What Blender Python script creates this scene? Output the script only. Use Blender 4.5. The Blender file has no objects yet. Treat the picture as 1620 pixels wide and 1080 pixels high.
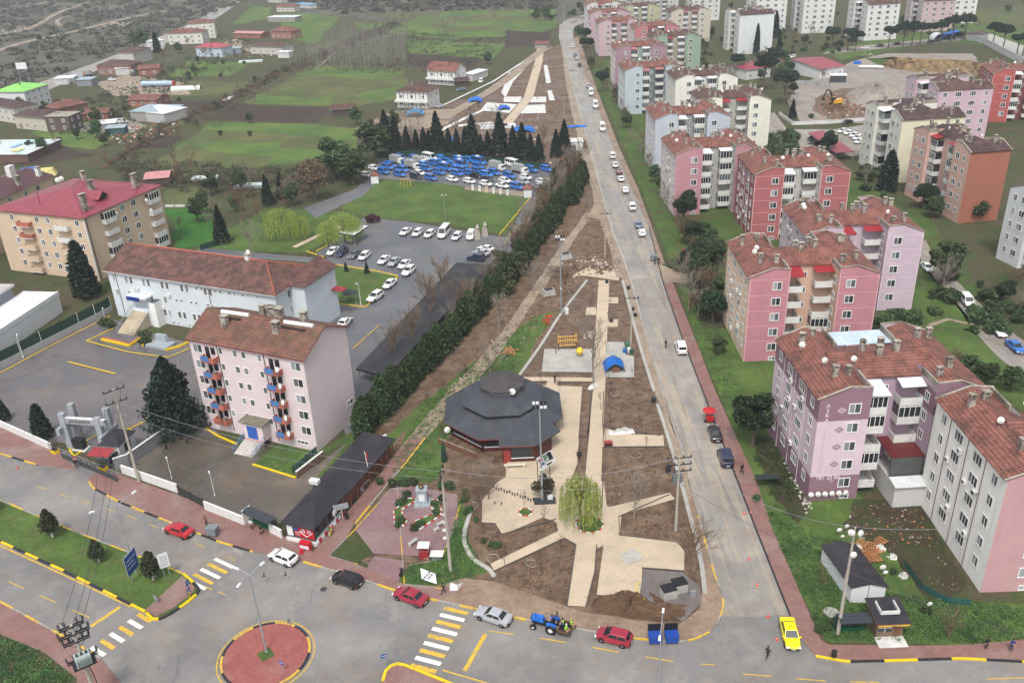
import bpy, math, random
import numpy as np
from mathutils import Vector, Matrix
R=math.radians
rnd=random.Random(7)
S=bpy.context.scene
COL=S.collection
# ---------------- camera ----------------
CH=75.0; FPX=1402.0; TH=R(26.5); RO=R(2.6)
_F=Vector((0,math.cos(TH),-math.sin(TH))); _r0=Vector((1,0,0)); _u0=Vector((0,math.sin(TH),math.cos(TH)))
_R=_r0*math.cos(RO)-_u0*math.sin(RO); _U=_u0*math.cos(RO)+_r0*math.sin(RO)
cd=bpy.data.cameras.new('camera'); cam=bpy.data.objects.new('camera',cd); COL.objects.link(cam)
cam.matrix_world=Matrix(((_R.x,_U.x,-_F.x,0),(_R.y,_U.y,-_F.y,0),(_R.z,_U.z,-_F.z,CH),(0,0,0,1)))
cd.sensor_fit='HORIZONTAL'; cd.sensor_width=36; cd.lens=36*FPX/1620; cd.clip_start=.5; cd.clip_end=6000
S.camera=cam
def G(x,y,z=0.0):
 "ground point seen at photo coordinate x,y for height z"
 d=_F*FPX+_R*(x-810)-_U*(y-540); k=(z-CH)/d.z
 return Vector((d.x*k,d.y*k,z))
# ---------------- sky and sun ----------------
W=bpy.data.worlds.new('World'); S.world=W; W.use_nodes=True
nt=W.node_tree; nt.nodes.clear()
sk=nt.nodes.new('ShaderNodeTexSky'); sk.sky_type='NISHITA'; sk.sun_disc=False
SE,SR=R(58),R(192)
sk.sun_elevation=SE; sk.sun_rotation=SR; sk.air_density=1.0; sk.dust_density=4.0; sk.ozone_density=1.0
hs=nt.nodes.new('ShaderNodeHueSaturation'); hs.inputs['Saturation'].default_value=.30
bg=nt.nodes.new('ShaderNodeBackground'); bg.inputs[1].default_value=.13
wo=nt.nodes.new('ShaderNodeOutputWorld')
nt.links.new(sk.outputs[0],hs.inputs['Color']); nt.links.new(hs.outputs[0],bg.inputs[0]); nt.links.new(bg.outputs[0],wo.inputs[0])
sl=bpy.data.lights.new('sun','SUN'); sl.energy=1.3; sl.angle=R(11); sl.color=(1,.97,.93)
so=bpy.data.objects.new('sun',sl); COL.objects.link(so)
sd=Vector((math.sin(SR)*math.cos(SE),math.cos(SR)*math.cos(SE),math.sin(SE)))
so.rotation_euler=sd.to_track_quat('Z','Y').to_euler()
S.view_settings.view_transform='Standard'; S.view_settings.look='None'; S.view_settings.gamma=1; S.view_settings.exposure=0.84
try: S.view_settings.use_curve_mapping=False
except Exception: pass
S.render.engine='CYCLES'
# ---------------- materials ----------------
MT={}
def srgb(h):
 h=h.lstrip('#'); c=[int(h[i:i+2],16)/255 for i in (0,2,4)]
 return tuple((x/12.92 if x<=.04045 else ((x+.055)/1.055)**2.4) for x in c)
class NB:
 def __init__(s,name):
  s.m=bpy.data.materials.new(name); s.m.use_nodes=True; s.t=s.m.node_tree; s.b=s.t.nodes['Principled BSDF']
 def n(s,ty,**k):
  x=s.t.nodes.new('ShaderNode'+ty)
  for a,v in k.items():
   if a.startswith('i_'):
    q=a[2:]; q=int(q) if q.isdigit() else q.replace('_',' ')
    x.inputs[q].default_value=v
   else: setattr(x,a,v)
  return x
 def l(s,a,b): s.t.links.new(a,b)
 def noise(s,vec,scale,detail=4,rough=.6):
  x=s.n('TexNoise',i_Scale=scale,i_Detail=detail,i_Roughness=rough); s.l(vec,x.inputs['Vector']); return x.outputs['Fac']
 def ramp(s,f,a,b,ca=(0,0,0,1),cb=(1,1,1,1)):
  x=s.n('ValToRGB'); x.color_ramp.elements[0].position=a; x.color_ramp.elements[1].position=b
  x.color_ramp.elements[0].color=ca; x.color_ramp.elements[1].color=cb; s.l(f,x.inputs[0]); return x.outputs[0]
 def mix(s,f,a,b,mode='MIX'):
  x=s.n('MixRGB',blend_type=mode)
  for i,v in ((0,f),(1,a),(2,b)):
   if isinstance(v,(int,float)): x.inputs[i].default_value=v
   elif isinstance(v,tuple): x.inputs[i].default_value=(*v[:3],1)
   else: s.l(v,x.inputs[i])
  return x.outputs[0]
 def math(s,op,a,b=0.5):
  x=s.n('Math',operation=op)
  for i,v in ((0,a),(1,b)):
   if isinstance(v,(int,float)): x.inputs[i].default_value=v
   else: s.l(v,x.inputs[i])
  return x.outputs[0]
 def bump(s,h,st,dist=.05):
  x=s.n('Bump',i_Strength=st,i_Distance=dist); s.l(h,x.inputs['Height']); s.l(x.outputs[0],s.b.inputs['Normal'])
def C3(c): return srgb(c) if isinstance(c,str) else c
def desat(c,k=.72):
 c=C3(c); g=.3*c[0]+.59*c[1]+.11*c[2]; return tuple(g+(x-g)*k for x in c)
def pm(name,c,rough=.7,var=.18,scale=.7,metal=0,c2=None,t2=(.5,.65),s2=.25,bump=0,spec=.4,alpha=1,rv=False):
 "plain surface with blotchy natural variation, optional second colour in patches"
 if name in MT: return MT[name]
 q=NB(name); c=C3(c); tc=q.n('TexCoord'); o=tc.outputs['Object']
 n1=q.noise(o,scale,5); f=q.ramp(n1,.3,.7)
 lo=tuple(x*(1-var) for x in c); hi=tuple(min(1,x*(1+var)) for x in c)
 cc=q.mix(f,lo,hi)
 if c2 is not None:
  g=q.ramp(q.noise(o,s2,6,.65),t2[0],t2[1]); cc=q.mix(g,cc,C3(c2))
 q.l(cc,q.b.inputs['Base Color']); q.b.inputs['Roughness'].default_value=rough; q.b.inputs['Metallic'].default_value=metal
 q.b.inputs['Specular IOR Level'].default_value=spec
 if rv:
  g=q.ramp(q.noise(o,.18,5,.65),.42,.6,(rough,)*3+(1,),(.12,)*3+(1,)); q.l(g,q.b.inputs['Roughness'])
 if bump: q.bump(q.noise(o,scale*8,5),bump)
 MT[name]=q.m; return q.m
def wallm(name,c,dirt=.35):
 if name in MT: return MT[name]
 q=NB(name); c=desat(c); tc=q.n('TexCoord'); o=tc.outputs['Object']; uv=tc.outputs['UV']
 base=q.mix(q.ramp(q.noise(o,.35,4),.3,.7),tuple(x*.93 for x in c),tuple(min(1,x*1.05) for x in c))
 mp=q.n('Mapping'); mp.inputs['Scale'].default_value=(1.6,.12,1); q.l(uv,mp.inputs[0])
 st=q.ramp(q.noise(mp.outputs[0],1.0,6,.7),.55,.82)
 base=q.mix(q.math('MULTIPLY',st,dirt),base,tuple(x*.45 for x in c))
 sp=q.ramp(q.noise(o,.9,6,.75),.62,.8)
 base=q.mix(q.math('MULTIPLY',sp,dirt*.8),base,tuple(x*.55+.02 for x in c))
 q.l(base,q.b.inputs['Base Color']); q.b.inputs['Roughness'].default_value=.85; q.b.inputs['Specular IOR Level'].default_value=.2
 q.bump(q.noise(o,6,3),.15,.02)
 MT[name]=q.m; return q.m
def tilem(name,c1,c2,moss,mf=.5,row=.55,colw=.42):
 if name in MT: return MT[name]
 q=NB(name); c1,c2,moss=desat(c1,.85),desat(c2,.85),C3(moss); tc=q.n('TexCoord'); o=tc.outputs['Object']; uv=tc.outputs['UV']
 sx=q.n('SeparateXYZ'); q.l(uv,sx.inputs[0])
 u=q.math('DIVIDE',sx.outputs[0],colw); v=q.math('DIVIDE',sx.outputs[1],row)
 fv=q.math('FRACT',v); fu=q.math('FRACT',u)
 cv=q.n('CombineXYZ'); q.l(q.math('FLOOR',u),cv.inputs[0]); q.l(q.math('FLOOR',v),cv.inputs[1])
 wn=q.n('TexWhiteNoise',noise_dimensions='3D'); q.l(cv.outputs[0],wn.inputs['Vector'])
 cc=q.mix(q.math('MULTIPLY',wn.outputs['Value'],.9),c1,c2)
 cc=q.mix(q.math('MULTIPLY',q.ramp(q.noise(o,.35,6,.7),.5-.16*mf-.08,.74-.18*mf),.85),cc,moss)
 cc=q.mix(q.math('MULTIPLY',q.ramp(q.noise(o,1.7,4,.7),.52,.7),.5),cc,tuple(x*.5 for x in moss))
 ed=q.math('LESS_THAN',fv,.20); ed2=q.math('LESS_THAN',fu,.16)
 cc=q.mix(q.math('MULTIPLY',q.ramp(q.noise(o,.6,5,.7),.42,.6),.5),cc,tuple(min(1,x*1.5+.02) for x in c1)); e=q.math('MAXIMUM',q.math('MULTIPLY',ed,.8),q.math('MULTIPLY',ed2,.5))
 cc=q.mix(e,cc,tuple(x*.25 for x in c1))
 q.l(cc,q.b.inputs['Base Color']); q.b.inputs['Roughness'].default_value=.6; q.b.inputs['Specular IOR Level'].default_value=.35
 h=q.math('ADD',fv,q.math('SINE',q.math('MULTIPLY',u,6.283),0)); q.bump(h,.5,.05)
 MT[name]=q.m; return q.m
def seamm(name,c,pitch=.5,rough=.35,axis=0,dark=.6,rust=None):
 "painted sheet metal or membrane with seams"
 if name in MT: return MT[name]
 q=NB(name); c=C3(c); tc=q.n('TexCoord'); o=tc.outputs['Object']
 sx=q.n('SeparateXYZ'); q.l(tc.outputs['UV'],sx.inputs[0])
 fu=q.math('FRACT',q.math('DIVIDE',sx.outputs[axis],pitch)); e=q.math('LESS_THAN',fu,.09)
 base=q.mix(q.ramp(q.noise(o,.5,6,.65),.3,.7),tuple(x*.8 for x in c),tuple(min(1,x*1.15) for x in c))
 if rust: base=q.mix(q.ramp(q.noise(o,.8,6,.7),.58,.72),base,C3(rust))
 base=q.mix(e,base,tuple(x*dark for x in c))
 q.l(base,q.b.inputs['Base Color']); q.b.inputs['Roughness'].default_value=rough
 q.bump(fu,.3,.03)
 MT[name]=q.m; return q.m
def leafm(name,c,c2,rough=.6,tr=.25,big=.5):
 if name in MT: return MT[name]
 q=NB(name); tc=q.n('TexCoord'); o=tc.outputs['Object']; oi=q.n('ObjectInfo')
 f=q.ramp(q.noise(o,big,4,.7),.34,.66); cc=q.mix(f,C3(c),C3(c2))
 fine=q.ramp(q.noise(o,9,2,.5),.3,.7); cc=q.mix(q.math('MULTIPLY',fine,.45),cc,tuple(x*.4 for x in C3(c)))
 hv=q.n('HueSaturation'); hv.inputs['Saturation'].default_value=.85; q.l(cc,hv.inputs['Color'])
 q.l(q.math('ADD',q.math('MULTIPLY',oi.outputs['Random'],.5),.55),hv.inputs['Value'])
 q.l(q.math('ADD',q.math('MULTIPLY',oi.outputs['Random'],.04),.48),hv.inputs['Hue'])
 q.l(hv.outputs[0],q.b.inputs['Base Color']); q.b.inputs['Roughness'].default_value=rough; q.b.inputs['Specular IOR Level'].default_value=.25
 MT[name]=q.m; return q.m
def glassm(name,c=(.02,.025,.03),rough=.12,spec=.6):
 if name in MT: return MT[name]
 q=NB(name); tc=q.n('TexCoord'); oi=q.n('ObjectInfo')
 cc=q.mix(q.ramp(oi.outputs['Random'],.5,.95),c,tuple(min(1,x*3+.03) for x in c)) if name.startswith('window') else None
 if cc is not None: q.l(cc,q.b.inputs['Base Color'])
 else: q.b.inputs['Base Color'].default_value=(*c,1)
 q.b.inputs['Roughness'].default_value=rough; q.b.inputs['Specular IOR Level'].default_value=spec
 MT[name]=q.m; return q.m
def paintm(name,c,rough=.3,coat=.6,metal=0):
 if name in MT: return MT[name]
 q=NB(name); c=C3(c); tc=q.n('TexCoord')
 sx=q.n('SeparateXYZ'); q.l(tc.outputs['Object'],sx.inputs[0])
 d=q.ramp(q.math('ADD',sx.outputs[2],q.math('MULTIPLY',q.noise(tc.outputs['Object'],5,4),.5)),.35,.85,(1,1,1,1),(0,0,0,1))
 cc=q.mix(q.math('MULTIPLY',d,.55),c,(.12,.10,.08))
 q.l(cc,q.b.inputs['Base Color']); q.b.inputs['Roughness'].default_value=rough; q.b.inputs['Metallic'].default_value=metal
 q.b.inputs['Coat Weight'].default_value=coat; q.b.inputs['Coat Roughness'].default_value=.1
 MT[name]=q.m; return q.m
def groundm(name,c,c2,c3=None,s1=.12,s2=.6,bump=.4,rough=.9,p3=(.55,.7),fine=3.0,wet=0,fd=.5):
 if name in MT: return MT[name]
 q=NB(name); c,c2=C3(c),C3(c2); g=q.n('NewGeometry').outputs['Position']
 cc=q.mix(q.ramp(q.noise(g,s1,6,.65),.38,.62),c,c2)
 if c3: cc=q.mix(q.ramp(q.noise(g,s2,6,.7),p3[0],p3[1]),cc,C3(c3))
 fn=q.noise(g,fine,4,.7)
 cc=q.mix(q.math('MULTIPLY',q.ramp(fn,.35,.7),fd),cc,tuple(x*.45 for x in c))
 q.l(cc,q.b.inputs['Base Color']); q.b.inputs['Roughness'].default_value=rough; q.b.inputs['Specular IOR Level'].default_value=.25
 vx=q.ramp(q.noise(g,.9,6,.75),.3,.75,(.72,.72,.72,1),(1.12,1.12,1.12,1)); cc=q.mix(1,cc,vx,'MULTIPLY'); q.l(cc,q.b.inputs['Base Color'])
 if wet:
  w=q.ramp(q.noise(g,.07,6,.6),.47,.56,(rough,)*3+(1,),(wet,)*3+(1,)); q.l(w,q.b.inputs['Roughness']); q.b.inputs['Specular IOR Level'].default_value=.5
 if bump: q.bump(q.noise(g,fine*1.6,5,.7),bump,.08)
 MT[name]=q.m; return q.m
# ---------------- mesh helpers ----------------
class MB:
 def __init__(s): s.v=[]; s.f=[]; s.mi=[]; s.ms=[]
 def m(s,mat):
  if mat not in s.ms: s.ms.append(mat)
  return s.ms.index(mat)
 def poly(s,pts,mat):
  k=len(s.v); s.v+= [tuple(p) for p in pts]; s.f.append(tuple(range(k,k+len(pts)))); s.mi.append(s.m(mat)); return s
 def prism(s,pts,z0,z1,mat,top=None,side=None,bottom=True):
  "pts CCW 2D; side may be list of mats per edge"
  n=len(pts); a=[(p[0],p[1],z0) for p in pts]; b=[(p[0],p[1],z1) for p in pts]
  s.poly(b,top or mat)
  if bottom: s.poly(a[::-1],mat)
  for i in range(n):
   j=(i+1)%n; s.poly([a[i],a[j],b[j],b[i]],side[i] if isinstance(side,(list,tuple)) else (side or mat))
  return s
 def slab(s,top,t,mat,side=None):
  "top: 3D polygon CCW from above; thickness t downwards"
  n=len(top); top=[Vector(p) for p in top]; bo=[p-Vector((0,0,t)) for p in top]
  s.poly(top,mat); s.poly(bo[::-1],side or mat)
  for i in range(n):
   j=(i+1)%n; s.poly([bo[i],bo[j],top[j],top[i]],side or mat)
  return s
 def box(s,c,size,mat,ang=0,top=None,taper=1):
  x,y,z=size[0]/2,size[1]/2,size[2]/2; ca,sa=math.cos(ang),math.sin(ang)
  def P(a,b,d,k=1): a*=k;b*=k; return (c[0]+a*ca-b*sa,c[1]+a*sa+b*ca,c[2]+d)
  B=[P(-x,-y,-z),P(x,-y,-z),P(x,y,-z),P(-x,y,-z)]; T=[P(-x,-y,z,taper),P(x,-y,z,taper),P(x,y,z,taper),P(-x,y,z,taper)]
  s.poly(T,top or mat); s.poly(B[::-1],mat)
  for i in range(4): j=(i+1)%4; s.poly([B[i],B[j],T[j],T[i]],mat)
  return s
 def tube(s,path,rad,mat,n=6,cap=True):
  path=[Vector(p) for p in path]; rad=rad if isinstance(rad,(list,tuple)) else [rad]*len(path)
  k0=len(s.v); mi=s.m(mat)
  for i,p in enumerate(path):
   d=(path[min(i+1,len(path)-1)]-path[max(i-1,0)]).normalized()
   a=d.cross(Vector((0,0,1)) if abs(d.z)<.9 else Vector((1,0,0))).normalized(); b=d.cross(a)
   for q in range(n):
    t=2*math.pi*q/n; s.v.append(tuple(p+(a*math.cos(t)+b*math.sin(t))*rad[i]))
  for i in range(len(path)-1):
   for q in range(n):
    r=(q+1)%n; s.f.append((k0+i*n+r,k0+i*n+q,k0+(i+1)*n+q,k0+(i+1)*n+r)); s.mi.append(mi)
  if cap and n>3:
   e=k0+(len(path)-1)*n; s.f.append(tuple(k0+q for q in range(n))); s.mi.append(mi)
   s.f.append(tuple(e+q for q in reversed(range(n)))); s.mi.append(mi)
  return s
 def lathe(s,c,prof,mat,n=12,ax='z'):
  k0=len(s.v); mi=s.m(mat)
  for r,z in prof:
   for q in range(n):
    t=2*math.pi*q/n; a,b=r*math.cos(t),r*math.sin(t)
    p={'z':(a,b,z),'y':(a,z,b),'x':(z,a,b)}[ax]; s.v.append((c[0]+p[0],c[1]+p[1],c[2]+p[2]))
  for i in range(len(prof)-1):
   for q in range(n):
    r=(q+1)%n; s.f.append((k0+i*n+q,k0+i*n+r,k0+(i+1)*n+r,k0+(i+1)*n+q)); s.mi.append(mi)
  s.f.append(tuple(k0+q for q in reversed(range(n)))); s.mi.append(mi)
  e=k0+(len(prof)-1)*n; s.f.append(tuple(e+q for q in range(n))); s.mi.append(mi)
  return s
 def leaves(s,P,size,mat,up=0.0,stretch=1.0,rng=None):
  "one bent leaf clump quad per point"
  rng=rng or np.random.default_rng(1); P=np.asarray(P,float); n=len(P)
  if n==0: return s
  a=rng.normal(size=(n,3)); a/=np.linalg.norm(a,axis=1)[:,None]
  b=rng.normal(size=(n,3)); b[:,2]+=up*3; b-= (a*b).sum(1)[:,None]*a; b/=np.linalg.norm(b,axis=1)[:,None]
  sz=size*rng.uniform(.6,1.3,size=(n,1)); a=a*sz; b=b*sz*stretch
  k0=len(s.v); mi=s.m(mat)
  V=np.stack([P-a-b,P+a*.6-b,P+a+b,P-a*.5+b*.9],1).reshape(-1,3)
  s.v+= [tuple(x) for x in V.tolist()]
  s.f+= [(k0+4*i,k0+4*i+1,k0+4*i+2,k0+4*i+3) for i in range(n)]; s.mi+= [mi]*n
  return s
 def data(s,name,uv=True,smooth=False,off=None):
  me=bpy.data.meshes.new(name); v=s.v
  if off is not None: v=[(p[0]-off[0],p[1]-off[1],p[2]-off[2]) for p in v]
  me.from_pydata(v,[],s.f)
  for mt in s.ms: me.materials.append(mt)
  me.polygons.foreach_set('material_index',s.mi)
  if smooth: me.polygons.foreach_set('use_smooth',[True]*len(s.f))
  if uv:
   l=me.uv_layers.new(name='UVMap'); me.update(); Z=Vector((0,0,1)); out=[]
   for pg in me.polygons:
    nn=pg.normal
    if abs(nn.z)>.999: ua,va=Vector((1,0,0)),Vector((0,1,0))
    else: ua=Z.cross(nn).normalized(); va=nn.cross(ua)
    for vi in pg.vertices:
     p=s.v[vi]; out+= [p[0]*ua.x+p[1]*ua.y+p[2]*ua.z, p[0]*va.x+p[1]*va.y+p[2]*va.z]
   l.data.foreach_set('uv',out)
  me.update(); return me
 def build(s,name,parent=None,uv=True,smooth=False,label=None):
  off=None
  if parent is not None:
   off=Vector((0,0,0)); p=parent
   while p is not None: off+=p.location; p=p.parent
  o=bpy.data.objects.new(name,s.data(name,uv,smooth,off)); COL.objects.link(o)
  if parent is not None: o.parent=parent
  if label: o['label']=label
  return o
def thing(name,label,cat,loc=(0,0,0),group=None,rz=0):
 o=bpy.data.objects.new(name,None); COL.objects.link(o); o.empty_display_size=.2
 o.location=loc; o.rotation_euler=(0,0,rz); o['label']=label; o['category']=cat
 if group: o['group']=group
 return o
def tag(o,label,cat,group=None):
 o['label']=label; o['category']=cat
 if group: o['group']=group
 return o
def rebase(o):
 "put a one-mesh thing's origin at its base"
 me=o.data; n=len(me.vertices); a=np.zeros(n*3); me.vertices.foreach_get('co',a); a=a.reshape(-1,3)
 c=np.array([a[:,0].mean(),a[:,1].mean(),a[:,2].min()]); a-=c; me.vertices.foreach_set('co',a.ravel()); me.update(); o.location=tuple(c); return o
def struct(name,mb,kind='structure'):
 o=mb.build(name,uv=False); o['kind']=kind; return o
def inst(name,me,parent,loc,rz=0,scale=None,mats=None):
 o=bpy.data.objects.new(name,me); COL.objects.link(o); o.location=loc; o.rotation_euler=(0,0,rz)
 if scale is not None: o.scale=scale if isinstance(scale,(tuple,list)) else (scale,)*3
 if parent is not None: o.parent=parent
 if mats:
  for i,mm in mats.items(): o.material_slots[i].link='OBJECT'; o.material_slots[i].material=mm
 return o
def clone(root,loc,rz=0,sc=1,label=None,group=None,mats=None):
 r=root.copy(); COL.objects.link(r); r.location=loc; r.rotation_euler=(0,0,rz); r.scale=sc if isinstance(sc,tuple) else (sc,)*3
 if label: r['label']=label
 if group: r['group']=group
 def rec(a,b):
  for ch in a.children:
   c=ch.copy(); COL.objects.link(c); c.parent=b; c.matrix_parent_inverse=ch.matrix_parent_inverse
   if mats and c.type=='MESH':
    for sl_ in c.material_slots:
     mn=sl_.material.name if sl_.material else ''
     if mn in mats: sl_.link='OBJECT'; sl_.material=mats[mn]
   rec(ch,c)
 rec(root,r); return r
def kill(root):
 for ch in list(root.children): kill(ch)
 bpy.data.objects.remove(root)
ORD=['first','second','third','fourth','fifth','sixth','seventh','eighth','ninth','tenth','eleventh','twelfth','thirteenth','fourteenth','fifteenth','sixteenth','seventeenth','eighteenth','nineteenth','twentieth']
def ordi(i):
 if i<20: return ORD[i]
 n=i+1; return str(n)+{1:'st',2:'nd',3:'rd'}.get(n%10 if n%100 not in (11,12,13) else 0,'th')
def text(body,size,mat,loc,rot,name='lettering',parent=None,ext=.01,align='CENTER'):
 cu=bpy.data.curves.new(name,'FONT'); cu.body=body; cu.size=size; cu.extrude=ext; cu.align_x=align; cu.align_y='CENTER'
 o=bpy.data.objects.new(name,cu); COL.objects.link(o); dg=bpy.context.evaluated_depsgraph_get(); dg.update()
 me=bpy.data.meshes.new_from_object(o.evaluated_get(dg)); bpy.data.objects.remove(o)
 me.materials.clear(); me.materials.append(mat)
 o=bpy.data.objects.new(name,me); COL.objects.link(o)
 if parent is not None: o.parent=parent; loc=Vector(loc)-parent.location
 o.location=loc; o.rotation_euler=rot; return o
# ---------------- the setting: terrain, roads, paving ----------------
grass=groundm('grass','#455c2b','#5e7638','#635c3f',s1=.14,s2=.4,p3=(.52,.68),fine=4,fd=.7)
grassd=groundm('rough grass','#3c4828','#505834','#594d3c',s1=.07,s2=.18,p3=(.44,.58),fine=2,fd=.7)
field_g=groundm('field green','#47602f','#647a3a','#6a6245',s1=.05,s2=.1,p3=(.55,.7),fine=1.5)
field_y=groundm('field olive','#505a34','#66693f','#554c3c',s1=.04,s2=.12,p3=(.5,.66),fine=1.3)
plow=groundm('ploughed soil','#3d332c','#4a3f36',None,s1=.1,fine=1.8)
scrubm=groundm('scrub ground','#56574a','#6e6a5c','#484a40',s1=.03,s2=.1,p3=(.45,.6),fine=.8)
soil=groundm('soil','#69523f','#86705b','#48382c',s1=.3,s2=.7,p3=(.47,.63),fine=3.6,bump=1,wet=.45,fd=.7)
soil_l=groundm('pale dirt','#8e7d6c','#a5947f','#6f5f50',s1=.2,s2=.5,fine=2.5,wet=.35)
gravel=groundm('gravel lot','#8a8178','#9d9488','#6e6258',s1=.06,s2=.2,fine=2.5,wet=.4)
mud=groundm('mud','#54402f','#6b5340','#3c2d22',s1=.4,s2=1.2,fine=3,bump=1)
conc=groundm('concrete','#a8a69f','#b9b7b0','#8c8981',s1=.3,s2=.9,fine=5,bump=.1,rough=.7)
concw=groundm('fresh concrete','#cfcfcb','#dddcd8','#b0aea8',s1=.3,s2=.6,fine=5,bump=.05,rough=.6)
def asphaltm(name,c,c2,wet,pat='#9a948a',cr=True,mudk=0):
 q=NB(name); g=q.n('NewGeometry').outputs['Position']; c,c2=C3(c),C3(c2)
 cc=q.mix(q.ramp(q.noise(g,.09,6,.6),.36,.64),c,c2)
 cc=q.mix(q.math('MULTIPLY',q.ramp(q.noise(g,.3,6,.75),.5,.68),.55),cc,C3(pat))
 if mudk:
  mp=q.n('Mapping'); mp.inputs['Scale'].default_value=(.75,.035,1); q.l(g,mp.inputs[0]); st=q.noise(mp.outputs[0],1,7,.62); cc=q.mix(q.math('MULTIPLY',q.ramp(st,.50,.62),.75),cc,C3('#ab9b86')); mp2=q.n('Mapping'); mp2.inputs['Scale'].default_value=(1.3,.05,1); q.l(g,mp2.inputs[0]); cc=q.mix(q.math('MULTIPLY',q.ramp(q.noise(mp2.outputs[0],1,6,.6),.54,.66),.5),cc,C3('#55504a'))
 cc=q.mix(q.math('MULTIPLY',q.ramp(q.noise(g,.16,7,.72),.5,.64),.42),cc,C3('#85725f')); cc=q.mix(q.math('MULTIPLY',q.ramp(q.noise(g,.8,7,.8),.56,.7),.35),cc,C3('#4a4846'))
 w=q.ramp(q.noise(g,.055,6,.62),.44,.56); cc=q.mix(q.math('MULTIPLY',w,.28),cc,tuple(x*.4 for x in c))
 cc=q.mix(q.math('MULTIPLY',q.ramp(q.noise(g,12,3,.7),.4,.7),.25),cc,tuple(x*.4 for x in c))
 if cr:
  vo=q.n('TexVoronoi',feature='DISTANCE_TO_EDGE',i_Scale=.09); mp=q.n('Mapping');
  nv=q.n('TexNoise',i_Scale=.3,i_Detail=5); q.l(g,nv.inputs['Vector']); ad=q.n('MixRGB',blend_type='ADD'); ad.inputs[0].default_value=3.0
  q.l(g,ad.inputs[1]); q.l(nv.outputs['Color'],ad.inputs[2]); q.l(ad.outputs[0],vo.inputs['Vector'])
  cc=q.mix(q.math('MULTIPLY',q.math('LESS_THAN',vo.outputs['Distance'],.0025),.22),cc,(.02,.02,.02))
 q.l(cc,q.b.inputs['Base Color']); q.l(q.ramp(w,0,1,(.62,)*3+(1,),(wet,)*3+(1,)),q.b.inputs['Roughness']); q.b.inputs['Specular IOR Level'].default_value=.5
 q.bump(q.noise(g,9,4),.12,.02); MT[name]=q.m; return q.m
asph=asphaltm('asphalt','#737170','#83807c',.2)
asph2=asphaltm('road asphalt pale','#827f7b','#918c85',.15,'#b5a996',True,1)
asphd=asphaltm('yard asphalt','#5b585a','#6a6667',.16,'#6a625c')
asphl=asphaltm('lot asphalt','#5a5c62','#66686d',.4,'#77736f')
def paverm(name,c,c2,gr,sc=.35,off=.5,wet=.25,wc=.5,ang=0,stain=.5,w2=.2):
 q=NB(name); g=q.n('NewGeometry').outputs['Position']; c,c2=C3(c),C3(c2)
 mp=q.n('Mapping'); mp.inputs['Rotation'].default_value=(0,0,ang); q.l(g,mp.inputs[0])
 br=q.n('TexBrick',offset=off,i_Scale=1,i_Mortar_Size=.022,i_Brick_Width=sc,i_Row_Height=w2); q.l(mp.outputs[0],br.inputs['Vector'])
 br.inputs['Color1'].default_value=(*c,1); br.inputs['Color2'].default_value=(*c2,1); br.inputs['Mortar'].default_value=(*C3(gr),1)
 cc=q.mix(q.math('MULTIPLY',q.ramp(q.noise(g,.35,6,.7),.5,.68),stain),br.outputs[0],tuple(x*.5 for x in c))
 cc=q.mix(q.math('MULTIPLY',q.ramp(q.noise(g,.12,5,.6),.5,.62),.4),cc,C3('#8c7f78') if wet<.5 else tuple(x*1.1 for x in c))
 if wet>.5: cc=q.mix(q.math('MULTIPLY',q.ramp(q.noise(g,1.3,6,.8),.6,.66),.6),cc,C3('#6d655c')); cc=q.mix(q.math('MULTIPLY',q.ramp(q.noise(g,.22,5,.7),.5,.66),.45),cc,C3('#8f8578'))
 q.l(cc,q.b.inputs['Base Color']); q.l(q.ramp(q.noise(g,.12,5,.6),.45,.6,(.7,)*3+(1,),(wet,)*3+(1,)),q.b.inputs['Roughness']); q.b.inputs['Specular IOR Level'].default_value=.5
 q.bump(br.outputs['Fac'],.2,.02); MT[name]=q.m; return q.m
brick=paverm('red paving','#7f5a54','#8d6961','#5f4843',ang=.4)
brick2=paverm('plum paving','#7d6063','#8b6d6e','#5e4a4b',ang=.3)
brick3=paverm('rotunda brick','#8c4742','#9c5850','#6b4644',ang=.9)
tan=paverm('sand paving','#b8a78f','#c8b8a0','#9a8a76',sc=.25,wet=.75,stain=.16,w2=.12)
ylw=pm('yellow paint','#c4a038',.6,.15,3,c2='#8a7a58',t2=(.5,.68),s2=2); yln=pm('bright yellow paint','#d2b114',.5,.1,2,c2='#8c7a2c',t2=(.6,.8),s2=1.2)
wht=pm('white road paint','#d6d3cd',.6,.08,3,c2='#9a968f',t2=(.55,.75),s2=1.4)
blk=pm('black paint','#26262a',.6,.2,2); kerbm=pm('kerb stone','#8b8780',.8,.2,1.5,c2='#605a52')
gp=[G(*p) for p in ()]
m=MB(); m.poly([(-3000,-300,0),(3000,-300,0),(3000,4000,0),(-3000,4000,0)],grassd); struct('ground',m)
RZ=[0]; LZ=[0.002]
AV=[]
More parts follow.
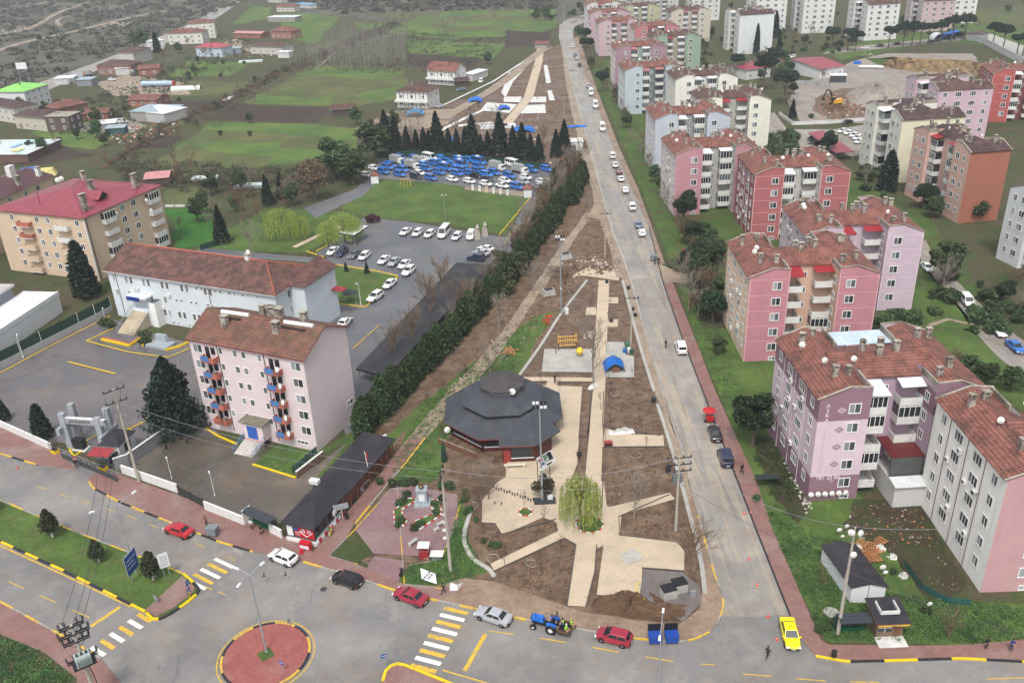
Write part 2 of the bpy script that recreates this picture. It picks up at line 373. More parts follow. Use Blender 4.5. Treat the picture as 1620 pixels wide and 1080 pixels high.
def sheet(name,pts,mat,z=None,world=False):
 if z is None: LZ[0]+=.0007; z=LZ[0]
 P=[(p if world else G(p[0],p[1])) for p in pts]
 J={'soil_ground':.4,'grass_verge':.5,'mud_path':.4,'dirt_path':.25,'field':.9,'ploughed_field':.6,'lot_soil':.8,'verge':.25,'garden_soil':.4,'rubble_ground':.7,'building_site':.7,'scrubland':2,'yard':.12,'lawn_soil':.3,'track':.3,'road_apron':.7,'grass_bank':.5}.get(name,0)
 if name=='lawn' and mat is grassd: J=.5
 if J and not world:
  Q=[]; g_=random.Random(len(P)*7+int(P[0].x)); w_=0
  for i in range(len(P)):
   a,b=P[i],P[(i+1)%len(P)]; L=(b-a).length; k=max(1,min(60,int(L/(1.1+J)))); n_=Vector((-(b-a).y,(b-a).x,0))/max(L,.01)
   for j in range(k): w_=w_*.6+g_.uniform(-J,J)*.8; Q.append(a.lerp(b,j/k)+n_*(w_ if j else 0))
  P=Q
 A=sum(P[i][0]*P[(i+1)%len(P)][1]-P[(i+1)%len(P)][0]*P[i][1] for i in range(len(P)))
 if A<0: P=P[::-1]
 m=MB(); m.poly([(p[0],p[1],z) for p in P],mat); return struct(name,m)
def curve(pts,n=8,closed=False):
 "catmull-rom smoothing of a 2D list"
 out=[]; N=len(pts);
 for i in range(N if closed else N-1):
  g=lambda k: pts[k%N] if closed else pts[max(0,min(N-1,k))]
  p0,p1,p2,p3=g(i-1),g(i),g(i+1),g(i+2)
  for j in range(n):
   t=j/n; out.append(tuple(.5*(2*p1[d]+(p2[d]-p0[d])*t+(2*p0[d]-5*p1[d]+4*p2[d]-p3[d])*t*t+(3*p1[d]-p0[d]-3*p2[d]+p3[d])*t**3) for d in (0,1)))
 if not closed: out.append(tuple(pts[-1]))
 return out
def raised(name,pts,mat,h=.13):
 P=[G(*p) for p in pts]
 A=sum(P[i][0]*P[(i+1)%len(P)][1]-P[(i+1)%len(P)][0]*P[i][1] for i in range(len(P)))
 if A<0: P=P[::-1]
 RZ[0]+=.0012; m=MB(); m.prism(P,0,h+RZ[0],mat,side=kerbm,bottom=False); return struct(name,m)
def ribbon(mb,P,w,z,mat,t=0,dash=None):
 "flat or thick strip following world points"
 P=[Vector((p[0],p[1],0)) for p in P]
 if dash:
  Q=[P[0]];
  L=[0]
  for a,b in zip(P,P[1:]): L.append(L[-1]+(b-a).length)
  def at(s):
   for i in range(len(P)-1):
    if s<=L[i+1] or i==len(P)-2: return P[i].lerp(P[i+1],(s-L[i])/max(1e-6,L[i+1]-L[i]))
  s=0
  while s<L[-1]:
   ribbon(mb,[at(s),at(min(L[-1],s+dash[0]))],w,z,mat,t); s+=dash[0]+dash[1]
  return
 Ls,Rs=[],[]
 for i,p in enumerate(P):
  d=(P[min(i+1,len(P)-1)]-P[max(i-1,0)]).normalized(); n=Vector((-d.y,d.x,0))*w/2; Ls.append(p+n); Rs.append(p-n)
 for i in range(len(P)-1):
  q=[Rs[i],Rs[i+1],Ls[i+1],Ls[i]]; q=[(a.x,a.y,z) for a in q]
  if t: mb.slab(q,t,mat)
  else: mb.poly(q,mat)
def gl(pts): return [G(*p) for p in pts]
def line(name,pts,w,mat,dash=None,z=.05):
 m=MB(); ribbon(m,gl(pts),w,z+rnd.random()*.002,mat,0,dash); return struct(name,m)
def kerb(name,pts,seg=2.2,h=.17,w=.28,a=None,b=None,ratio=1.0):
 "painted kerb, alternating colours"
 a=a or yln; b=b or blk; P=gl(pts); L=[0]; m=MB()
 for p,q in zip(P,P[1:]): L.append(L[-1]+(q-p).length)
 def at(s):
  for i in range(len(P)-1):
   if s<=L[i+1] or i==len(P)-2: return P[i].lerp(P[i+1],min(1,(s-L[i])/max(1e-6,L[i+1]-L[i])))
 s=0;k=0
 while s<L[-1]-.05:
  d=seg*(1 if k%2==0 else ratio); e=min(L[-1],s+d-.02); n=max(2,int((e-s)/.6)+1)
  ribbon(m,[at(s+(e-s)*i/(n-1)) for i in range(n)],w,h,a if k%2==0 else b,h); s+=d; k+=1
 return struct(name,m)
# --- far fields and tracks
sheet('scrubland',[(-700,-60),(-300,-60),(397,-12),(330,20),(250,58),(55,132),(-80,190),(-300,260),(-800,200)],scrubm)
sheet('scrubland',[(418,-20),(620,-40),(900,-30),(1000,-25),(885,40),(700,46),(545,26),(470,22)],scrubm)
sheet('field',[(100,215),(245,165),(335,130),(420,95),(520,108),(380,165),(240,250),(120,240)],grassd)
sheet('field',[(262,152),(282,128),(402,130),(368,150)],field_y); sheet('field',[(365,40),(400,10),(430,12),(425,30)],field_g)
sheet('field',[(50,210),(150,185),(185,213),(150,236),(98,232)],field_g)
sheet('field',[(385,163),(430,140),(500,100),(640,110),(650,150),(560,170)],field_y)
sheet('field',[(405,150),(460,138),(530,150),(520,165),(400,165)],field_g)
sheet('field',[(470,118),(505,104),(640,112),(620,128)],field_g)
sheet('ploughed_field',[(318,190),(372,165),(522,171),(500,195)],plow)
sheet('field',[(275,238),(335,192),(500,197),(570,205),(560,245),(430,262),(350,272)],field_g)
sheet('field',[(232,262),(300,228),(380,255),(300,285)],field_y); sheet('field',[(285,225),(330,205),(490,215),(540,225)],field_y)
sheet('field',[(690,18),(880,15),(880,42),(850,56),(700,62),(600,50)],field_g); sheet('field',[(540,60),(700,62),(860,60),(820,85),(700,95),(560,95)],grassd)
sheet('field',[(640,62),(800,70),(780,92),(650,92)],field_g); sheet('field',[(440,20),(540,25),(500,70),(450,60)],field_g)
sheet('ploughed_field',[(800,48),(872,52),(868,70),(800,76)],plow); sheet('ploughed_field',[(640,85),(760,92),(740,120),(650,105)],plow); sheet('ploughed_field',[(700,10),(880,-6),(886,10),(700,14)],plow)
sheet('field',[(262,330),(326,328),(345,385),(278,392)],groundm('bright crop','#2f5f20','#3b6e28',None,s1=.2,fine=3))
sheet('road',curve([(395,-30),(330,22),(250,60),(150,100),(50,136),(-60,180)],4)+curve([(-60,200),(85,140),(190,98),(275,64),(345,28),(425,-30)],4),asph2,.2)
for pp,w in (([(-40,96),(30,70),(120,50),(200,30),(265,18)],5),([(-40,60),(40,48),(90,22),(140,4)],4),([(-20,20),(30,14),(90,0)],4),([(150,12),(260,5),(330,-5)],3),([(95,42),(100,28),(210,8)],2.5)): AV.extend((q.x,q.y,w) for q in gl(curve(pp,8))); line('dirt_track',curve(pp,4),w*1.25,soil_l,z=.25)
line('ditch',[(160,268),(250,205),(355,160),(420,125),(480,95),(610,42),(650,30)],2.5,mud,z=.22)
line('path',[(640,52),(540,75),(500,110)],1.5,soil_l,z=.22)
line('drain',[(355,160),(368,153)],2.5,concw,z=.24)
for i,(pp,mt) in enumerate((([(250,174),(262,160),(372,160),(352,174)],plow),([(262,122),(300,97),(395,100),(365,120)],field_g),([(300,90),(330,72),(385,78),(370,92)],field_y),([(230,205),(250,190),(300,190),(275,206)],field_y),([(215,232),(240,214),(290,216),(262,235)],plow),
 ([(420,150),(440,141),(520,146),(505,156)],field_y),([(560,150),(640,135),(650,150),(600,165)],field_g),([(305,262),(330,240),(430,248),(420,262)],field_y),([(440,232),(450,222),(560,226),(556,240)],field_y),([(150,132),(200,118),(290,130),(300,150),(180,152)],soil_l),([(120,198),(150,192),(205,190),(235,198),(200,212),(130,208)],gravel),
 ([(60,235),(98,232),(150,246),(60,262),(0,262),(20,240)],plow),([(345,70),(372,62),(420,76),(400,84)],soil_l),([(560,24),(640,18),(680,22),(640,30)],field_y),([(690,44),(790,40),(800,46),(700,52)],field_y),([(560,36),(640,34),(660,42),(570,48)],field_g),([(700,28),(760,24),(870,28),(870,33),(700,36)],field_y),([(480,80),(520,66),(560,72),(500,90)],field_y),([(265,300),(330,292),(336,322),(262,324)],field_y))): sheet('field',pp,mt)
# --- the lots on the left
sheet('lot_soil',[(610,215),(660,175),(760,150),(850,80),(890,70),(925,200),(935,250),(880,270),(640,235)],soil)
sheet('yard',[(560,205),(620,176),(735,172),(705,198),(610,214)],soil_l)
line('dirt_track',curve([(700,190),(770,148),(810,120),(850,86),(870,76)],4),5,soil_l,z=.26)
sheet('lawn',[(560,300),(597,284),(700,290),(838,312),(800,372),(690,352),(590,346),(540,330)],grass)
sheet('parking_lot',[(575,280),(600,247),(700,245),(885,270),(880,296),(838,312),(735,296),(700,290),(600,283)],asphl)
sheet('lawn_soil',[(735,296),(840,304),(838,312),(735,300)],soil_l)
sheet('parking_lot',[(500,400),(575,345),(640,350),(800,376),(838,312),(870,300),(845,360),(740,480),(640,620),(555,720),(525,600),(500,540),(500,400)],asphl)
sheet('lawn',[(522,418),(600,432),(632,438),(585,482),(525,480),(515,430)],grass)
sheet('garden',[(300,400),(420,330),(560,335),(570,350),(515,385),(480,400),(380,398)],grass)
sheet('path',[(320,392),(500,408),(640,432),(640,436),(500,416),(300,402)],asphl)
line('path',[(465,392),(500,375),(540,358)],1.6,tan,z=.14)
for pp in ([(525,418),(600,430),(630,437),(622,448)],[(525,480),(578,486),(590,476)],[(500,398),(530,382)],[(790,372),(838,314)],[(485,398),(515,408)]): kerb('kerb_line',pp,50,h=.2,w=.2,a=yln)
line('bay_line',[(558,553),(600,515)],.2,ylw,z=.16); line('bay_line',[(795,390),(820,356)],.2,ylw,z=.16); line('road_line',[(840,362),(872,305)],.2,conc,z=.16)
sheet('track',[(480,330),(560,300),(597,272),(604,280),(575,310),(500,345)],asphl)
# --- municipal yard
sheet('yard',[(-80,690),(-80,600),(160,500),(225,535),(305,555),(345,690),(300,690),(195,745),(100,700)],asphd)
sheet('yard',[(205,748),(265,690),(345,690),(470,752),(505,735),(560,690),(575,695),(440,830),(300,790)],asphaltm('stained concrete','#57514b','#676058',.2,'#4b5138'))
sheet('lawn',[(400,735),(440,703),(505,712),(512,722),(470,757)],grass)
sheet('lawn',[(500,755),(560,690),(572,690),(515,752)],grass); sheet('lawn',[(470,730),(505,712),(530,700),(560,680),(575,692)],grass)
sheet('yard',[(170,500),(215,520),(310,545),(280,560),(235,560),(190,540)],asphd)
for pp,w in (([(-20,602),(80,548),(175,500)],.25),([(108,573),(183,592)],.3),([(137,540),(205,558),(266,566),(300,552)],.28),([(137,540),(180,520)],.28),([(180,690),(245,660)],.25),([(128,703),(160,685)],.2)): line('yard_line',pp,w,yln,z=.16)
kerb('kerb_line',[(326,678),(345,690),(375,703)],60,h=.2,w=.3); kerb('kerb_line',[(400,735),(468,756)],60,h=.2,w=.3)
for c in ([(167,700),(205,678),(212,686),(178,707)],[(110,712),(135,700),(140,708),(117,722)]):
 raised('grass_island',c,grass,.15); kerb('kerb_line',c+[c[0]],60,h=.2,w=.25)
# --- park and surroundings
sheet('soil_ground',[(570,700),(690,590),(760,520),(840,430),(900,330),(928,250),(945,300),(985,420),(1030,560),(1080,700),(1135,900),(1130,975),(1075,1008),(900,985),(750,955),(640,930),(560,880)],soil)
sheet('grass_verge',[(628,765),(620,740),(668,640),(790,540),(850,500),(880,490),(840,560),(800,620),(745,640),(700,705),(690,760)],grass)
sheet('grass_verge',[(585,720),(650,655),(740,560),(700,620),(625,700),(600,745)],grass)
sheet('grass_verge',[(625,915),(648,895),(700,880),(728,790),(738,850),(770,905),(700,930),(640,925)],grass)
sheet('grass_verge',[(520,878),(545,845),(563,838),(592,875),(565,890)],grassd)
sheet('dirt_path',curve([(595,760),(640,700),(700,630),(790,530),(860,430),(900,370),(928,335)],5)+curve([(938,340),(905,385),(870,440),(800,545),(720,640),(665,705),(615,765)],5),soil_l)
sheet('mud_path',[(640,640),(700,560),(740,520),(850,400),(920,280),(935,300),(925,340),(860,420),(770,540),(690,625)],soil)
sheet('grass_verge',[(655,735),(695,672),(760,612),(800,565),(845,520),(800,610),(748,643),(707,690),(700,742)],grass)
sheet('red_path',[(494,874),(620,728),(650,690),(672,696),(640,735),(600,775),(560,830),(548,850),(520,880)],brick)
kerb('kerb_line',[(672,694),(642,733),(604,777),(563,828)],9,h=.18,w=.25,a=ylw,b=kerbm)
sheet('monument_square',[(562,838),(619,774),(650,770),(723,782),(726,828),(697,882),(591,876)],brick2,.10)
sheet('monument_square',[(570,915),(592,880),(640,888),(628,930)],brick2,.098)
kerb('kerb_line',[(562,838),(619,774),(640,772)],6,h=.17,w=.14,a=ylw,b=kerbm)
# sidewalks with kerbs
kU=[(405,874),(480,889),(560,913),(640,939),(740,961),(812,977),(907,994),(1002,1010)]
cor=curve([(1002,1010),(1079,1015),(1122,1000),(1140,974),(1143,945),(1129,905),(1104,816)],5)
raised('pavement',[(-80,625),(0,664),(88,707),(120,745),(60,736),(0,718),(-80,690)],brick)
raised('pavement',curve([(192,752),(150,750),(141,762),(147,772)],4)+[(190,795),(240,815),(290,838),(345,857),(400,872),(490,890),(495,872),(450,848),(285,785)],brick)
raised('pavement',[(480,889),(560,913),(640,939),(690,951),(740,930),(640,925),(570,895),(520,880),(494,874)],brick)
sheet('driveway',[(60,736),(88,706),(195,750),(150,752),(141,765),(160,785),(100,770)],asph)
mudw=groundm('muddy pavement','#86715f','#9a8572','#6d5a4b',s1=.2,s2=.6,fine=3,wet=.3)
raised('pavement',[(640,939),(740,961),(812,977),(907,994),(1002,1010)]+cor+[(1095,785),(1085,800),(1105,870),(1112,930),(1105,965),(1075,988),(1010,982),(920,968),(780,920),(735,915),(700,925)],mudw,.12)
sheet('verge',[(886,62),(895,130),(909,200),(924,260),(936,300),(952,360),(984,445),(1000,500),(1030,600),(1060,700),(1090,800),(1104,814),(1080,725),(1051,629),(1022,529),(997,440),(967,360),(945,280),(923,200),(905,130),(888,67)],soil_l,.09)
rr=[(885,40),(884,60),(905,130),(923,200),(945,280),(967,360),(997,440),(1022,529),(1051,629),(1080,725),(1104,814),(1129,905),(1143,945)]
rk=[(1250,974),(1197,840),(1147,710),(1080,537),(1049,447),(1027,360),(1000,300),(970,233),(928,127),(907,60),(903,42)]
kerbL=[(-80,690),(0,718),(60,736)]
main=[(-200,680),(-80,690),(0,718),(60,736),(120,745),(141,762),(147,772),(190,795),(240,815),(290,838),(345,857),(400,872)]+kU+cor+[(1104,814),(1250,974),(1262,1005),(1290,1038),(1340,1047),(1420,1045),(1520,1042),(1620,1047),(1800,1052),(1800,1300),(200,1300),(195,1085),(160,1042),(97,1005),(30,968),(-80,915),(-200,850)]
sheet('road',main,asph,.05)
sheet('road',rr[::-1]+[(900,30),(930,22),(945,18)]+[(950,24),(925,36),(907,45),(907,60)]+rk[::-1][2:],asph2,.055)
sheet('road_apron',[(1104,814),(1129,905),(1143,945),(1142,975),(1250,974),(1197,840)],asph2,.058)
rp=[(1298,1012),(1281,972),(1223,840),(1197,763),(1133,622),(1107,555),(1064,447)]
raised('pavement',[(1250,974),(1262,1005),(1290,1038),(1340,1047),(1420,1045),(1520,1042),(1620,1047),(1760,1052),(1760,1018),(1620,1012),(1540,1020),(1440,1022),(1310,1020)]+rp+[(1049,447),(1080,537),(1147,710),(1197,840)],brick)
raised('pavement',[(1040,420),(1052,418),(1010,300),(980,235),(940,130),(915,58),(907,60),(928,127),(970,233),(1000,300),(1027,360)],mudw)
sheet('driveway',[(1049,447),(1064,447),(1085,450),(1100,440),(1060,425),(1036,415)],soil_l,.11)
raised('pavement',[(-80,915),(0,952),(30,968),(97,1005),(160,1042),(195,1085),(240,1200),(100,1200),(123,1073),(67,1030),(0,1003),(-80,975)],brick)
# right-hand grass and side street
sheet('lawn',[(1070,440),(1200,440),(1380,640),(1340,760),(1500,950),(1760,960),(1760,1018),(1540,1020),(1310,1016),(1290,985),(1223,838),(1137,622),(1107,550),(1085,490)],grass)
yardg=groundm('yard grass','#3f5829','#576c34','#584a36',s1=.09,s2=.2,p3=(.5,.62),fine=3,fd=.7)
sheet('lawn',[(930,100),(1000,90),(1060,200),(1150,380),(1160,450),(1070,440),(1035,350),(990,240)],yardg)
sheet('garden_soil',[(1190,690),(1225,690),(1280,800),(1262,830),(1225,790)],groundm('weedy dirt','#41362a','#3c4628','#5a4c3c',s1=.25,s2=.8,fine=3)); sheet('rubble_ground',[(1330,830),(1350,790),(1450,790),(1480,830),(1530,930),(1470,950),(1400,870)],groundm('weedy dirt','#41362a','#3c4628','#5a4c3c',s1=.25,s2=.8,fine=3))
sheet('garden_soil',[(1105,440),(1140,430),(1150,520),(1110,520)],groundm('dark mottled ground','#40382c','#4f4a35',None))  # dark brown ground mottled with olive brown
sheet('lawn',[(1200,330),(1460,330),(1620,560),(1620,700),(1500,640),(1380,480),(1200,480)],yardg); sheet('lawn',[(1150,240),(1230,250),(1330,265),(1430,330),(1380,420),(1200,400),(1060,380),(1040,250)],yardg)
sheet('lawn',[(1440,470),(1470,425),(1530,500),(1540,525),(1480,515)],grass,.06); sheet('lawn',[(1480,530),(1530,520),(1590,575),(1620,590),(1620,650),(1560,600),(1500,560)],grass,.06)
sheet('side_street',curve([(1455,380),(1460,420),(1510,480),(1560,545),(1620,600),(1700,660)],4)+curve([(1720,610),(1620,540),(1560,490),(1500,430),(1475,400),(1465,380)],4),asph2,.06)
line('path',[(1470,515),(1500,505),(1530,512)],1.0,soil_l,z=.07)
sheet('street',[(1200,180),(1225,178),(1245,205),(1320,205),(1380,196),(1460,200),(1440,222),(1330,225),(1280,215),(1290,240),(1240,250)],asph2,.062)
sheet('parking_lot',[(1290,215),(1325,207),(1370,205),(1375,245),(1320,250)],gravel,.066)
sheet('building_site',[(1245,160),(1262,135),(1360,95),(1400,85),(1540,85),(1560,115),(1440,150),(1400,195),(1270,195)],gravel,.05)
sheet('rubble_ground',[(1285,175),(1290,155),(1330,140),(1400,140),(1430,165),(1400,190),(1310,188)],soil,.056)
sheet('grass_bank',[(1330,95),(1400,82),(1480,66),(1560,72),(1620,90),(1720,120),(1720,40),(1560,30),(1400,60),(1300,80)],grass,.05)
sheet('street',[(1300,86),(1330,84),(1430,74),(1540,62),(1540,56),(1430,66),(1330,76)],gravel,.07); sheet('street',[(1540,62),(1560,72),(1640,100),(1640,80),(1570,55),(1545,50)],conc,.075)
sheet('street',[(1060,95),(1090,90),(1140,140),(1160,160),(1130,165),(1100,130)],asph2,.06); sheet('lawn',[(1040,28),(1125,25),(1120,50),(1060,45)],grass,.055)
sheet('field',[(1500,20),(1620,8),(1760,10),(1760,60),(1560,40)],field_y,.06)
# paving of the park
ZP=[.1]
def zp(): ZP[0]+=.004; return ZP[0]
for pp in ([(947,444),(964,444),(961,520),(958,600),(954,680),(951,762),(925,762),(933,680),(938,600),(942,520)],
 [(813,628),(836,607),(858,610),(922,612),(919,650),(916,692),(913,735),(903,760),(925,760),(955,762),(960,800),(983,817),(980,848),(955,863),(944,868),(941,905),(927,960),(897,958),(905,905),(911,862),(884,845),(880,826),(858,819),(830,832),(794,846),(783,829),(762,828),(763,792),(786,764),(800,755)],
 [(884,840),(893,852),(782,904),(776,892)],
 [(955,863),(944,941),(971,944),(1015,938),(1016,899),(1082,904),(1083,872),(1072,856),(980,847)],
 [(958,804),(1059,780),(1068,790),(979,816),(960,815)],
 [(957,678),(1000,688),(1049,689),(1051,707),(953,708)],[(827,597),(941,598),(938,604),(820,604)],[(867,604),(882,604),(880,612),(862,612)],
 [(928,487),(943,487),(943,499),(926,499)],[(924,525),(942,524),(942,537),(923,537)],[(962,471),(978,471),(978,481),(962,481)],[(961,506),(978,506),(977,518),(961,518)],
 [(905,437),(928,425),(985,432),(978,445),(925,437)],[(930,345),(945,310),(960,345),(990,440),(975,440),(955,350)]): sheet('park_paving',pp,tan if pp[0][0]!=930 else soil_l,zp())
sheet('concrete_pad',[(861,553),(938,553),(938,590),(857,589)],conc,.17); sheet('concrete_pad',[(959,542),(987,542),(990,562),(1003,565),(1003,598),(957,598)],conc,.174)
sheet('dark_paving',[(1018,902),(1079,906),(1108,930),(1109,955),(1080,985),(1025,950),(1012,940)],groundm('grey pavers','#6f6865','#7b7471','#5c5552',fine=6),.178)
sheet('concrete_pad',[(979,881),(1000,869),(1018,883),(994,895)],conc,.182)
for pp in ([(929,444),(887,498),(853,551),(800,624)],[(819,600),(791,632)],[(747,805),(734,850),(747,883),(772,900),(782,913)],[(1040,640),(1065,720),(1105,870),(1115,940)],[(985,445),(1010,540),(1035,620)]):
 m=MB(); ribbon(m,[tuple(G(*p)) for p in curve(pp,4)],.55,.22,conc,.22); o=struct('kerb_edge',m)
for pp in ([(762,828),(783,829),(794,846),(880,822)],[(782,904),(893,852),(911,862),(905,905),(897,958)],[(944,862),(941,905),(927,960)],[(1059,783),(979,818),(980,847),(1072,858)],[(954,708),(1051,707)],[(955,740),(952,805)],[(922,612),(916,692),(930,692),(938,612)],[(820,605),(865,604)],[(884,605),(922,606)],[(1016,899),(1082,904)],[(937,604),(930,690)],[(955,620),(953,675),(1045,690)]):
 m=MB(); ribbon(m,gl(pp),.14,.2,pm('dark edging','#4c4743',.8),.2); struct('path_edging',m)
# median island
isl=[(-80,755),(0,792),(110,838),(200,873),(290,908),(313,930),(312,940),(277,967),(247,981),(230,968),(200,953),(100,903),(0,857),(-80,820)]
raised('median_island',isl,grass,.14)
sheet('island_paving',[(230,966),(288,912),(309,930),(306,938),(275,962),(247,976)],brick,.165)
kerb('median_kerb',curve([(290,908),(311,928),(312,940),(277,967),(247,981),(232,970)],4),2.6,h=.24,w=.34)
kerb('median_kerb',[(230,968),(200,953),(100,903),(0,857),(-80,820)],2.6,h=.22,w=.3); kerb('median_kerb',[(-80,755),(0,792),(110,838),(200,873),(290,908)],2.6,h=.2,w=.24,a=ylw,b=kerbm)
kerb('pavement_kerb',[(141,762),(147,772),(190,795),(240,815),(345,857),(400,873)],2.8,h=.17,a=ylw,b=blk); kerb('pavement_kerb',[(0,718),(60,736)],2.8,h=.17,a=ylw,b=blk)
kerb('pavement_kerb',kU[1:],2.8,h=.17,a=ylw,b=kerbm); kerb('pavement_kerb',cor,3,h=.18,w=.2,a=ylw,b=kerbm)
kerb('pavement_kerb',[(1290,1038),(1340,1047),(1420,1045),(1520,1042),(1620,1047),(1700,1050)],3.6,h=.18,a=yln); kerb('pavement_kerb',[(0,952),(30,968),(97,1005),(160,1042)],2.6,h=.17,a=ylw,b=kerbm)
kerb('pavement_kerb',rk[:6],40,h=.17,w=.2,a=blk)
for pp in ([(628,765),(640,925)],[(520,880),(562,838)],[(520,880),(566,893)],[(648,895),(700,884),(728,800)],[(640,925),(700,932)]): kerb('bed_edging',pp,4,h=.16,w=.13,a=kerbm,b=ylw)
line('kerb_edge',[(888,66),(905,130),(923,200),(945,280),(967,360),(997,440),(1022,529),(1051,629)],.3,conc,z=.13)
# road paint
W_=.068
def quad(name,p,mat,z=.07):
 m=MB(); P=[G(*q) for q in p]; A=sum(P[i][0]*P[(i+1)%4][1]-P[(i+1)%4][0]*P[i][1] for i in range(4))
 if A<0: P=P[::-1]
 m.poly([(a.x,a.y,z) for a in P],mat); return struct(name,m)
def zebra(a,b,c,n,first,f=.5,z=.07):
 "a: corner, b: other end of first stripe, c: start corner of last stripe"
 a,b,c=G(*a),G(*b),G(*c); d=(c-a)/(n-1); u=b-a; w=d*f
 for i in range(n):
  p=a+d*i; m=MB(); P=[p,p+w,p+w+u,p+u]; m.poly([(q.x,q.y,z) for q in P],[ylw,wht][(i+first)%2]); struct('crossing_stripe',m)
zebra((342,882),(372,896),(298,915),5,1,.45); zebra((221,969),(242,981),(148,1021),6,0,.45); zebra((704,959),(742,968),(652,1049),9,0,.5)
for pp,w,d in (([(14,795),(110,842),(200,877),(282,909)],.16,None),([(0,863),(100,909),(207,960)],.2,None),([(144,991),(190,960)],.5,None),
  ([(60,770),(200,815),(330,868)],.12,(2,2.5)),([(14,920),(160,985)],.14,(3,3)),([(735,1061),(768,1003)],.5,None),([(700,1060),(820,1095)],.2,None),([(773,998),(860,1010),(960,1028),(1060,1046),(1130,1052)],.16,(3,3)),
  ([(1175,1066),(1300,1077),(1420,1080)],.14,(3,2.5)),([(1560,1074),(1620,1072)],.14,None),([(325,928),(357,941)],.15,(1.2,.9)),([(-60,800),(20,850)],.12,(3,3))): line('road_line',pp,w,ylw,d,.07)
ct=G(421,1037); m=MB(); n=48
def ring(r): return [(ct.x+r*math.cos(2*math.pi*i/n),ct.y+r*math.sin(2*math.pi*i/n)) for i in range(n)]
RR=5.0
m.prism(ring(RR-.25),0,.2,brick3,side=kerbm,bottom=False); struct('roundabout',m)
m=MB()
for i in range(n):
 a,b=ring(RR)[i],ring(RR)[(i+1)%n]; c,d=ring(RR-.26)[i],ring(RR-.26)[(i+1)%n]
 m.slab([(c[0],c[1],.26),(a[0],a[1],.26),(b[0],b[1],.26),(d[0],d[1],.26)],.26,ylw if (i//4)%2==0 else blk)
struct('roundabout_kerb',m)
m=MB()
for i in range(n):
 a,b=ring(RR+.45)[i],ring(RR+.45)[(i+1)%n]; c,d=ring(RR+.3)[i],ring(RR+.3)[(i+1)%n]; m.poly([(c[0],c[1],.07),(a[0],a[1],.07),(b[0],b[1],.07),(d[0],d[1],.07)],ylw)
struct('roundabout_line',m)
m=MB(); m.box((ct.x,ct.y,.22),(1.5,1.5,.05),grass,.6); struct('grass_patch',m)
raised('island_tip',curve([(606,1075),(612,1060),(628,1051),(648,1056),(720,1085)],3)+[(700,1110),(600,1100)],brick,.15); kerb('median_kerb',curve([(606,1078),(612,1060),(628,1051),(648,1056),(720,1085)],3),3,h=.24,w=.34,a=yln,b=yln)
# painted words on the road
for (wd,a,b) in (('YAYA',(352,878),(377,889)),('YAYA',(365,868),(388,879))):
 A,B=G(*a),G(*b); o=text(wd,.75,pm('worn yellow','#ab9357') if a[0]==352 else pm('worn white','#b0aaa1'),((A.x+B.x)/2,(A.y+B.y)/2,.075),(0,0,math.atan2(B.y-A.y,B.x-A.x)),name='road_lettering',ext=.002); o['kind']='structure'
# ---------------- buildings ----------------
frm=pm('white window frame','#d9d9d6',.5,.05); gls=glassm('window glass'); cur=glassm('window curtain',(.10,.105,.11),.25); gld=glassm('dark glass',(.012,.014,.018),.15)
tileA=tilem('red roof tiles','#8b4f3f','#6c3c30','#4c3830',.6); tileB=tilem('brown roof tiles','#654337','#52352d','#3a2c28',.8); tileC=tilem('school roof tiles','#74463a','#5a372e','#3f312d',1.0,.5,.36)
tileP=tilem('mossy roof tiles','#7c463a','#5f3229','#4a482f',.7,.5,.4); tileD=tilem('dark brown tiles','#563a36','#4a312e','#33292a',.7)
coping=pm('roof coping','#9b9488',.8,.25,1.5,c2='#55503f'); parap=pm('concrete render','#8d867c',.85,.25,.8,c2='#4f493f')
chm=pm('chimney render','#9c948a',.85,.25,1.2,c2='#5d554b',t2=(.45,.6),s2=.8); capm=pm('chimney cap','#4d4640',.9,.2)
whp=pm('white parapet','#c9c8c4',.6,.1,.8,c2='#8f8c86',t2=(.6,.75),s2=.6); rail=pm('black railing','#1d1d20',.5,.1)
dishm=pm('dish white','#cfcfca',.45,.1,1.5,c2='#9a958c'); alu=pm('galvanised steel','#8f9496',.4,.1,1,metal=.6)
redsh=seamm('red sheet','#8e1f26',.45,.4); whsh=seamm('white sheet','#c9cccb',.6,.4,dark=.75); blsh=seamm('pale blue sheet','#b3c3cf',1.2,.45,dark=.8); pksh=seamm('rusty pink sheet','#a06a68',.5,.5,rust='#6e4440')
WM={}
def winmesh(w,h,n=2,sill=True):
 k=('w',round(w,2),round(h,2),n)
 if k in WM: return WM[k]
 g=MB(); g.poly([(-w/2,-.012,0),(w/2,-.012,0),(w/2,-.012,h),(-w/2,-.012,h)],gls); g.poly([(-w/2,-.018,0),(-w/2+w/n,-.018,0),(-w/2+w/n,-.018,h),(-w/2,-.018,h)],cur)
 a=MB(); t=.09
 def bx(x0,x1,z0,z1,y=.05): a.box(((x0+x1)/2,-y/2,(z0+z1)/2),(x1-x0,y,z1-z0),frm)
 bx(-w/2-t,w/2+t,-t,.03,.07); bx(-w/2-t,w/2+t,h-.03,h+t,.06); bx(-w/2-t,-w/2+.03,.03,h-.03); bx(w/2-.03,w/2+t,.03,h-.03)
 for i in range(1,n): x=-w/2+w*i/n; bx(x-.04,x+.04,.03,h-.03)
 WM[k]=(g.data('window',False),a.data('frame',False)); return WM[k]
def window(root,p,ang,w=1.45,h=1.35,n=2,name='window',fr=True):
 g,f=winmesh(w,h,n); o=inst(name,g,root,Vector(p)-root.location,ang)
 if fr: inst('frame',f,o,(0,0,0))
 else:
  pass
 return o
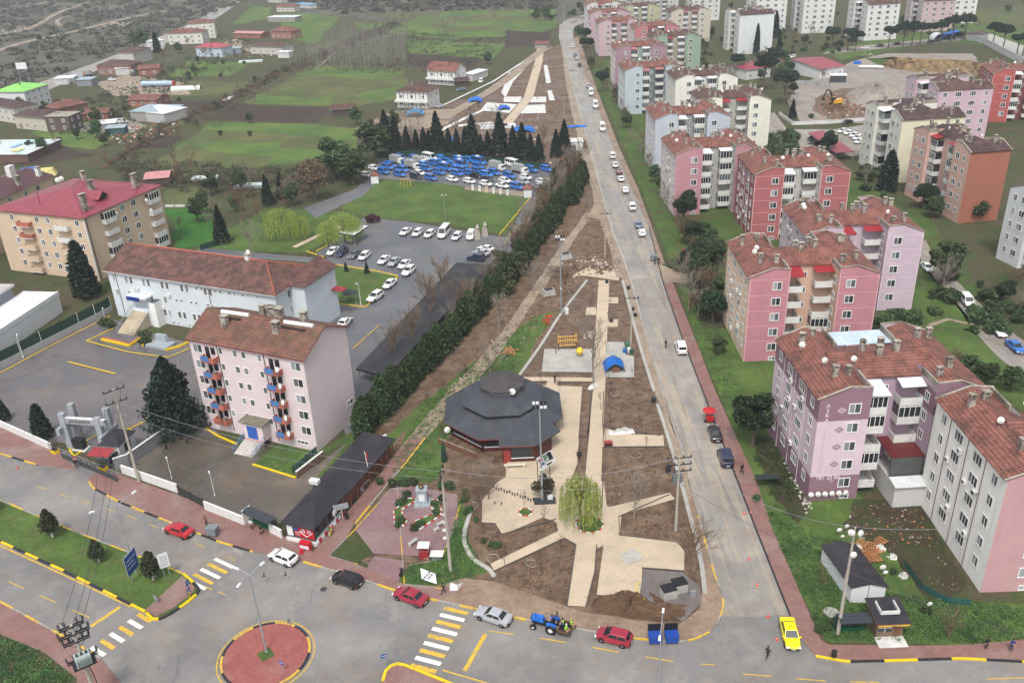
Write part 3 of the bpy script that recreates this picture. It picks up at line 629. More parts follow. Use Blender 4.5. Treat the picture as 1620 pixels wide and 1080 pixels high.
def wall_windows(root,p0,p1,cols,z0,fl,fh,h=1.35,off=.012,skip=(),n=None):
 "p0->p1 CCW edge; cols: list of (t,width)"
 p0=Vector((p0[0],p0[1],0)); p1=Vector((p1[0],p1[1],0)); d=(p1-p0); L=d.length; d/=L; nn=Vector((d.y,-d.x,0)); ang=math.atan2(d.y,d.x)
 for i in range(fl):
  for j,(t,w) in enumerate(cols):
   if (i,j) in skip: continue
   p=p0+d*L*t+nn*off; window(root,(p.x,p.y,z0+i*fh),ang,w,h,n or (3 if w>1.7 else 2))
def dish(root,p,ang,r=.45,name='satellite_dish',top=False):
 k=('dish',r)
 if k not in WM:
  m=MB(); m.lathe((0,0,0),[(0.02,-.12),(r*.5,-.09),(r*.85,-.03),(r,0),(r*.98,.03),(r*.8,-.0),(r*.4,-.06)],dishm,14,'y'); m.tube([(0,-.1,0),(0,-.45,-.1)],.02,alu,4)
  m.tube([(0,-.05,-.1),(0,.35,-.3),(0,.35,-.8)],.025,alu,4); WM[k]=m.data('satellite_dish',False)
 o=inst(name,WM[k],root,Vector(p)-(root.location if root else Vector((0,0,0))),ang); o.rotation_euler.x=-.35; return o
def chimney(root,p,ang,w=.7,d=.6,h=1.3,mat=None):
 m=MB(); z=p[2]; m.box((p[0],p[1],z+h/2-.3),(w,d,h+.6),mat or chm,ang); m.box((p[0],p[1],z+h+.02),(w*.8,d*.8,.06),capm,ang)
 ca,sa=math.cos(ang),math.sin(ang)
 for a in (-1,1):
  for b in (-1,1): m.box((p[0]+a*w*.4*ca-b*d*.4*sa,p[1]+a*w*.4*sa+b*d*.4*ca,z+h+.15),(.12,.12,.3),mat or chm,ang)
 m.box((p[0],p[1],z+h+.34),(w*1.2,d*1.2,.1),coping,ang); return m.build('chimney',root)
def balcony(root,F,x0,x1,y0,y1,z,kind=0,par=None,ang=0):
 "F maps local x,y to world; open front towards -y"
 m=MB(); t=.1; P=lambda x,y,zz: (*F(x,y),zz)
 m.slab([P(x0,y0,z),P(x1,y0,z),P(x1,y1,z),P(x0,y1,z)],.16,whp)
 pr=par or whp
 def wl(a,b,c,d,h0,h1,mat):
  m.slab([P(a,b,h1),P(c,b,h1),P(c,d,h1),P(a,d,h1)],h1-h0,mat)
 wl(x0,y0,x1,y0+t,z+.002,z+1.0,pr); wl(x0,y0+t,x0+t,y1,z+.002,z+1.0,pr); wl(x1-t,y0+t,x1,y1,z+.002,z+1.0,pr)
 if kind>=1:
  g=gld if kind==1 else gls
  wl(x0+.03,y0+.03,x1-.03,y0+.06,z+1.0,z+2.5,g); wl(x0+.03,y0+.06,x0+.06,y1,z+1.0,z+2.5,g); wl(x1-.06,y0+.06,x1-.03,y1,z+1.0,z+2.5,g)
  k=4
  for i in range(k+1):
   xx=x0+(x1-x0-.08)*i/k; wl(xx,y0-.01,xx+.08,y0+.09,z+1.0,z+2.5,frm)
  wl(x0,y0-.01,x1,y0+.09,z+2.5,z+2.6,frm)
 return m.build('balcony',root)
def hblock(label,A,ang,front,side,floors=5,he=16.0,stripe='#d8c9cc',W=21.8,D=17.7,w=6.7,r=4.6,roof=None,inner=None,bands=True,near=True,band2=None,awn=None,bw=None,group='walk-up apartment blocks',sidecols=True,blankfront=False,downp='#c9c2bf',zb=0,rightwin=True,rear=None,bz=1.2):
 fh=(he-bz-.35)/floors; ang=R(ang); ca,sa=math.cos(ang),math.sin(ang)
 def F(x,y): return (A[0]+x*ca-y*sa,A[1]+x*sa+y*ca)
 root=thing('apartment_block',label,'apartment building',(*F(0,0),0),group)
 roof=roof or tileA
 nm=front+side
 mf=wallm('wall '+front,front); ms=wallm('wall '+side,side); mi_=wallm('wall '+(inner or front),inner or front); mst=pm('stripe '+stripe,stripe,.8,.1); mb2=wallm('wall '+band2,band2) if band2 else None
 P=lambda x,y,z: (*F(x,y),z)
 m=MB(); rx=w*.57
 for s in (0,1):
  X=(lambda x: x) if s==0 else (lambda x: W-x)
  def face(pts,mat):
   q=[P(X(a),b,c) for a,b,c in pts]; m.poly(q if s==0 else q[::-1],mat)
  face([(0,0,0),(w,0,0),(w,0,he+1.3),(rx,0,he+1.5),(0,0,he)],mf)
  face([(w,D,0),(0,D,0),(0,D,he),(rx,D,he+1.5),(w,D,he+1.3)],mf)
  face([(0,D,0),(0,0,0),(0,0,he),(0,D,he)],ms)
  face([(w,0,0),(w,D,0),(w,D,he+1.3),(w,0,he+1.3)],mi_)
  if band2:
   for (za,zc) in ((bz+fh*4-.1,he-.02),(.05,bz+fh-.1)):
    k=.02; face([(-k,-k,za),(w+k,-k,za),(w+k,-k,zc if za<9 else he+1.2),(rx,-k,zc if za<9 else he+1.4),(-k,-k,zc)],mb2)
    face([(-k,D,za),(-k,-k,za),(-k,-k,zc),(-k,D,zc)],mb2); face([(w+k,-k,za),(w+k,r,za),(w+k,r,zc),(w+k,-k,zc)],mb2)
  if bands:
   for i in range(1,floors+1):
    z=bz+fh*i-.12
    if z<he: face([(0,-.016,z),(w,-.016,z),(w,-.016,z+.1),(0,-.016,z+.1)],mst)
   face([(-.02,-.02,0),(.16,-.02,0),(.16,-.02,he),(-.02,-.02,he)],mst); face([(-.02,.16,0),(-.02,-.02,0),(-.02,-.02,he),(-.02,.16,he)],mst)
   face([(w-.16,-.02,0),(w+.02,-.02,0),(w+.02,-.02,he+1.2),(w-.16,-.02,he+1.2)],mst)
 m.poly([P(w,r,0),P(W-w,r,0),P(W-w,r,he+.3),P(w,r,he+.3)],mi_); m.poly([P(W-w,D-r,0),P(w,D-r,0),P(w,D-r,he+.3),P(W-w,D-r,he+.3)],mi_)
 m.build('wall',root)
 m=MB(); o=.35; mm=roof
 for s in (0,1):
  X=(lambda x: x) if s==0 else (lambda x: W-x)
  def sl(pts):
   q=[P(X(a),b,c) for a,b,c in pts]; m.slab(q if s==0 else q[::-1],.12,mm)
  sl([(-o,-.1,he-.02),(rx,-.1,he+1.62),(rx,D+.1,he+1.62),(-o,D+.1,he-.02)][::-1][::-1] if False else [(-o,-.1,he-.02),(rx,-.1,he+1.62),(rx,D+.1,he+1.62),(-o,D+.1,he-.02)])
  sl([(rx+.01,.2,he+1.62),(w-.26,.2,he+.75),(w-.26,D-.2,he+.75),(rx+.01,D-.2,he+1.62)])
 m.slab([P(rx,r-.35,he+.32),P(W-rx,r-.35,he+.32),P(W-rx,D/2,he+1.9),P(rx,D/2,he+1.9)],.12,mm)
 m.slab([P(rx,D/2+.01,he+1.9),P(W-rx,D/2+.01,he+1.9),P(W-rx,D-r+.35,he+.32),P(rx,D-r+.35,he+.32)],.12,mm)
 m.build('roof',root)
 for s in (0,1):
  X=(lambda x: x) if s==0 else (lambda x: W-x)
  def bx(a,b,c,d,z0,z1,mat):
   q=[P(X(a),b,z1),P(X(c),b,z1),P(X(c),d,z1),P(X(a),d,z1)]; mm_=MB(); mm_.slab(q if s==0 else q[::-1],z1-z0,mat); mm_.build('parapet',root)
  bx(w-.25,.0,w+.004,r,he+.5,he+1.42,parap); bx(w-.25,D-r,w+.004,D,he+.5,he+1.42,parap)
  for y in (-.14,D-.12):
   m=MB()
   for (xa,za,xb,zb_) in ((-.4,he+.06,rx,he+1.74),(rx,he+1.74,w+.05,he+1.5)):
    q=[P(X(xa),y,za),P(X(xb),y,zb_),P(X(xb),y+.26,zb_),P(X(xa),y+.26,za)]; m.slab(q if s==0 else q[::-1],.1,coping)
   m.build('coping',root)
 z0=bz+.95; pw=lambda x,y: F(x,y)
 if not blankfront:
  for i in range(floors):
   window(root,(*F(w*.70,-.014),z0+fh*i),ang); window(root,(*F(W-w*.70,-.014),z0+fh*i),ang)
  if near: window(root,(*F(w*.74,-.014),.25),ang,1.1,.6)
 if sidecols:
  wall_windows(root,F(0,D),F(0,0),[(.14,1.1),(.37,1.9),(.64,1.9),(.87,1.1)],z0,floors,fh)
  m=MB()
  for t in (.26,.5,.76):
   m.tube([P(-.06,D*t,.1),P(-.06,D*t,he-.1)],.05,pm('pipe '+downp,downp,.7),4)
  m.build('downpipe',root)
  for k in range(7 if near else 0):
   y=D*rnd.choice((.3,.44,.57,.7)); z=z0+fh*rnd.randint(0,floors-1)+rnd.uniform(-.6,-.3); mm_=MB(); mm_.box(P(-.22,y,z),(.35,.8,.55),whp,ang); mm_.lathe((*F(-.4,y),z),[(.2,-.01),(.2,.01)],rail,8,'x'); mm_.build('air_conditioner',root)
 for i in range(floors): # window on the inner side of the right wing
  q=F(W-w,r*.45); window(root,(*F(W-w-.014,r*.42),z0+fh*i),ang-math.pi/2,1.0,1.3)
  window(root,(*F(W/2-.3,r-.014),z0+fh*i+.2),ang,.7,1.0)
 for i in range(floors):
  z=bz+fh*i
  balcony(root,F,w+.05,w+2.7,.9,r-.02,z,rnd.choice((0,1,1,2)) if bw is None else bw[0][i%len(bw[0])])
  balcony(root,F,W-w-3.1,W-w-.06,r-1.9,r-.02,z,rnd.choice((0,2,2,1)) if bw is None else bw[1][i%len(bw[1])])
 am=awn or rnd.choice((whsh,redsh,pksh))
 m=MB(); m.slab([P(w+.0+.02,.5,he-.25),P(w+2.9,.5,he-.35),P(w+2.9,r-.4,he+.1),P(w+.02,r-.4,he+.15)],.06,am); m.build('awning',root); m=MB(); m.slab([P(W-w-3.3,r-2.2,he-.35),P(W-w-.02,r-2.2,he-.35),P(W-w-.02,r-.4,he+.1),P(W-w-3.3,r-.4,he+.1)],.06,rnd.choice((am,whsh))); m.build('awning',root)
 if rear: m=MB(); m.slab([P(w+.05,D-r+.3,he+.62),P(W-w-.05,D-r+.3,he+.62),P(W-w-.05,D+.1,he+.5),P(w+.05,D+.1,he+.5)],.1,rear); m.build('rear_canopy',root)
 ch=[(w*.45,D*.22,1.35),(w*.75,D*.2,1.1),(w*.3,D*.78,1.2),(w*.62,D*.84,1.3),(W*.42,D*.52,1.85),(W*.5,D*.45,1.75),(W*.6,D*.47,1.75),(W*.56,D*.6,1.5),(W-w*.5,D*.2,1.5),(W-w*.8,D*.16,1.0),(W-w*.5,D*.72,1.5),(W-w*.25,D*.8,.8)]
 for (x,y,dz) in ch: chimney(root,(*F(x+rnd.uniform(-.5,.5),y+rnd.uniform(-.5,.5)),he+dz-.1),ang,rnd.uniform(.6,.9),.6,rnd.uniform(1.0,1.35))
 for k in range(3 if near else 2):
  dish(root,(*F(rnd.uniform(1,W-1),D*rnd.uniform(.3,.7)),he+2.2),ang+rnd.uniform(-.5,.5),.42)
 return root,F
def off(pt,h,dx=0,dy=0): q=G(*pt,h); return (q.x+dx,q.y+dy)
purp,FP=hblock('pink and plum banded apartment block by the road, with lettering down its front corner',off((1298,632),16),1.5,'#cbb0be','#cbb0be',stripe='#c7b3bb',band2='#8b6474',bands=False,near=True,bw=[(0,1,0,1,1),(0,0,0,2,0)],rear=blsh,inner='#ae8fa4')
wallm('wall #eae7de','#eae7de',.95)
hblock('dirty white apartment block with a pink front, nearest the camera on the right',off((1595,759),16,0,0),-1,'#bb898c','#eae7de',stripe='#b9a8a6',downp='#5e4a4a',roof=tileA,inner='#b9b6b1',bands=False,awn=pksh)
hblock('salmon pink apartment block with a cream long side and red balcony awnings',off((1187,440),16),-1.5,'#b9707c','#d8b795',stripe='#c99aa0',inner='#cfa184',awn=redsh,bw=[(0,0,0,0,0),(2,2,0,0,0)])
hblock('lilac pink apartment block right behind the salmon and cream one',off((1277,373),16),-2,'#bca3b4','#c6afb8',stripe='#cbb6bf',bw=[(0,0,1,0,0),(0,0,0,0,0)],awn=redsh)
hblock('brick red apartment block with white corner stripes and balconies',off((1195,277),16),-1.5,'#a95457','#9a5156',stripe='#c99a98',inner='#b9b3ad',bw=[(0,1,0,1,1),(0,2,2,0,1)],awn=whsh)
hblock('rose pink apartment block left of the brick red one',off((1070,245),16),2,'#b47882','#c6b4b4',stripe='#b98a92',inner='#a5a39c',bw=[(0,1,1,0,1),(2,0,2,1,2)],awn=whsh)
hblock('pale lavender grey apartment block beside the road with a grey green right wing',off((1037,190),16),0,'#aab2bd','#b9c0c6',stripe='#b9bfc6',inner='#8f9896',near=False,bands=False)
hblock('cream apartment block with a tiled roof behind the lavender grey block',off((1109,163),16),-1,'#d2cfbd','#d6d4c6',stripe='#dad7ca',inner='#a7a59a',near=False,bands=False,bw=[(0,0,0,0),(0,0,0,0)],roof=tileB)
hblock('light blue apartment block beside the road with red balcony strips',off((989,113),16),1,'#a3b2ba','#a9b8bf',stripe='#aab6bd',inner='#6f7c80',near=False,bands=False,bw=[(2,1,0,1),(0,1,0,0)])
hblock('cream white apartment block right of the light blue one with a dark tiled roof',off((1069,127),16),0,'#d0cdc0','#d3d1c7',stripe='#d5d2c8',near=False,bands=False,roof=tileB)
hblock('dusty mauve apartment block near the pine trees with a green grey right wing',off((974,79),16),0,'#9b7380','#c3abb0',stripe='#a8868f',inner='#8fa29a',near=False,bands=False)
hblock('sage green apartment block with a brown roof behind the mauve one',off((1033,62),16),0,'#7f9a80','#8aa08a',stripe='#90a890',inner='#a39a80',near=False,bands=False,roof=tileB)
hblock('coral red apartment block with white balconies far up the road',off((1004,46),16),0,'#b7666c','#c9b5b5',stripe='#c08084',near=False,bands=False)
hblock('pale pink apartment block overlooking the far end of the road',off((947,38),16),0,'#b99ba2','#bfa4aa',stripe='#c3abb0',near=False,bands=False,bw=[(0,0,1,0),(1,0,0,2)])
hblock('olive yellow apartment block among the far pink ones',off((984,14),16),0,'#a6a678','#8f9490',stripe='#b0b08a',near=False,bands=False,roof=tileB)
hblock('faded pink apartment block beside the far road bend',off((934,23),16),0,'#b39299','#b9a2a6',stripe='#b9a2a6',near=False,bands=False,roof=redsh if False else tileA)
hblock('off-white apartment block at the far top of the road',off((928,9),16),0,'#bcbab6','#b5b2ad',stripe='#c3c1bc',near=False,bands=False)
hblock('grey white apartment block furthest along the road',off((965,-6),16),0,'#b4b2b0','#aeacaa',stripe='#bbbbbb',near=False,bands=False)
# second row, turned to face west
def wblock(label,sw,front,side,he=16,**k):
 p=G(*sw,he); ang=k.pop('ang',-90); W=k.get('W',21.8); a=R(ang); A=(p.x-W*math.cos(a),p.y-W*math.sin(a)); nw=k.pop('nw',None)
 if nw: A=off(nw,he)
 return hblock(label,A,ang,front,side,he=he,near=False,**k)
def sidewins(root,p0,p1,z0,fl,fh): wall_windows(root,p0,p1,[(.14,1.1),(.37,1.9),(.64,1.9),(.87,1.1)],z0,fl,fh)
def west(label,sw,front,side,end,he=16,endwin=False,floors=5,**k):
 "block facing west; end = colour of the south end wall"
 r,F=wblock(label,sw,front,side,he,floors=floors,sidecols=False,bands=False,**dict(k))
 W,D=k.get('W',21.8),k.get('D',17.7); p0,p1=F(W,0),F(W,D); fh=(he-1.55)/floors
 d=Vector((p1[0]-p0[0],p1[1]-p0[1],0)).normalized(); n=Vector((d.y,-d.x,0))*.03
 m=MB(); m.poly([(p0[0]+n.x,p0[1]+n.y,.02),(p1[0]+n.x,p1[1]+n.y,.02),(p1[0]+n.x,p1[1]+n.y,he-.16),(p0[0]+n.x,p0[1]+n.y,he-.16)],wallm('wall '+end,end,.3)); m.build('end_wall',r)
 if endwin: wall_windows(r,(p0[0]+n.x,p0[1]+n.y),(p1[0]+n.x,p1[1]+n.y),[(.13,1.2),(.37,1.9),(.63,1.9),(.87,1.2)],2.2,floors,fh)
 for i in range(floors): window(r,(*F(2.0,-.014),2.15+fh*i),math.atan2(F(1,0)[1]-F(0,0)[1],F(1,0)[0]-F(0,0)[0]),.9,1.3); window(r,(*F(W-2.0,-.014),2.15+fh*i),math.atan2(F(1,0)[1]-F(0,0)[1],F(1,0)[0]-F(0,0)[0]),.9,1.3)
 return r,F
west('peach apartment block with a bare rusty orange end wall',(1536,241),'#c99b8a','#c99b8a','#a35a3c',roof=tileD,he=17.5,ang=-83.4,W=24.5,D=10.2,r=2.7)
west('cream and yellow apartment block with a green balcony roof beside the peach block',(1428,190),'#cfccc0','#cfc9ae','#d0cba8',roof=tileD,he=17.5,ang=-86)
west('light mauve pink apartment block with four rows of windows on its end wall',(1485,143),'#c3a3b0','#c3a3b0','#bf9dac',endwin=True,roof=tileB,ang=-88)
hblock('vermilion red apartment block at the right edge with white balconies',off((1572,117),16),-14,'#b0463f','#b0463f',stripe='#c9908a',inner='#7c3a3a',near=False,bw=[(0,1,0,1),(0,1,0,0)])
west('white apartment block at the right edge with a black downpipe',(1640,330),'#c5c9c9','#c9cccc','#c9cccc',roof=tileB,he=16,ang=-80,endwin=True,nw=(1599,296))
west('weathered white apartment block with a blank end wall and a cypress at its corner',(1171,24),'#c9c6be','#c9c6be','#c6cbcd',roof=tileD,he=19,floors=6,ang=-84)
west('white apartment tower with four window columns, left of the pair at the top',(1198,-12),'#c4c4c0','#c9c9c5','#c9c9c5',endwin=True,he=22,floors=7,roof=tileD)
west('white apartment tower with four window columns, right of the pair at the top',(1274,-12),'#c4c4c0','#c9c9c5','#c9c9c5',endwin=True,he=22,floors=7,roof=tileD)
west('white apartment block with a pink right edge behind the row of stone pines',(1374,8),'#c6c6c2','#c9c9c5','#c9c9c5',endwin=True,he=18,floors=6,roof=tileB,ang=-84)
west('grey white apartment block at the top edge left of the weathered white block',(1096,-8),'#b9bbb9','#bdbdbb','#c0c0bd',endwin=True,he=16,roof=tileD)
west('pale apartment block at the top right behind the market tents',(1500,-8),'#c4c4c0','#c9c9c5','#c9c9c5',endwin=True,roof=tileB); west('grey pink apartment block at the top edge between tower and stone pines',(1462,2),'#bfb0ae','#bfb0ae','#b89a9c',endwin=True,roof=tileB)
hblock('beige apartment block behind the coral red one',off((1062,20),16),0,'#b8ad98','#b5ab9b',near=False,bands=False,roof=tileB); hblock('grey apartment block at the top edge above the olive yellow one',off((1020,-6),16),0,'#b0aeac','#b0aeac',near=False,bands=False)
# lettering and ornaments of the plum banded block
F=FP; mo=pm('ornament','#b59aa6',.8); mo2=pm('ornament dark','#9a7f8b',.8)
for i,(x,z) in enumerate(((3.0,14.2),(3.0,11.3),(3.0,8.6),(3.0,5.9),(2.9,3.2))):
 m=MB(); a=.5 if i<4 else .3
 for (dx,dz,s,mt) in ((0,0,a,mo2 if i else mo),):
  y=-.05; P=lambda u,v: (*F(x+u,y),z+v)
  m.poly([P(-s*1.3,0),P(0,-s),P(s*1.3,0),P(0,s)],mt); y=-.06; s2=s*.45; m.poly([P(-s2*1.3,0),P(0,-s2),P(s2*1.3,0),P(0,s2)],mo if i else mo2)
 m.build('ornament',purp)
lw=pm('lettering white','#ddcfd2',.7); lt=pm('lettering faint','#cdb2ba',.7)
zz=15.0
for i,chx in enumerate('ASKAR APARTMANI'):
 if chx!=' ': text(chx,.78,lw if i<5 else lt,(*F(1.15,-.05),zz-i*.72),(R(90),0,R(1.5)),name='letter',parent=purp)
text('781 20 80',.8,lw,(*F(2.4,-.05),3.72),(R(90),0,R(1.5)),name='phone_number',parent=purp)
for i in range(6): dish(purp,(*F(.2+i*.95,-.6),1.5),R(rnd.uniform(-20,10)),.36,name='satellite_dish')
# ground floor extension between the wings
m=MB(); P=lambda x,y,z: (*F(x,y),z)
m.prism([F(10.6,-2.5),F(15.0,-2.5),F(15.0,4.5),F(10.6,4.5)],0,3.4,wallm('wall #bcbab6','#bcbab6',.8),side=wallm('wall #bcbab6','#bcbab6')); m.build('extension',purp)
m=MB(); m.slab([P(10.5,-.4,6.6),P(15,-.4,6.6),P(15,4.4,6.9),P(10.5,4.4,6.9)],.08,seamm('dark red sheet','#5a1e1e',.5,.4)); m.slab([P(10.4,-2.9,3.5),P(15.3,-2.9,3.5),P(15.3,-.7,3.75),P(10.4,-.7,3.75)],.08,whsh)
m.slab([P(10.6,-.35,6.5),P(15,-.35,6.5),P(15,-.25,6.5),P(10.6,-.25,6.5)],2.9,pm('grey tarp','#4c4f4d',.8)); m.build('lean_to',purp)
# ---------------- grid buildings on the left ----------------
def frame_at(p,h,ang):
 q=G(*p,h); a=R(ang); ca,sa=math.cos(a),math.sin(a)
 return lambda x,y: (q.x+x*ca-y*sa,q.y+x*sa+y*ca)
# pink walk-up (front faces SW); local x along front from left corner to right corner
F=None
def gable_box(name,label,cat,F,L,D,he,rh,wmat,rmat,ov=.6,ridge=.5,hipL=0,hipR=0,group=None,fascia=None,gmat=None):
 root=thing(name,label,cat,(*F(0,0),0),group); P=lambda x,y,z: (*F(x,y),z); ry=D*ridge
 m=MB(); m.poly([P(0,0,0),P(L,0,0),P(L,0,he),P(0,0,he)],wmat); m.poly([P(L,D,0),P(0,D,0),P(0,D,he),P(L,D,he)],wmat)
 gm=gmat or wmat
 m.poly([P(L,0,0),P(L,D,0),P(L,D,he)]+([] if hipR else [P(L,ry,he+rh)])+[P(L,0,he)],gm); m.poly([P(0,D,0),P(0,0,0),P(0,0,he)]+([] if hipL else [P(0,ry,he+rh)])+[P(0,D,he)],gm); m.build('wall',root)
 k=rh/ry; z0=he-ov*k+.1; zr=he+rh+.1
 xl=-ov if not hipL else hipL; xr=L+ov if not hipR else L-hipR
 m=MB(); f=fascia or coping
 m.slab([P(-ov,-ov,z0),P(L+ov,-ov,z0),P(xr,ry,zr),P(xl,ry,zr)],.14,rmat,f); m.slab([P(xl,ry+.01,zr),P(xr,ry+.01,zr),P(L+ov,D+ov,z0),P(-ov,D+ov,z0)],.14,rmat,f)
 if hipL: m.slab([P(-ov,D+ov,z0),P(-ov,-ov,z0),P(xl-.01,ry,zr)],.14,rmat,f)
 if hipR: m.slab([P(L+ov,-ov,z0),P(L+ov,D+ov,z0),P(xr+.01,ry,zr)],.14,rmat,f)
 m.build('roof',root); return root
def lframe(A,B,h):
 "local frame with x from photo point A to B at height h"
 a,b=G(*A,h),G(*B,h); L=(b-a).length; u=(b-a)/L; return (lambda x,y: (a.x+u.x*x-u.y*y,a.y+u.y*x+u.x*y)),L,math.atan2(u.y,u.x)
Fq,L0,ag=lframe((290,535),(480,570),16.3)
Fk=lambda x,y: Fq(x+.5,y+.5)
L,D=L0-1.0,11.4; pinkw=wallm('pale pink render','#cdb9bb',.15)
fas=pm('dark red fascia','#7d2f3c',.6)
pk=gable_box('apartment_building','pale pink five storey apartment house with blue railed balconies and a mossy roof','apartment building',Fk,L,D,16.3,2.6,pinkw,tileP,.5,fascia=fas)
z0,fh=3.0,2.78
wall_windows(pk,Fk(0,0),Fk(L,0),[(.07,1.7),(.93,1.7)],z0-.1,5,fh)
wall_windows(pk,Fk(0,0),Fk(L,0),[(.28,.7),(.41,.8),(.485,.8),(.625,.7)],z0+.3,5,fh,1.1,n=1)
salm=pm('salmon parapet','#a9604f',.7,.15,1,c2='#7d4a40'); blp=seamm('blue balcony sheet','#4674a8',.25,.5)
for c,dx in ((.185,0),(.75,0)):
 for i in range(5):
  x0=L*c-1.3; z=z0-.95+i*fh; m=MB(); P=lambda x,y,zz: (*Fk(x,y),zz)
  m.slab([P(x0,-1.15,z),P(x0+2.6,-1.15,z),P(x0+2.6,-.01,z),P(x0,-.01,z)],.16,salm)
  def wl(a,b,c_,d,h0,h1,mt): m.slab([P(a,b,h1),P(c_,b,h1),P(c_,d,h1),P(a,d,h1)],h1-h0,mt)
  wl(x0,-1.15,x0+2.6,-1.05,z,z+.75,salm); wl(x0,-1.05,x0+.1,0-.01,z,z+.75,salm); wl(x0+2.5,-1.05,x0+2.6,-.01,z,z+.75,salm)
  wl(x0+.2,-1.19,x0+1.7,-1.155,z+.1,z+1.0,blp if not (c<.5 and i==0) else salm)
  wl(x0+.3,-.05,x0+1.1,-.012,z+.02,z+2.1,gld); wl(x0+1.4,-.05,x0+2.2,-.012,z+.9,z+2.1,gld)
  if rnd.random()<.6: m.box(P(x0+1.9,-.6,z+.5),(.7,.5,.9),pm('balcony clutter','#6e655c',.8),ag)
  m.build('balcony',pk)
  if c>.5: dish(pk,(*Fk(x0+2.7,-1.4),z+1.2),ag-.3,.42)
m=MB(); P=lambda x,y,z: (*Fk(x,y),z)
for x in (.255,.665): m.tube([P(L*x,-.08,.5),P(L*x,-.08,16)],.07,pm('brown pipe','#41302c',.6),5)
m.build('downpipe',pk)
m=MB(); m.prism([Fk(L*.42,-1.8),Fk(L*.60,-1.8),Fk(L*.60,0),Fk(L*.42,0)],1.0,3.9,pinkw); m.build('porch',pk)
m=MB(); m.slab([P(L*.40,-2.1,4.1),P(L*.62,-2.1,4.1),P(L*.62,-.01,4.2),P(L*.40,-.01,4.2)],.2,pm('mossy slab','#6b6557',.9,.3,1)); m.build('porch_roof',pk)
m=MB(); m.slab([P(L*.46,-1.84,3.4),P(L*.55,-1.84,3.4),P(L*.55,-1.805,3.4),P(L*.46,-1.805,3.4)],2.2,pm('blue door paint','#2a56a5',.5,.2)); m.build('entrance_door',pk)
m=MB()
for i in range(7): zt=1.0-i*.145; m.slab([P(L*.43,-2.4-i*.42,zt),P(L*.60,-2.4-i*.42,zt),P(L*.60,-1.98-i*.42,zt),P(L*.43,-1.98-i*.42,zt)],zt-.01,pm('marble steps','#b5b0aa',.6,.2,1,c2='#7d766d'))
m.slab([P(L*.43,-1.98,1.0),P(L*.6,-1.98,1.0),P(L*.6,-1.805,1.0),P(L*.43,-1.805,1.0)],.98,salm)
m.build('entrance_steps',pk)
for x in (L*.425,L*.605):
 m=MB(); m.tube([P(x,-1.9,2.0),P(x,-5,.95)],.05,blp,5); m.tube([P(x,-1.9,1.5),P(x,-5,.45)],.04,blp,5)
 for t in (0,.33,.66,1): m.tube([P(x,-1.9-3.1*t,1.0-t),P(x,-1.9-3.1*t,2.0-1.05*t)],.03,blp,4)
 m.build('handrail',pk)
for (x,y,w,d) in ((L*.24,D*.26,1,.8),(L*.42,D*.66,.9,.8),(L*.55,D*.62,2.6,1.0),(L*.68,D*.3,1,.9),(L*.8,D*.62,1,.9)): chimney(pk,(*Fk(x,y),16.3+2.6*(1-abs(y-D/2)/(D/2))-.1),ag,w,d,1.6)
for x in (.14,.70):
 m=MB(); m.tube([P(L*x,D*.44,18.95),P(L*x+L*.24,D*.46,18.95)],.35,whp,10); m.tube([P(L*x+.1,D*.36,18.6),P(L*x+L*.2,D*.37,18.6)],.12,rail,8); m.build('solar_water_tank',pk)
# end wall grey band and small openings
wall_windows(pk,Fk(L,0),Fk(L,D),[(.86,1.6)],3.0,1,3,.9); wall_windows(pk,Fk(0,0),Fk(L,0),[(.88,2.0),(.7,.7)],1.0,1,3,.5)
# school-like blue white government building
Fs0,L0,ags=lframe((162,427),(433,467),10.5); Fs=lambda x,y: Fs0(x+.4,y+.7); L=L0-.8; D=14
scw=wallm('pale blue render','#c0cad0',.18)
sc=gable_box('government_building','long pale blue three storey public office with an external stair and brown tiled roof','office building',Fs,L,D,10.5,3.0,scw,tileC,.7,hipR=6.5,fascia=pm('white fascia','#c6c8c8',.6))
cols=[(.035,.75),(.115,.75),(.145,.75),(.225,.75),(.255,.75),(.34,.75),(.37,.75),(.46,.75),(.49,.75),(.60,.75),(.63,.75)]
wall_windows(sc,Fs(0,0),Fs(L,0),cols,8.0,1,1,1.45,n=1); wall_windows(sc,Fs(0,0),Fs(L,0),cols[:6],4.8,1,1,1.45,n=1); wall_windows(sc,Fs(0,0),Fs(L,0),[(.32,.75),(.35,.75),(.41,.75),(.44,.75),(.50,.75),(.53,.75),(.59,.75),(.62,.75)],1.9,1,1,1.45,n=1)
wall_windows(sc,Fs(0,0),Fs(L,0),[(t,.6) for t in (.55,.58,.66,.69,.74,.77,.82,.85,.9)],8.9,1,1,.5,n=1); wall_windows(sc,Fs(0,0),Fs(L,0),[(t,.6) for t in (.41,.44,.50,.53,.60,.63,.69,.72,.8,.83)],5.6,1,1,.5,n=1); wall_windows(sc,Fs(0,0),Fs(L,0),[(t,.7) for t in (.36,.39,.46,.49)],.35,1,1,.5,n=1)
wall_windows(sc,Fs(L,0),Fs(L,D),[(.3,.9),(.78,.8)],4.8,2,3.2,1.4,n=1)
P=lambda x,y,z: (*Fs(x,y),z)
m=MB()
for i in range(12): zt=2.9-i*.24; m.slab([P(L*.155,-2.2-i*.42,zt),P(L*.255,-2.2-i*.42,zt),P(L*.255,-1.78-i*.42,zt),P(L*.155,-1.78-i*.42,zt)],zt,pm('travertine steps','#b3a691',.7,.15,1,c2='#8d8170'))
m.slab([P(L*.15,-1.78,3.1),P(L*.27,-1.78,3.1),P(L*.27,-.01,3.1),P(L*.15,-.01,3.1)],3.1,scw); m.build('entrance_stair',sc)
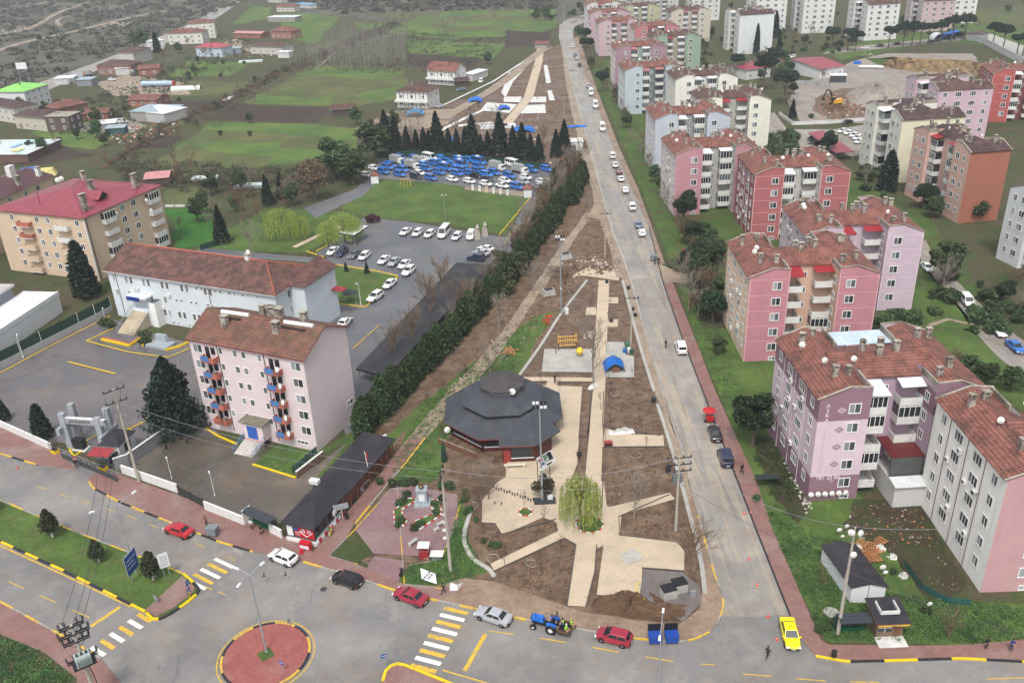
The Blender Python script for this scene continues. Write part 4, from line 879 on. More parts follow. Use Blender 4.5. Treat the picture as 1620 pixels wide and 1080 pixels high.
for x in (L*.152,L*.258):
 m=MB()
 for dz in (.5,.95): m.tube([P(x,-1.8,3.1+dz),P(x,-7,.2+dz)],.04,alu,5)
 for t in (0,.25,.5,.75,1): m.tube([P(x,-1.8-5.2*t,3.0-2.8*t),P(x,-1.8-5.2*t,4.05-2.9*t)],.035,alu,4)
 m.build('handrail',sc)
m=MB(); m.slab([P(L*.13,-2.0,6.1),P(L*.26,-2.0,6.1),P(L*.26,-.01,6.1),P(L*.13,-.01,6.1)],.35,scw); m.build('porch_canopy',sc)
m=MB(); m.slab([P(L*.14,-2.1,6.1),P(L*.22,-2.1,6.1),P(L*.22,-2.01,6.1),P(L*.14,-2.01,6.1)],.9,pm('navy sign','#1f2d78',.5)); m.build('sign_board',sc)
m=MB(); m.slab([P(L*.275,-2.0,5.4),P(L*.31,-2.0,5.4),P(L*.31,-.01,5.4),P(L*.275,-.01,5.4)],5.4,gls,frm); m.build('stair_tower',sc)
m=MB(); tc_=pm('terracotta ridge','#8f4f3c',.8,.3,2)
for a_,b_ in ((P(L+.7,-.7,10.35),P(L-6.5,7,13.65)),(P(L+.7,D+.7,10.35),P(L-6.5,7,13.65)),(P(L-6.5,7,13.65),P(0,7,13.65))): m.tube([a_,b_],.16,tc_,5)
m.build('ridge_tiles',sc)
m=MB(); m.slab([P(4,D*.52,13.5),P(L-9,D*.52,13.5),P(L-9,D*.52+.6,13.5),P(4,D*.52+.6,13.5)],.18,seamm('pink ridge sheet','#a86a66',2,.5)); m.build('ridge_cap',sc)
m=MB()
for x in (.05,.62): m.tube([P(L*x,-.08,.2),P(L*x,-.08,10)],.06,pm('brown pipe','#41302c',.6),5)
m.build('downpipe',sc); chimney(sc,(*Fs(L*.74,D*.5),13.3),ags,.9,.8,1.0,whp); dish(sc,P(L*.74,D*.52,14.9),ags,.5)
for (x,z) in ((.16,7),(.175,7),(.3,3.6),(.315,3.6),(.37,6.7)): m=MB(); m.box(P(L*x,-.2,z),(.8,.35,.55),whp,ags); m.build('air_conditioner',sc)
m=MB(); m.prism([Fs(L,4.5),Fs(L+3.5,4.5),Fs(L+3.5,D+1),Fs(L,D+1)],0,10.4,scw); m.build('rear_wing',sc)
m=MB(); m.slab([P(L-.5,3.9,10.7),P(L+4.1,3.9,10.7),P(L+4.1,D+1.6,10.7),P(L-.5,D+1.6,12.6)],.14,tileC); m.build('rear_wing_roof',sc)
m=MB(); m.slab([P(L+3.5,D-1,6.5),P(L+6,D-1,6.3),P(L+6,D+1,6.3),P(L+3.5,D+1,6.5)],.1,redsh); m.build('side_canopy',sc)
# cream apartment house with red sheet roof
Fc0,L0,agc=lframe((131,346),(256,293),15.2); crw=wallm('cream render','#c7aa87',.12)
Fc=lambda x,y: Fc0(x+.5,y+.5); Lr=L0-1.0; Df=27.0
redr=seamm('maroon sheet roof','#843c46',3.2,.4,dark=.8)
ca=thing('apartment_building','cream five storey apartment building with a glossy maroon sheet roof','apartment building',(*Fc(0,0),0))
P=lambda x,y,z: (*Fc(x,y),z)
m=MB(); m.prism([Fc(0,0),Fc(Lr,0),Fc(Lr,Df),Fc(0,Df)],0,15.2,crw); m.build('wall',ca)
m=MB(); o=.5; q0,q1=P(10,12,18.6),P(Lr-9,15,18.6); z=15.25
m.slab([P(-o,-o,z),P(Lr+o,-o,z),q1,q0],.15,redr); m.slab([P(Lr+o,-o,z),P(Lr+o,Df+o,z),q1],.15,redr); m.slab([P(Lr+o,Df+o,z),P(-o,Df+o,z),q0,q1],.15,redr); m.slab([P(-o,Df+o,z),P(-o,-o,z),q0],.15,redr); m.build('roof',ca)
m=MB(); m.poly([P(8.5,3.0,16.6),P(11.5,3.0,16.6),P(10,3.0,18.0)],gld); m.slab([P(8.2,2.7,16.6),P(10,2.7,18.2),P(10,9,18.2),P(8.2,5,16.6)],.08,redr); m.slab([P(10,2.7,18.2),P(11.8,2.7,16.6),P(11.8,5,16.6),P(10,9,18.2)],.08,redr); m.build('dormer',ca)
wall_windows(ca,Fc(0,0),Fc(Lr,0),[(.47,1.4),(.62,1.4)],1.9,5,2.8);
wall_windows(ca,Fc(0,Df),Fc(0,0),[(.92,1.1),(.6,1.1),(.48,1.1),(.2,1.0)],1.9,5,2.8,1.3)
agl=agc+math.pi/2
FL_=lambda x,y: Fc(y,Df-x)    # local for left facade: x along, -y outward
for i in range(5):
 z=.9+2.8*i
 balcony(ca,Fc,Lr*.2,Lr*.34,-1.1,-.01,z,(0,2,0,0,1)[i]); balcony(ca,Fc,Lr*.79,Lr*.93,-1.1,-.01,z,(1,0,0,0,1)[i])
 balcony(ca,FL_,Df*.70,Df*.84,-1.2,-.01,z,(2,0,0,0,0)[i],None if i>2 else crw); balcony(ca,FL_,Df*.28,Df*.42,-1.2,-.01,z,0,salm if i>2 else crw)
m=MB(); m.tube([P(.6,-.15,0),P(.6,-.15,15)],.08,rail,5); m.tube([P(-.05,-.05,0),P(-.05,-.05,15)],.16,frm,4); m.build('downpipe',ca)
for (x,y,h,w) in ((3,1.8,3.0,1.3),(12,8,1.8,1.2),(Lr-5,2.5,2.6,1.4),(Lr-9,14,1.6,.9)): chimney(ca,P(x,y,16.0+min(y,12)*.22),agc,w,.9,h)
m=MB(); m.tube([P(2.5,14.5,16.5),P(2.5,14.5,19.5)],.12,redr,6); m.build('flue',ca)
for (x,z) in ((.36,13.3),(.77,13.3),(.8,10.5),(.82,7)): dish(ca,P(Lr*x,-.7,z),agc,.55)
for x in (9.5,10.6): dish(ca,P(x,15,20.2),agc-.4,.6)
m=MB(); m.tube([P(10,15.3,18.4),P(10,15.3,20)],.06,alu,5); m.build('dish_mast',ca)
# block behind it
Fb0,L0,agb=lframe((0,313),(80,277),13);
bb=gable_box('apartment_building','cream apartment house with a dark plum sheet roof behind the maroon roofed one','apartment building',lambda x,y: Fb0(x-25,y),L0+25,14,13,1.8,crw,seamm('plum sheet roof','#4d2a2e',2.5,.4),.6)
wall_windows(bb,(Fb0(-25,0)),(Fb0(L0,0)),[(.5,1.5),(.62,1.2),(.75,1.5),(.86,1.5)],10.6,1,1,1.4)
for x in (L0-11,L0-2.5): chimney(bb,(*Fb0(x,1.5),13.2),agb,1.2,1,2.4,whp if x>L0-9 else None)
m=MB(); m.box((*Fb0(L0-7,6),16),(2,1.4,3),whp,agb); m.build('stair_head',bb)
# low white hall at left edge
Fw,L0,agw=lframe((0,563),(100,493),0);
wh=thing('hall','low white rendered hall with flat grey roof at the left edge','building',(*Fw(0,0),0)); wm_=wallm('white render','#cfd0d0',.25)
m=MB(); m.prism([Fw(-30,0),Fw(L0,0),Fw(L0,8),Fw(-30,8)],0,4.6,wm_); m.prism([Fw(-30,8.01),Fw(L0-3,8.01),Fw(L0-3,26),Fw(-30,26)],0,7.0,pm('grey render','#7d8087',.8,.15)); m.build('wall',wh)
m=MB(); m.slab([(*Fw(-30,7.6),7.3),(*Fw(L0-2.5,7.6),7.3),(*Fw(L0-2.5,26.4),7.3),(*Fw(-30,26.4),7.3)],.5,pm('flat roof','#a9a59f',.8,.2,.4,c2='#6f6a64'),wm_); m.build('roof',wh)
m=MB(); m.slab([(*Fw(-30,-.15),5.0),(*Fw(L0+.2,-.15),4.7),(*Fw(L0+.2,.15),4.7),(*Fw(-30,.15),5.0)],1.0,wm_); m.build('parapet',wh)
# ---------------- villages ----------------
def house(label,FLp,FRp,d,h,wall,roof,kind='hip',rh=1.8,win=True,name='house',cat='house',group=None,wcols=None):
 a,b=G(*FLp),G(*FRp); L=(b-a).length; u=(b-a)/L; F=lambda x,y: (a.x+u.x*x-u.y*y,a.y+u.y*x+u.x*y); an=math.atan2(u.y,u.x)
 wm=wallm('wall '+wall,wall,.45)
 if kind=='flat':
  root=thing(name,label,cat,(*F(0,0),0),group); m=MB(); m.prism([F(0,0),F(L,0),F(L,d),F(0,d)],0,h,wm); m.build('wall',root)
  m=MB(); m.slab([(*F(-.3,-.3),h+.15),(*F(L+.3,-.3),h+.15),(*F(L+.3,d+.3),h+.35),(*F(-.3,d+.3),h+.35)],.15,roof); m.build('roof',root)
 else:
  hp=min(L,d)*.48 if kind=='hip' else 0
  root=gable_box(name,label,cat,F,L,d,h,rh,wm,roof,.5,hipL=min(hp,L*.49),hipR=min(hp,L*.49),group=group)
 if win:
  nn=max(1,int(L/4)); fl=max(1,int(h/2.8)); cols=[((i+.5)/nn,1.2) for i in range(nn)]
  wall_windows(root,F(0,0),F(L,0),cols,1.1,fl,2.8,1.2); nd=max(1,int(d/4)); wall_windows(root,F(L,0),F(L,d),[((i+.5)/nd,1.1) for i in range(nd)],1.1,fl,2.8,1.2)
 if kind=='hip': chimney(root,(*F(L*.4,d*.4),h+rh*.6),an,.6,.6,1.2)
 return root,F,L
lime=seamm('lime green sheet','#7fc45c',.5,.4,dark=.9); whr=seamm('white sheet roof','#cdd1d3',1,.35,dark=.85); gyr=seamm('blue grey sheet roof','#93a4ac',1,.4)
house('white house with a bright lime green roof and white billboard behind','x' and (46,176),(83,163),15,8.5,'#c9cccb',lime,'hip',2.2)
house('cream house with a dark brown roof at the left edge below the lime roof',(-32,186),(28,196),10,6.5,'#bdb6a9',tileD,'hip')
house('cream bungalow with a grey brown hip roof in front of the lime roof',(27,203),(76,208),10,5.4,'#b5ab98',tileD,'hip')
for l_,a_,b_,d_,h_,w_,r_ in (('white sheeted shed right beside the valley road',(88,135),(118,133),8,3,'#b5b5b2',whr),('grey sheeted shed between the white shed and the orange lorry',(122,137),(146,136),7,3,'#7d8285',gyr),('small white sheeted shed above the scrap yard',(184,120),(206,118),7,3.4,'#b9b9b6',whr),('white house half hidden behind a dark cypress',(238,80),(262,77),9,5,'#c9c9c5',whr),('low white roofed shelter in the lower scrap yard',(155,208),(185,205),7,2.6,'#8a857d',whr),('teal walled shed at the front of the scrap yard',(168,214),(198,212),5,2.4,'#2f5a5a',gyr),('blue grey shed right of the sky blue house',(366,86),(382,85),5,3,'#7d8a96',gyr),('rust roofed lean-to at the back of the lime roofed house',(88,186),(104,180),6,3,'#7a5a4c',tileB),('pale shed below the farmhouse',(440,92),(458,92),5,3,'#c0bdb6',whr)): house(l_,a_,b_,d_,h_,w_,r_,'flat',win=False,name='shed',cat='shed')
house('dark brick house with a row of white upstairs windows',(77,209),(114,209),8,6,'#5d4c46',parap,'flat',wcols=5)
house('small house with several bright orange red roofs beside the brick house',(96,190),(142,180),9,5,'#8c5a48',tileA,'hip')
house('low brick shed with a red tiled roof behind the scrap yard',(133,191),(172,189),7,3,'#8a5040',tileA,'gable',1)
house('low grey workshop with a bright white sheet roof',(218,191),(262,196),12,3.8,'#a9a8a4',whr,'flat',win=False,name='workshop',cat='workshop'); house('workshop with a blue grey sheet roof right of the white roofed one',(264,193),(293,181),16,3.8,'#8f8a84',gyr,'flat',win=False,name='workshop',cat='workshop')
house('long low house with a red tiled roof behind the workshops',(205,170),(250,170),10,3.4,'#9a5a44',tileA,'gable',1.2)
r_,F_,L_=house('low market shed roofed with faded advertising panels',(46,257),(98,233),30,2.8,'#6b4a42',groundm('faded panels','#cfd6d6','#c3cfd0','#9cc0b8',s1=.3,s2=.25,p3=(.55,.6),fine=.8),'flat',win=False,name='market_shed',cat='shed')
for (x,y,w,d_,c) in ((8,18,4,3,'#c96a4a'),(14,20,3,4,'#6fae6a'),(9,10,5,2,'#8fb3d6'),(3,5,4,3,'#d6c98a'),(15,8,3,3,'#8fc3e0')): m=MB(); m.slab([(*F_(x,y),3.25+.007*y),(*F_(x+w,y),3.25+.007*y),(*F_(x+w,y+d_),3.25+.007*(y+d_)),(*F_(x,y+d_),3.25+.007*(y+d_))],.02,pm('panel '+c,c,.5,.2)); m.build('roof_panel',r_)
house('unplastered brick house with a wide brown roof near the orange lorry',(156,119),(210,118),11,5,'#8f6454',tileB,'hip'); house('grey white house with a brown roof just behind the brick one',(214,102),(242,94),10,6.5,'#b3b0a8',tileB,'hip')
house('small crumbling brick house between the brown roofs and the gardens',(221,121),(254,119),7,4,'#8d5242',tileA,'gable',1)
house('white house with a long brown red roof and an open veranda',(268,71),(322,69),12,7,'#c9c6ba',tileA,'hip'); house('tall cream house with a roof lantern behind the veranda house',(300,63),(342,60),14,10,'#cbc9b8',tileA,'hip')
house('sky blue house with a crimson sheet roof',(312,90),(352,91),10,5.4,'#a9bfd0',seamm('crimson sheet','#a04450',.6,.4),'hip'); house('brick barn with a pale pink sheet roof',(371,60),(414,61),8,3,'#93584a',seamm('pink sheet','#b98080',.6,.4),'gable',.8,win=False,name='barn',cat='barn')
house('brick house with a red hip roof above the poplars',(430,61),(462,62),10,5,'#99604f',tileA,'hip'); house('cluttered white farmhouse with a patchy brown roof',(398,85),(448,87),10,4.4,'#b5b0a6',tileB,'gable',1.4)
house('open sided barn with a flat white roof',(424,35),(467,35),10,3.2,'#8d8a82',whr,'flat',win=False,name='barn',cat='barn'); house('small house with a faded red roof at the top edge',(438,19),(466,19),9,4,'#b9b0a8',tileA,'gable',1.4); house('white shed with a sky blue roof at the top edge',(468,12),(490,14),7,3,'#b0b3b5',seamm('sky blue sheet','#6f9fc0',.6,.4),'flat',win=False,name='shed',cat='shed')
house('far white house at the top edge beside the valley road',(424,4),(445,5),8,4,'#b5b2ad',tileB,'hip')
v1=house('white timber framed villa with a brown hip roof beside a blue tarp shed',(628,170),(678,172),11,6.6,'#cbcac6',tileB,'hip',2.4); v2=house('white timber framed villa with white gable ends and a red tiled roof',(677,133),(722,136),9,6.4,'#cdccc8',tileA,'gable',3)
for (r_,F_,L_) in (v1,v2):
 m=MB()
 for i in range(9):
  x=L_*i/8; m.slab([(*F_(x-.12,-.08),6.2),(*F_(x+.12,-.08),6.2),(*F_(x+.12,-.01),6.2),(*F_(x-.12,-.01),6.2)],6,pm('dark timber','#3b4640',.7))
 m.build('timber_frame',r_); m=MB(); m.slab([(*F_(-.2,-1.2),3.2),(*F_(L_+.2,-1.2),3.2),(*F_(L_+.2,-.1),3.2),(*F_(-.2,-.1),3.2)],.9,whp); m.build('balcony',r_)
house('dark timber lean-to beside the white gabled villa',(722,138),(742,136),7,2.6,'#4d3f3a',tileD,'gable',.9,win=False,name='shed',cat='shed'); house('small white roofed outbuilding right of the villas',(748,129),(772,121),5,3,'#bdb9b3',whr,'flat',win=False,name='shed',cat='shed')
house('tiny stone hut with a red roof at the head of the new park',(846,77),(866,78),5,2.8,'#9a8c80',tileA,'gable',.9,name='hut',cat='hut'); house('weathered dark wooden shed at the edge of the green field',(526,185),(562,183),7,3,'#4f443d',tileB,'gable',1.2,win=False,name='shed',cat='shed')
house('low outhouse with a pinkish sheet roof behind the cream building',(232,296),(268,293),8,2.6,'#5b4a44',seamm('pink sheet','#a0606a',.6,.4),'gable',.8,win=False,name='shed',cat='shed')
house('single storey nursery building with a wine red roof beside the building site',(1296,125),(1334,119),27,4,'#c4c6c6',seamm('wine sheet','#8b3a44',.7,.4),'gable',2,name='nursery_building',cat='building'); house('small house with a wine red hip roof among the stone pines',(1180,127),(1218,122),12,4.5,'#c0bfba',seamm('wine sheet','#8b3a44',.7,.4),'hip')
house('small dark cabin at the corner of the nursery yard',(1314,131),(1338,131),4,2.8,'#3f4247',whr,'flat',win=False,name='cabin',cat='cabin'); house('grey site office with a brown roof beside the tents',(1529,64),(1551,66),7,3.5,'#8c8d90',tileB,'flat',win=False,name='site_office',cat='cabin')
# ---------------- vegetation ----------------
bark=pm('bark','#5c5047',.9,.3,3,bump=.3); barkg=pm('grey bark','#7f766b',.9,.25,3); limew=pm('limewash','#b9b6ae',.9,.1)
Lpine=leafm('pine needles','#1f3323','#2f4630'); Lcyp=leafm('cypress leaves','#293f1f','#4a5d2c',big=.6); Lfir=leafm('fir needles','#16281d','#233a28'); Lbush=leafm('bush leaves','#37502a','#566f3a')
Lwil=leafm('willow leaves','#8a9f28','#adb93a',big=1.2); Lbrn=leafm('brown crown','#7d684d','#8f7a56'); Lolive=leafm('evergreen oak','#2b3a1d','#4a4f28',big=1); Lred=leafm('plum leaves','#4a2226','#63303a'); Lgry=leafm('dry twigs','#5d564a','#6f685a'); Lscr=leafm('scrub leaves','#5b6150','#747162',big=.05); Lpal=leafm('palm leaves','#2c4a2a','#4a6a3a')
def ptree(name,label,cat,h,crown,tr=.25,th=None,limbs=0,seed=1,lb=None,white=False,leans=0):
 "prototype: tapered trunk with limbs + crown points"
 g=random.Random(seed); root=thing(name,label,cat); th=th or h*.5; m=MB()
 pts=[(g.uniform(-.1,.1)*i,g.uniform(-.1,.1)*i,th*i/4) for i in range(5)]; m.tube(pts,[tr*(1.25-.2*i) for i in range(5)],barkg if white else bark,7)
 for k in range(limbs):
  a=g.uniform(0,6.28); z=th*g.uniform(.5,1); r=g.uniform(.25,.45)*h*.5; m.tube([(0,0,z),(r*.5*math.cos(a),r*.5*math.sin(a),z+r*.5),(r*math.cos(a),r*math.sin(a),z+r*.8)],[tr*.5,tr*.3,tr*.12],bark,5)
 if white: m.tube([(0,0,0),(0,0,.9)],tr*1.35,limew,7)
 m.build('trunk',root); m=MB()
 for (P,sz,up,st) in crown: m.leaves(P,sz,lb,up,st,np.random.default_rng(seed))
 m.build('crown',root,uv=False); return root
def blob(rng,c,r,n,shell=.55):
 d=rng.normal(size=(n,3)); d/=np.linalg.norm(d,axis=1)[:,None]; k=rng.uniform(shell,1,size=(n,1))**.7
 return np.array(c)+d*k*np.array(r)
def clumps(seed,n,R_,per,rr=(.7,1.3),c=(0,0,0),flat=1):
 rng=np.random.default_rng(seed); out=[]
 for i in range(n):
  d=rng.normal(size=3); d/=np.linalg.norm(d); d[2]=abs(d[2])*1.0 if flat<1 else d[2]; p=np.array(c)+d*np.array(R_)*rng.uniform(.55,.95)
  r=rng.uniform(*rr); out.append(blob(rng,p,(r,r,r*.75*flat if flat<1 else r*.8),per,.5))
 return np.concatenate(out)
PR={}
def cone(seed,h,r,n,z0=.5,pw=1.0,wob=.25,layers=0):
 rng=np.random.default_rng(seed); t=rng.uniform(0,1,n)**.75; z=z0+(h-z0)*(1-t) if False else z0+(h-z0)*t
 rad=r*(1-t)**pw; a=rng.uniform(0,6.283,n);
 if layers: rad=rad*(.72+.28*np.abs(np.sin(t*layers*3.14)))
 w=1+wob*np.sin(a*3+t*9+seed)+wob*.6*np.sin(a*7-t*17); k=rng.uniform(.62,1.0,n)
 return np.stack([rad*w*k*np.cos(a),rad*w*k*np.sin(a),z-(rad*k*.12 if layers else 0)],1)
PR['pine']=[ptree('stone_pine','x','tree',11,[(clumps(s,26,(3.4,3.4,2.0),230,(1.1,1.8),(0,0,8.0),.8),.2,0,1)],.28,8,7,s,Lpine) for s in (1,2,3)]
PR['roundpine']=[ptree('stone_pine','x','tree',9,[(clumps(s,22,(2.7,2.7,2.3),170,(.9,1.5),(0,0,5.8)),.17,0,1)],.25,5,6,s,leafm('round pine leaves','#22381f','#37512c')) for s in (4,5)]
PR['cypress']=[ptree('cypress','x','tree',6.5,[(cone(s,6.6,1.45,2300,.3,.42,.18),.16,.5,1.2)],.15,3,0,s,Lcyp) for s in (6,7,8,9)]
PR['slim']=[ptree('slender_cypress','x','tree',12,[(cone(s,12,1.5,1700,.5,.6,.1),.2,.6,1.3)],.2,5,0,s,Lfir) for s in (10,)]
PR['fir']=[ptree('fir_tree','x','tree',11,[(cone(s,11,2.7,2800,.8,.8,.16,9),.2,0,1.1)],.22,8,0,s,Lfir) for s in (11,12,13)]
PR['cedar']=[ptree('cedar','x','tree',13,[(np.concatenate([cone(s,13,5.2,6000,.8,.7,.3,11),cone(s+1,12,4,2500,1,.7,.3,8)]),.2,0,1.3)],.35,9,0,s,leafm('cedar needles','#16261c','#25392a')) for s in (14,)]
PR['leafy']=[ptree('evergreen_tree','x','tree',8,[(clumps(s,20,(2.3,2.3,2.8),150,(.8,1.4),(0,0,4.8)),.17,0,1)],.2,4,5,s,Lbush) for s in (15,16)]
PR['oak']=[ptree('clipped_tree','x','tree',4.2,[(np.concatenate([cone(s,4.3,1.25,1300,1.2,.55,.2),blob(np.random.default_rng(s),(0,0,2.1),(1.15,1.15,1.1),900,.4)]),.10,0,1)],.11,2.2,3,s,Lolive,True) for s in (17,18)]
PR['brown']=[ptree('weeping_tree','x','tree',12,[(clumps(s,26,(3.6,3.6,4),170,(1,1.7),(0,0,6.5)),.15,.6,1.6)],.3,7,6,s,Lbrn) for s in (19,)]
PR['bush']=[ptree('bush','x','shrub',1.6,[(clumps(s,7,(.8,.8,.5),90,(.4,.6),(0,0,.7)),.10,0,1)],.05,.6,0,s,Lbush) for s in (20,21)]
PR['oakbush']=[ptree('bushy_tree','x','tree',5,[(clumps(s,18,(1.6,1.6,2.1),150,(.6,1.1),(0,0,2.6)),.14,0,1)],.14,2,3,s,leafm('olive bush','#35421f','#5a5a30',big=.9)) for s in (24,25)]
PR['plum']=[ptree('plum_bush','x','shrub',2.5,[(clumps(s,9,(1.6,1.6,.8),140,(.6,.9),(0,0,1.2)),.13,0,1)],.08,1,0,s,Lred) for s in (22,)]
PR['shrubtree']=[ptree('round_tree','x','tree',4,[(clumps(s,16,(1.2,1.2,1.4),110,(.5,.8),(0,0,2.2)),.11,0,1)],.12,1.4,0,s,leafm('bronze leaves','#3b3a24','#5a4a30')) for s in (23,)]
def willow(seed,h,r,n,per):
 rng=np.random.default_rng(seed); root=thing('weeping_willow','x','tree'); m=MB(); g=random.Random(seed)
 m.tube([(0,0,0),(.1,.05,h*.25),(0,.1,h*.5),(.1,0,h*.8)],[.3,.24,.18,.08],bark,8)
 ends=[]
 for k in range(16):
  a=k*2.4+g.uniform(-.3,.3); rr=r*g.uniform(.35,.85); z=h*g.uniform(.78,.98); m.tube([(0,0,h*.45),(rr*.5*math.cos(a),rr*.5*math.sin(a),z*.9),(rr*math.cos(a),rr*math.sin(a),z)],[.13,.07,.03],bark,5); ends.append((rr*math.cos(a),rr*math.sin(a),z))
 m.build('trunk',root); pts=[]
 for k in range(n):
  a=rng.uniform(0,6.28); rr=r*math.sqrt(rng.uniform(.02,1)); x,y=rr*math.cos(a),rr*math.sin(a); zt=h*(1-.28*(rr/r)**2)+rng.uniform(-.4,.3); zb=rng.uniform(.25,.75)*h*.5 if rr>r*.45 else rng.uniform(.5,.7)*h
  L_=zt-zb; q=max(3,int(per*L_/h)); t=np.linspace(0,1,q); dx=rng.normal()*.12
  pts.append(np.stack([x*(1+.08*t)+dx*t+rng.normal(size=q)*.05,y*(1+.08*t)+rng.normal(size=q)*.05,zt-L_*t],1))
 m=MB(); m.leaves(np.concatenate(pts),.062,Lwil,1.4,2.6,rng); m.build('crown',root,uv=False); return root
PR['willow']=[willow(31,8.4,3.1,270,30)]; PR['willow_low']=[willow(32,8,4.2,420,20)]
def bare(seed,h,tr,n0=7,spread=.5,depth=3,up=.3,mat=None,name='bare_tree',white=False,lift=.35):
 g=random.Random(seed); root=thing(name,'x','tree'); m=MB(); mat=mat or barkg
 N=7; path=[Vector((0,0,0))];
 for i in range(1,N): path.append(path[-1]+Vector((g.uniform(-.05,.05)*h/8,g.uniform(-.05,.05)*h/8,h*.85/(N-1))))
 m.tube(path,[tr*(1-.14*i) for i in range(N)],mat,7)
 if white: m.tube([(0,0,0),(0,0,1.1)],tr*1.3,limew,7)
 m.build('trunk',root); m=MB()
 def br(p,d,L,r,k):
  pts=[p]; dd=d.copy()
  for i in range(3): dd=(dd+Vector((g.uniform(-.25,.25),g.uniform(-.25,.25),g.uniform(-.05,.25)))).normalized(); pts.append(pts[-1]+dd*L/3)
  m.tube(pts,[r,r*.8,r*.6,r*.35],mat,3,False)
  if k>0:
   for j in range(4 if k>1 else 5):
    q=pts[g.randint(1,3)]; e=(dd+Vector((g.uniform(-.9,.9),g.uniform(-.9,.9),g.uniform(-.2,.8)))).normalized(); br(q,e,L*g.uniform(.45,.7),r*.55,k-1)
 for i in range(n0):
  t=g.uniform(lift,1); q=path[0].lerp(path[-1],t); k=min(N-1,int(t*(N-1))); q=path[k]; a=i*2.399+g.uniform(-.4,.4); e=Vector((math.cos(a)*spread,math.sin(a)*spread,up+g.uniform(.2,.6))).normalized()
  br(q,e,h*g.uniform(.28,.42)*(1.25-.6*t),tr*.45,depth-1)
 m.build('branches',root,uv=False); return root
PR['bare']=[bare(s,9,.17,10,.6,4) for s in (41,42,43)]; PR['baretall']=[bare(s,13,.22,13,.45,4) for s in (44,45)]
PR['barebrown']=[bare(s,8,.16,12,.6,4,mat=pm('twig bark','#6b5846',.9,.2)) for s in (46,47)]
PR['sapling']=[bare(s,3,.035,6,.4,3,name='sapling',mat=pm('sapling bark','#4a3d34',.9),lift=.6) for s in (48,49)]
PR['scrubby']=[bare(s,4.5,.08,14,.7,3,mat=pm('twig bark','#6b5846',.9),lift=.1,name='bare_shrub') for s in (50,51)]
def poplar(seed):
 g=random.Random(seed); m=MB(); mt=pm('poplar bark','#7f7c74',.9,.15); h=11
 m.tube([(0,0,0),(.1,0,h*.5),(0,.1,h)],[.12,.08,.02],mt,4,False)
 for i in range(14):
  a=g.uniform(0,6.28); z=h*g.uniform(.3,.95); L=g.uniform(.6,1.3); m.tube([(0,0,z),(L*.5*math.cos(a),L*.5*math.sin(a),z+L*.9),(L*.7*math.cos(a),L*.7*math.sin(a),z+L*2)],[.04,.03,.015],mt,3,False)
 return m.data('poplar',False)
POP=[poplar(s) for s in (61,62,63)]
def plant(kind,px,py,h=None,label='',group=None,wx=1.0,world=None,rng=rnd):
 p=PR[kind][rng.randrange(len(PR[kind]))]; base={'pine':10.5,'roundpine':8.6,'cypress':6.5,'slim':12,'fir':11,'cedar':13,'leafy':8.2,'oak':4.3,'brown':11.5,'bush':1.6,'oakbush':5,'plum':2.6,'shrubtree':4.2,'willow':8.2,'willow_low':8,'bare':10,'baretall':14,'barebrown':9,'sapling':3.4,'scrubby':5}[kind]
 s=(h or base)/base; loc=world or G(px,py)
 return clone(p,(loc[0],loc[1],0),rng.uniform(0,6.28),(s*wx,s*wx,s),label,group)
# hedge row of clipped cypresses along the muddy path
a,b=G(572,694),G(767,497); c,d=G(800,455),G(925,290)
n=34
b=G(800,455)
for i in range(n):
 p=a.lerp(b,i/(n-1)); plant('cypress',0,0,rnd.uniform(5.2,7.6),'dark green cypress in the dense hedge row between black shed and muddy path','cypresses of the hedge row',1.12,(p.x+rnd.uniform(-.3,.3),p.y+rnd.uniform(-.3,.3)))
for i in range(24):
 p=c.lerp(d,i/23); plant('cypress',0,0,rnd.uniform(4.8,7),'loose cypress in the gappy upper part of the hedge between lawn and muddy path','cypresses of the upper hedge',1.25,(p.x+rnd.uniform(-1.2,1.2),p.y+rnd.uniform(-.6,.6)))
for i in range(34):
 t=i/33; p=G(735,520).lerp(G(920,262),t); plant(('bare','barebrown','scrubby')[i%3],0,0,rnd.uniform(5,10),'leafless grey tree growing through the upper hedge','bare trees in the hedge',1,(p.x+rnd.uniform(-2.5,1.0),p.y+rnd.uniform(-1,1)))
for i in range(26): p=G(790,470).lerp(G(912,262),i/25); plant('oakbush',0,0,rnd.uniform(3.5,6),'olive green bushy tree filling the upper hedge','bushy trees of the upper hedge',1.3,(p.x+rnd.uniform(-2.8,1.5),p.y+rnd.uniform(-1,1)))
for i,(x,y,h) in enumerate(((655,560,10),(682,512,12),(627,578,9),(700,470,9))): plant('barebrown',x,y,h,('tall brownish bare tree rising over the long black shed, %s from its near end'%ordi((1,2,0,3)[i])),None,1)
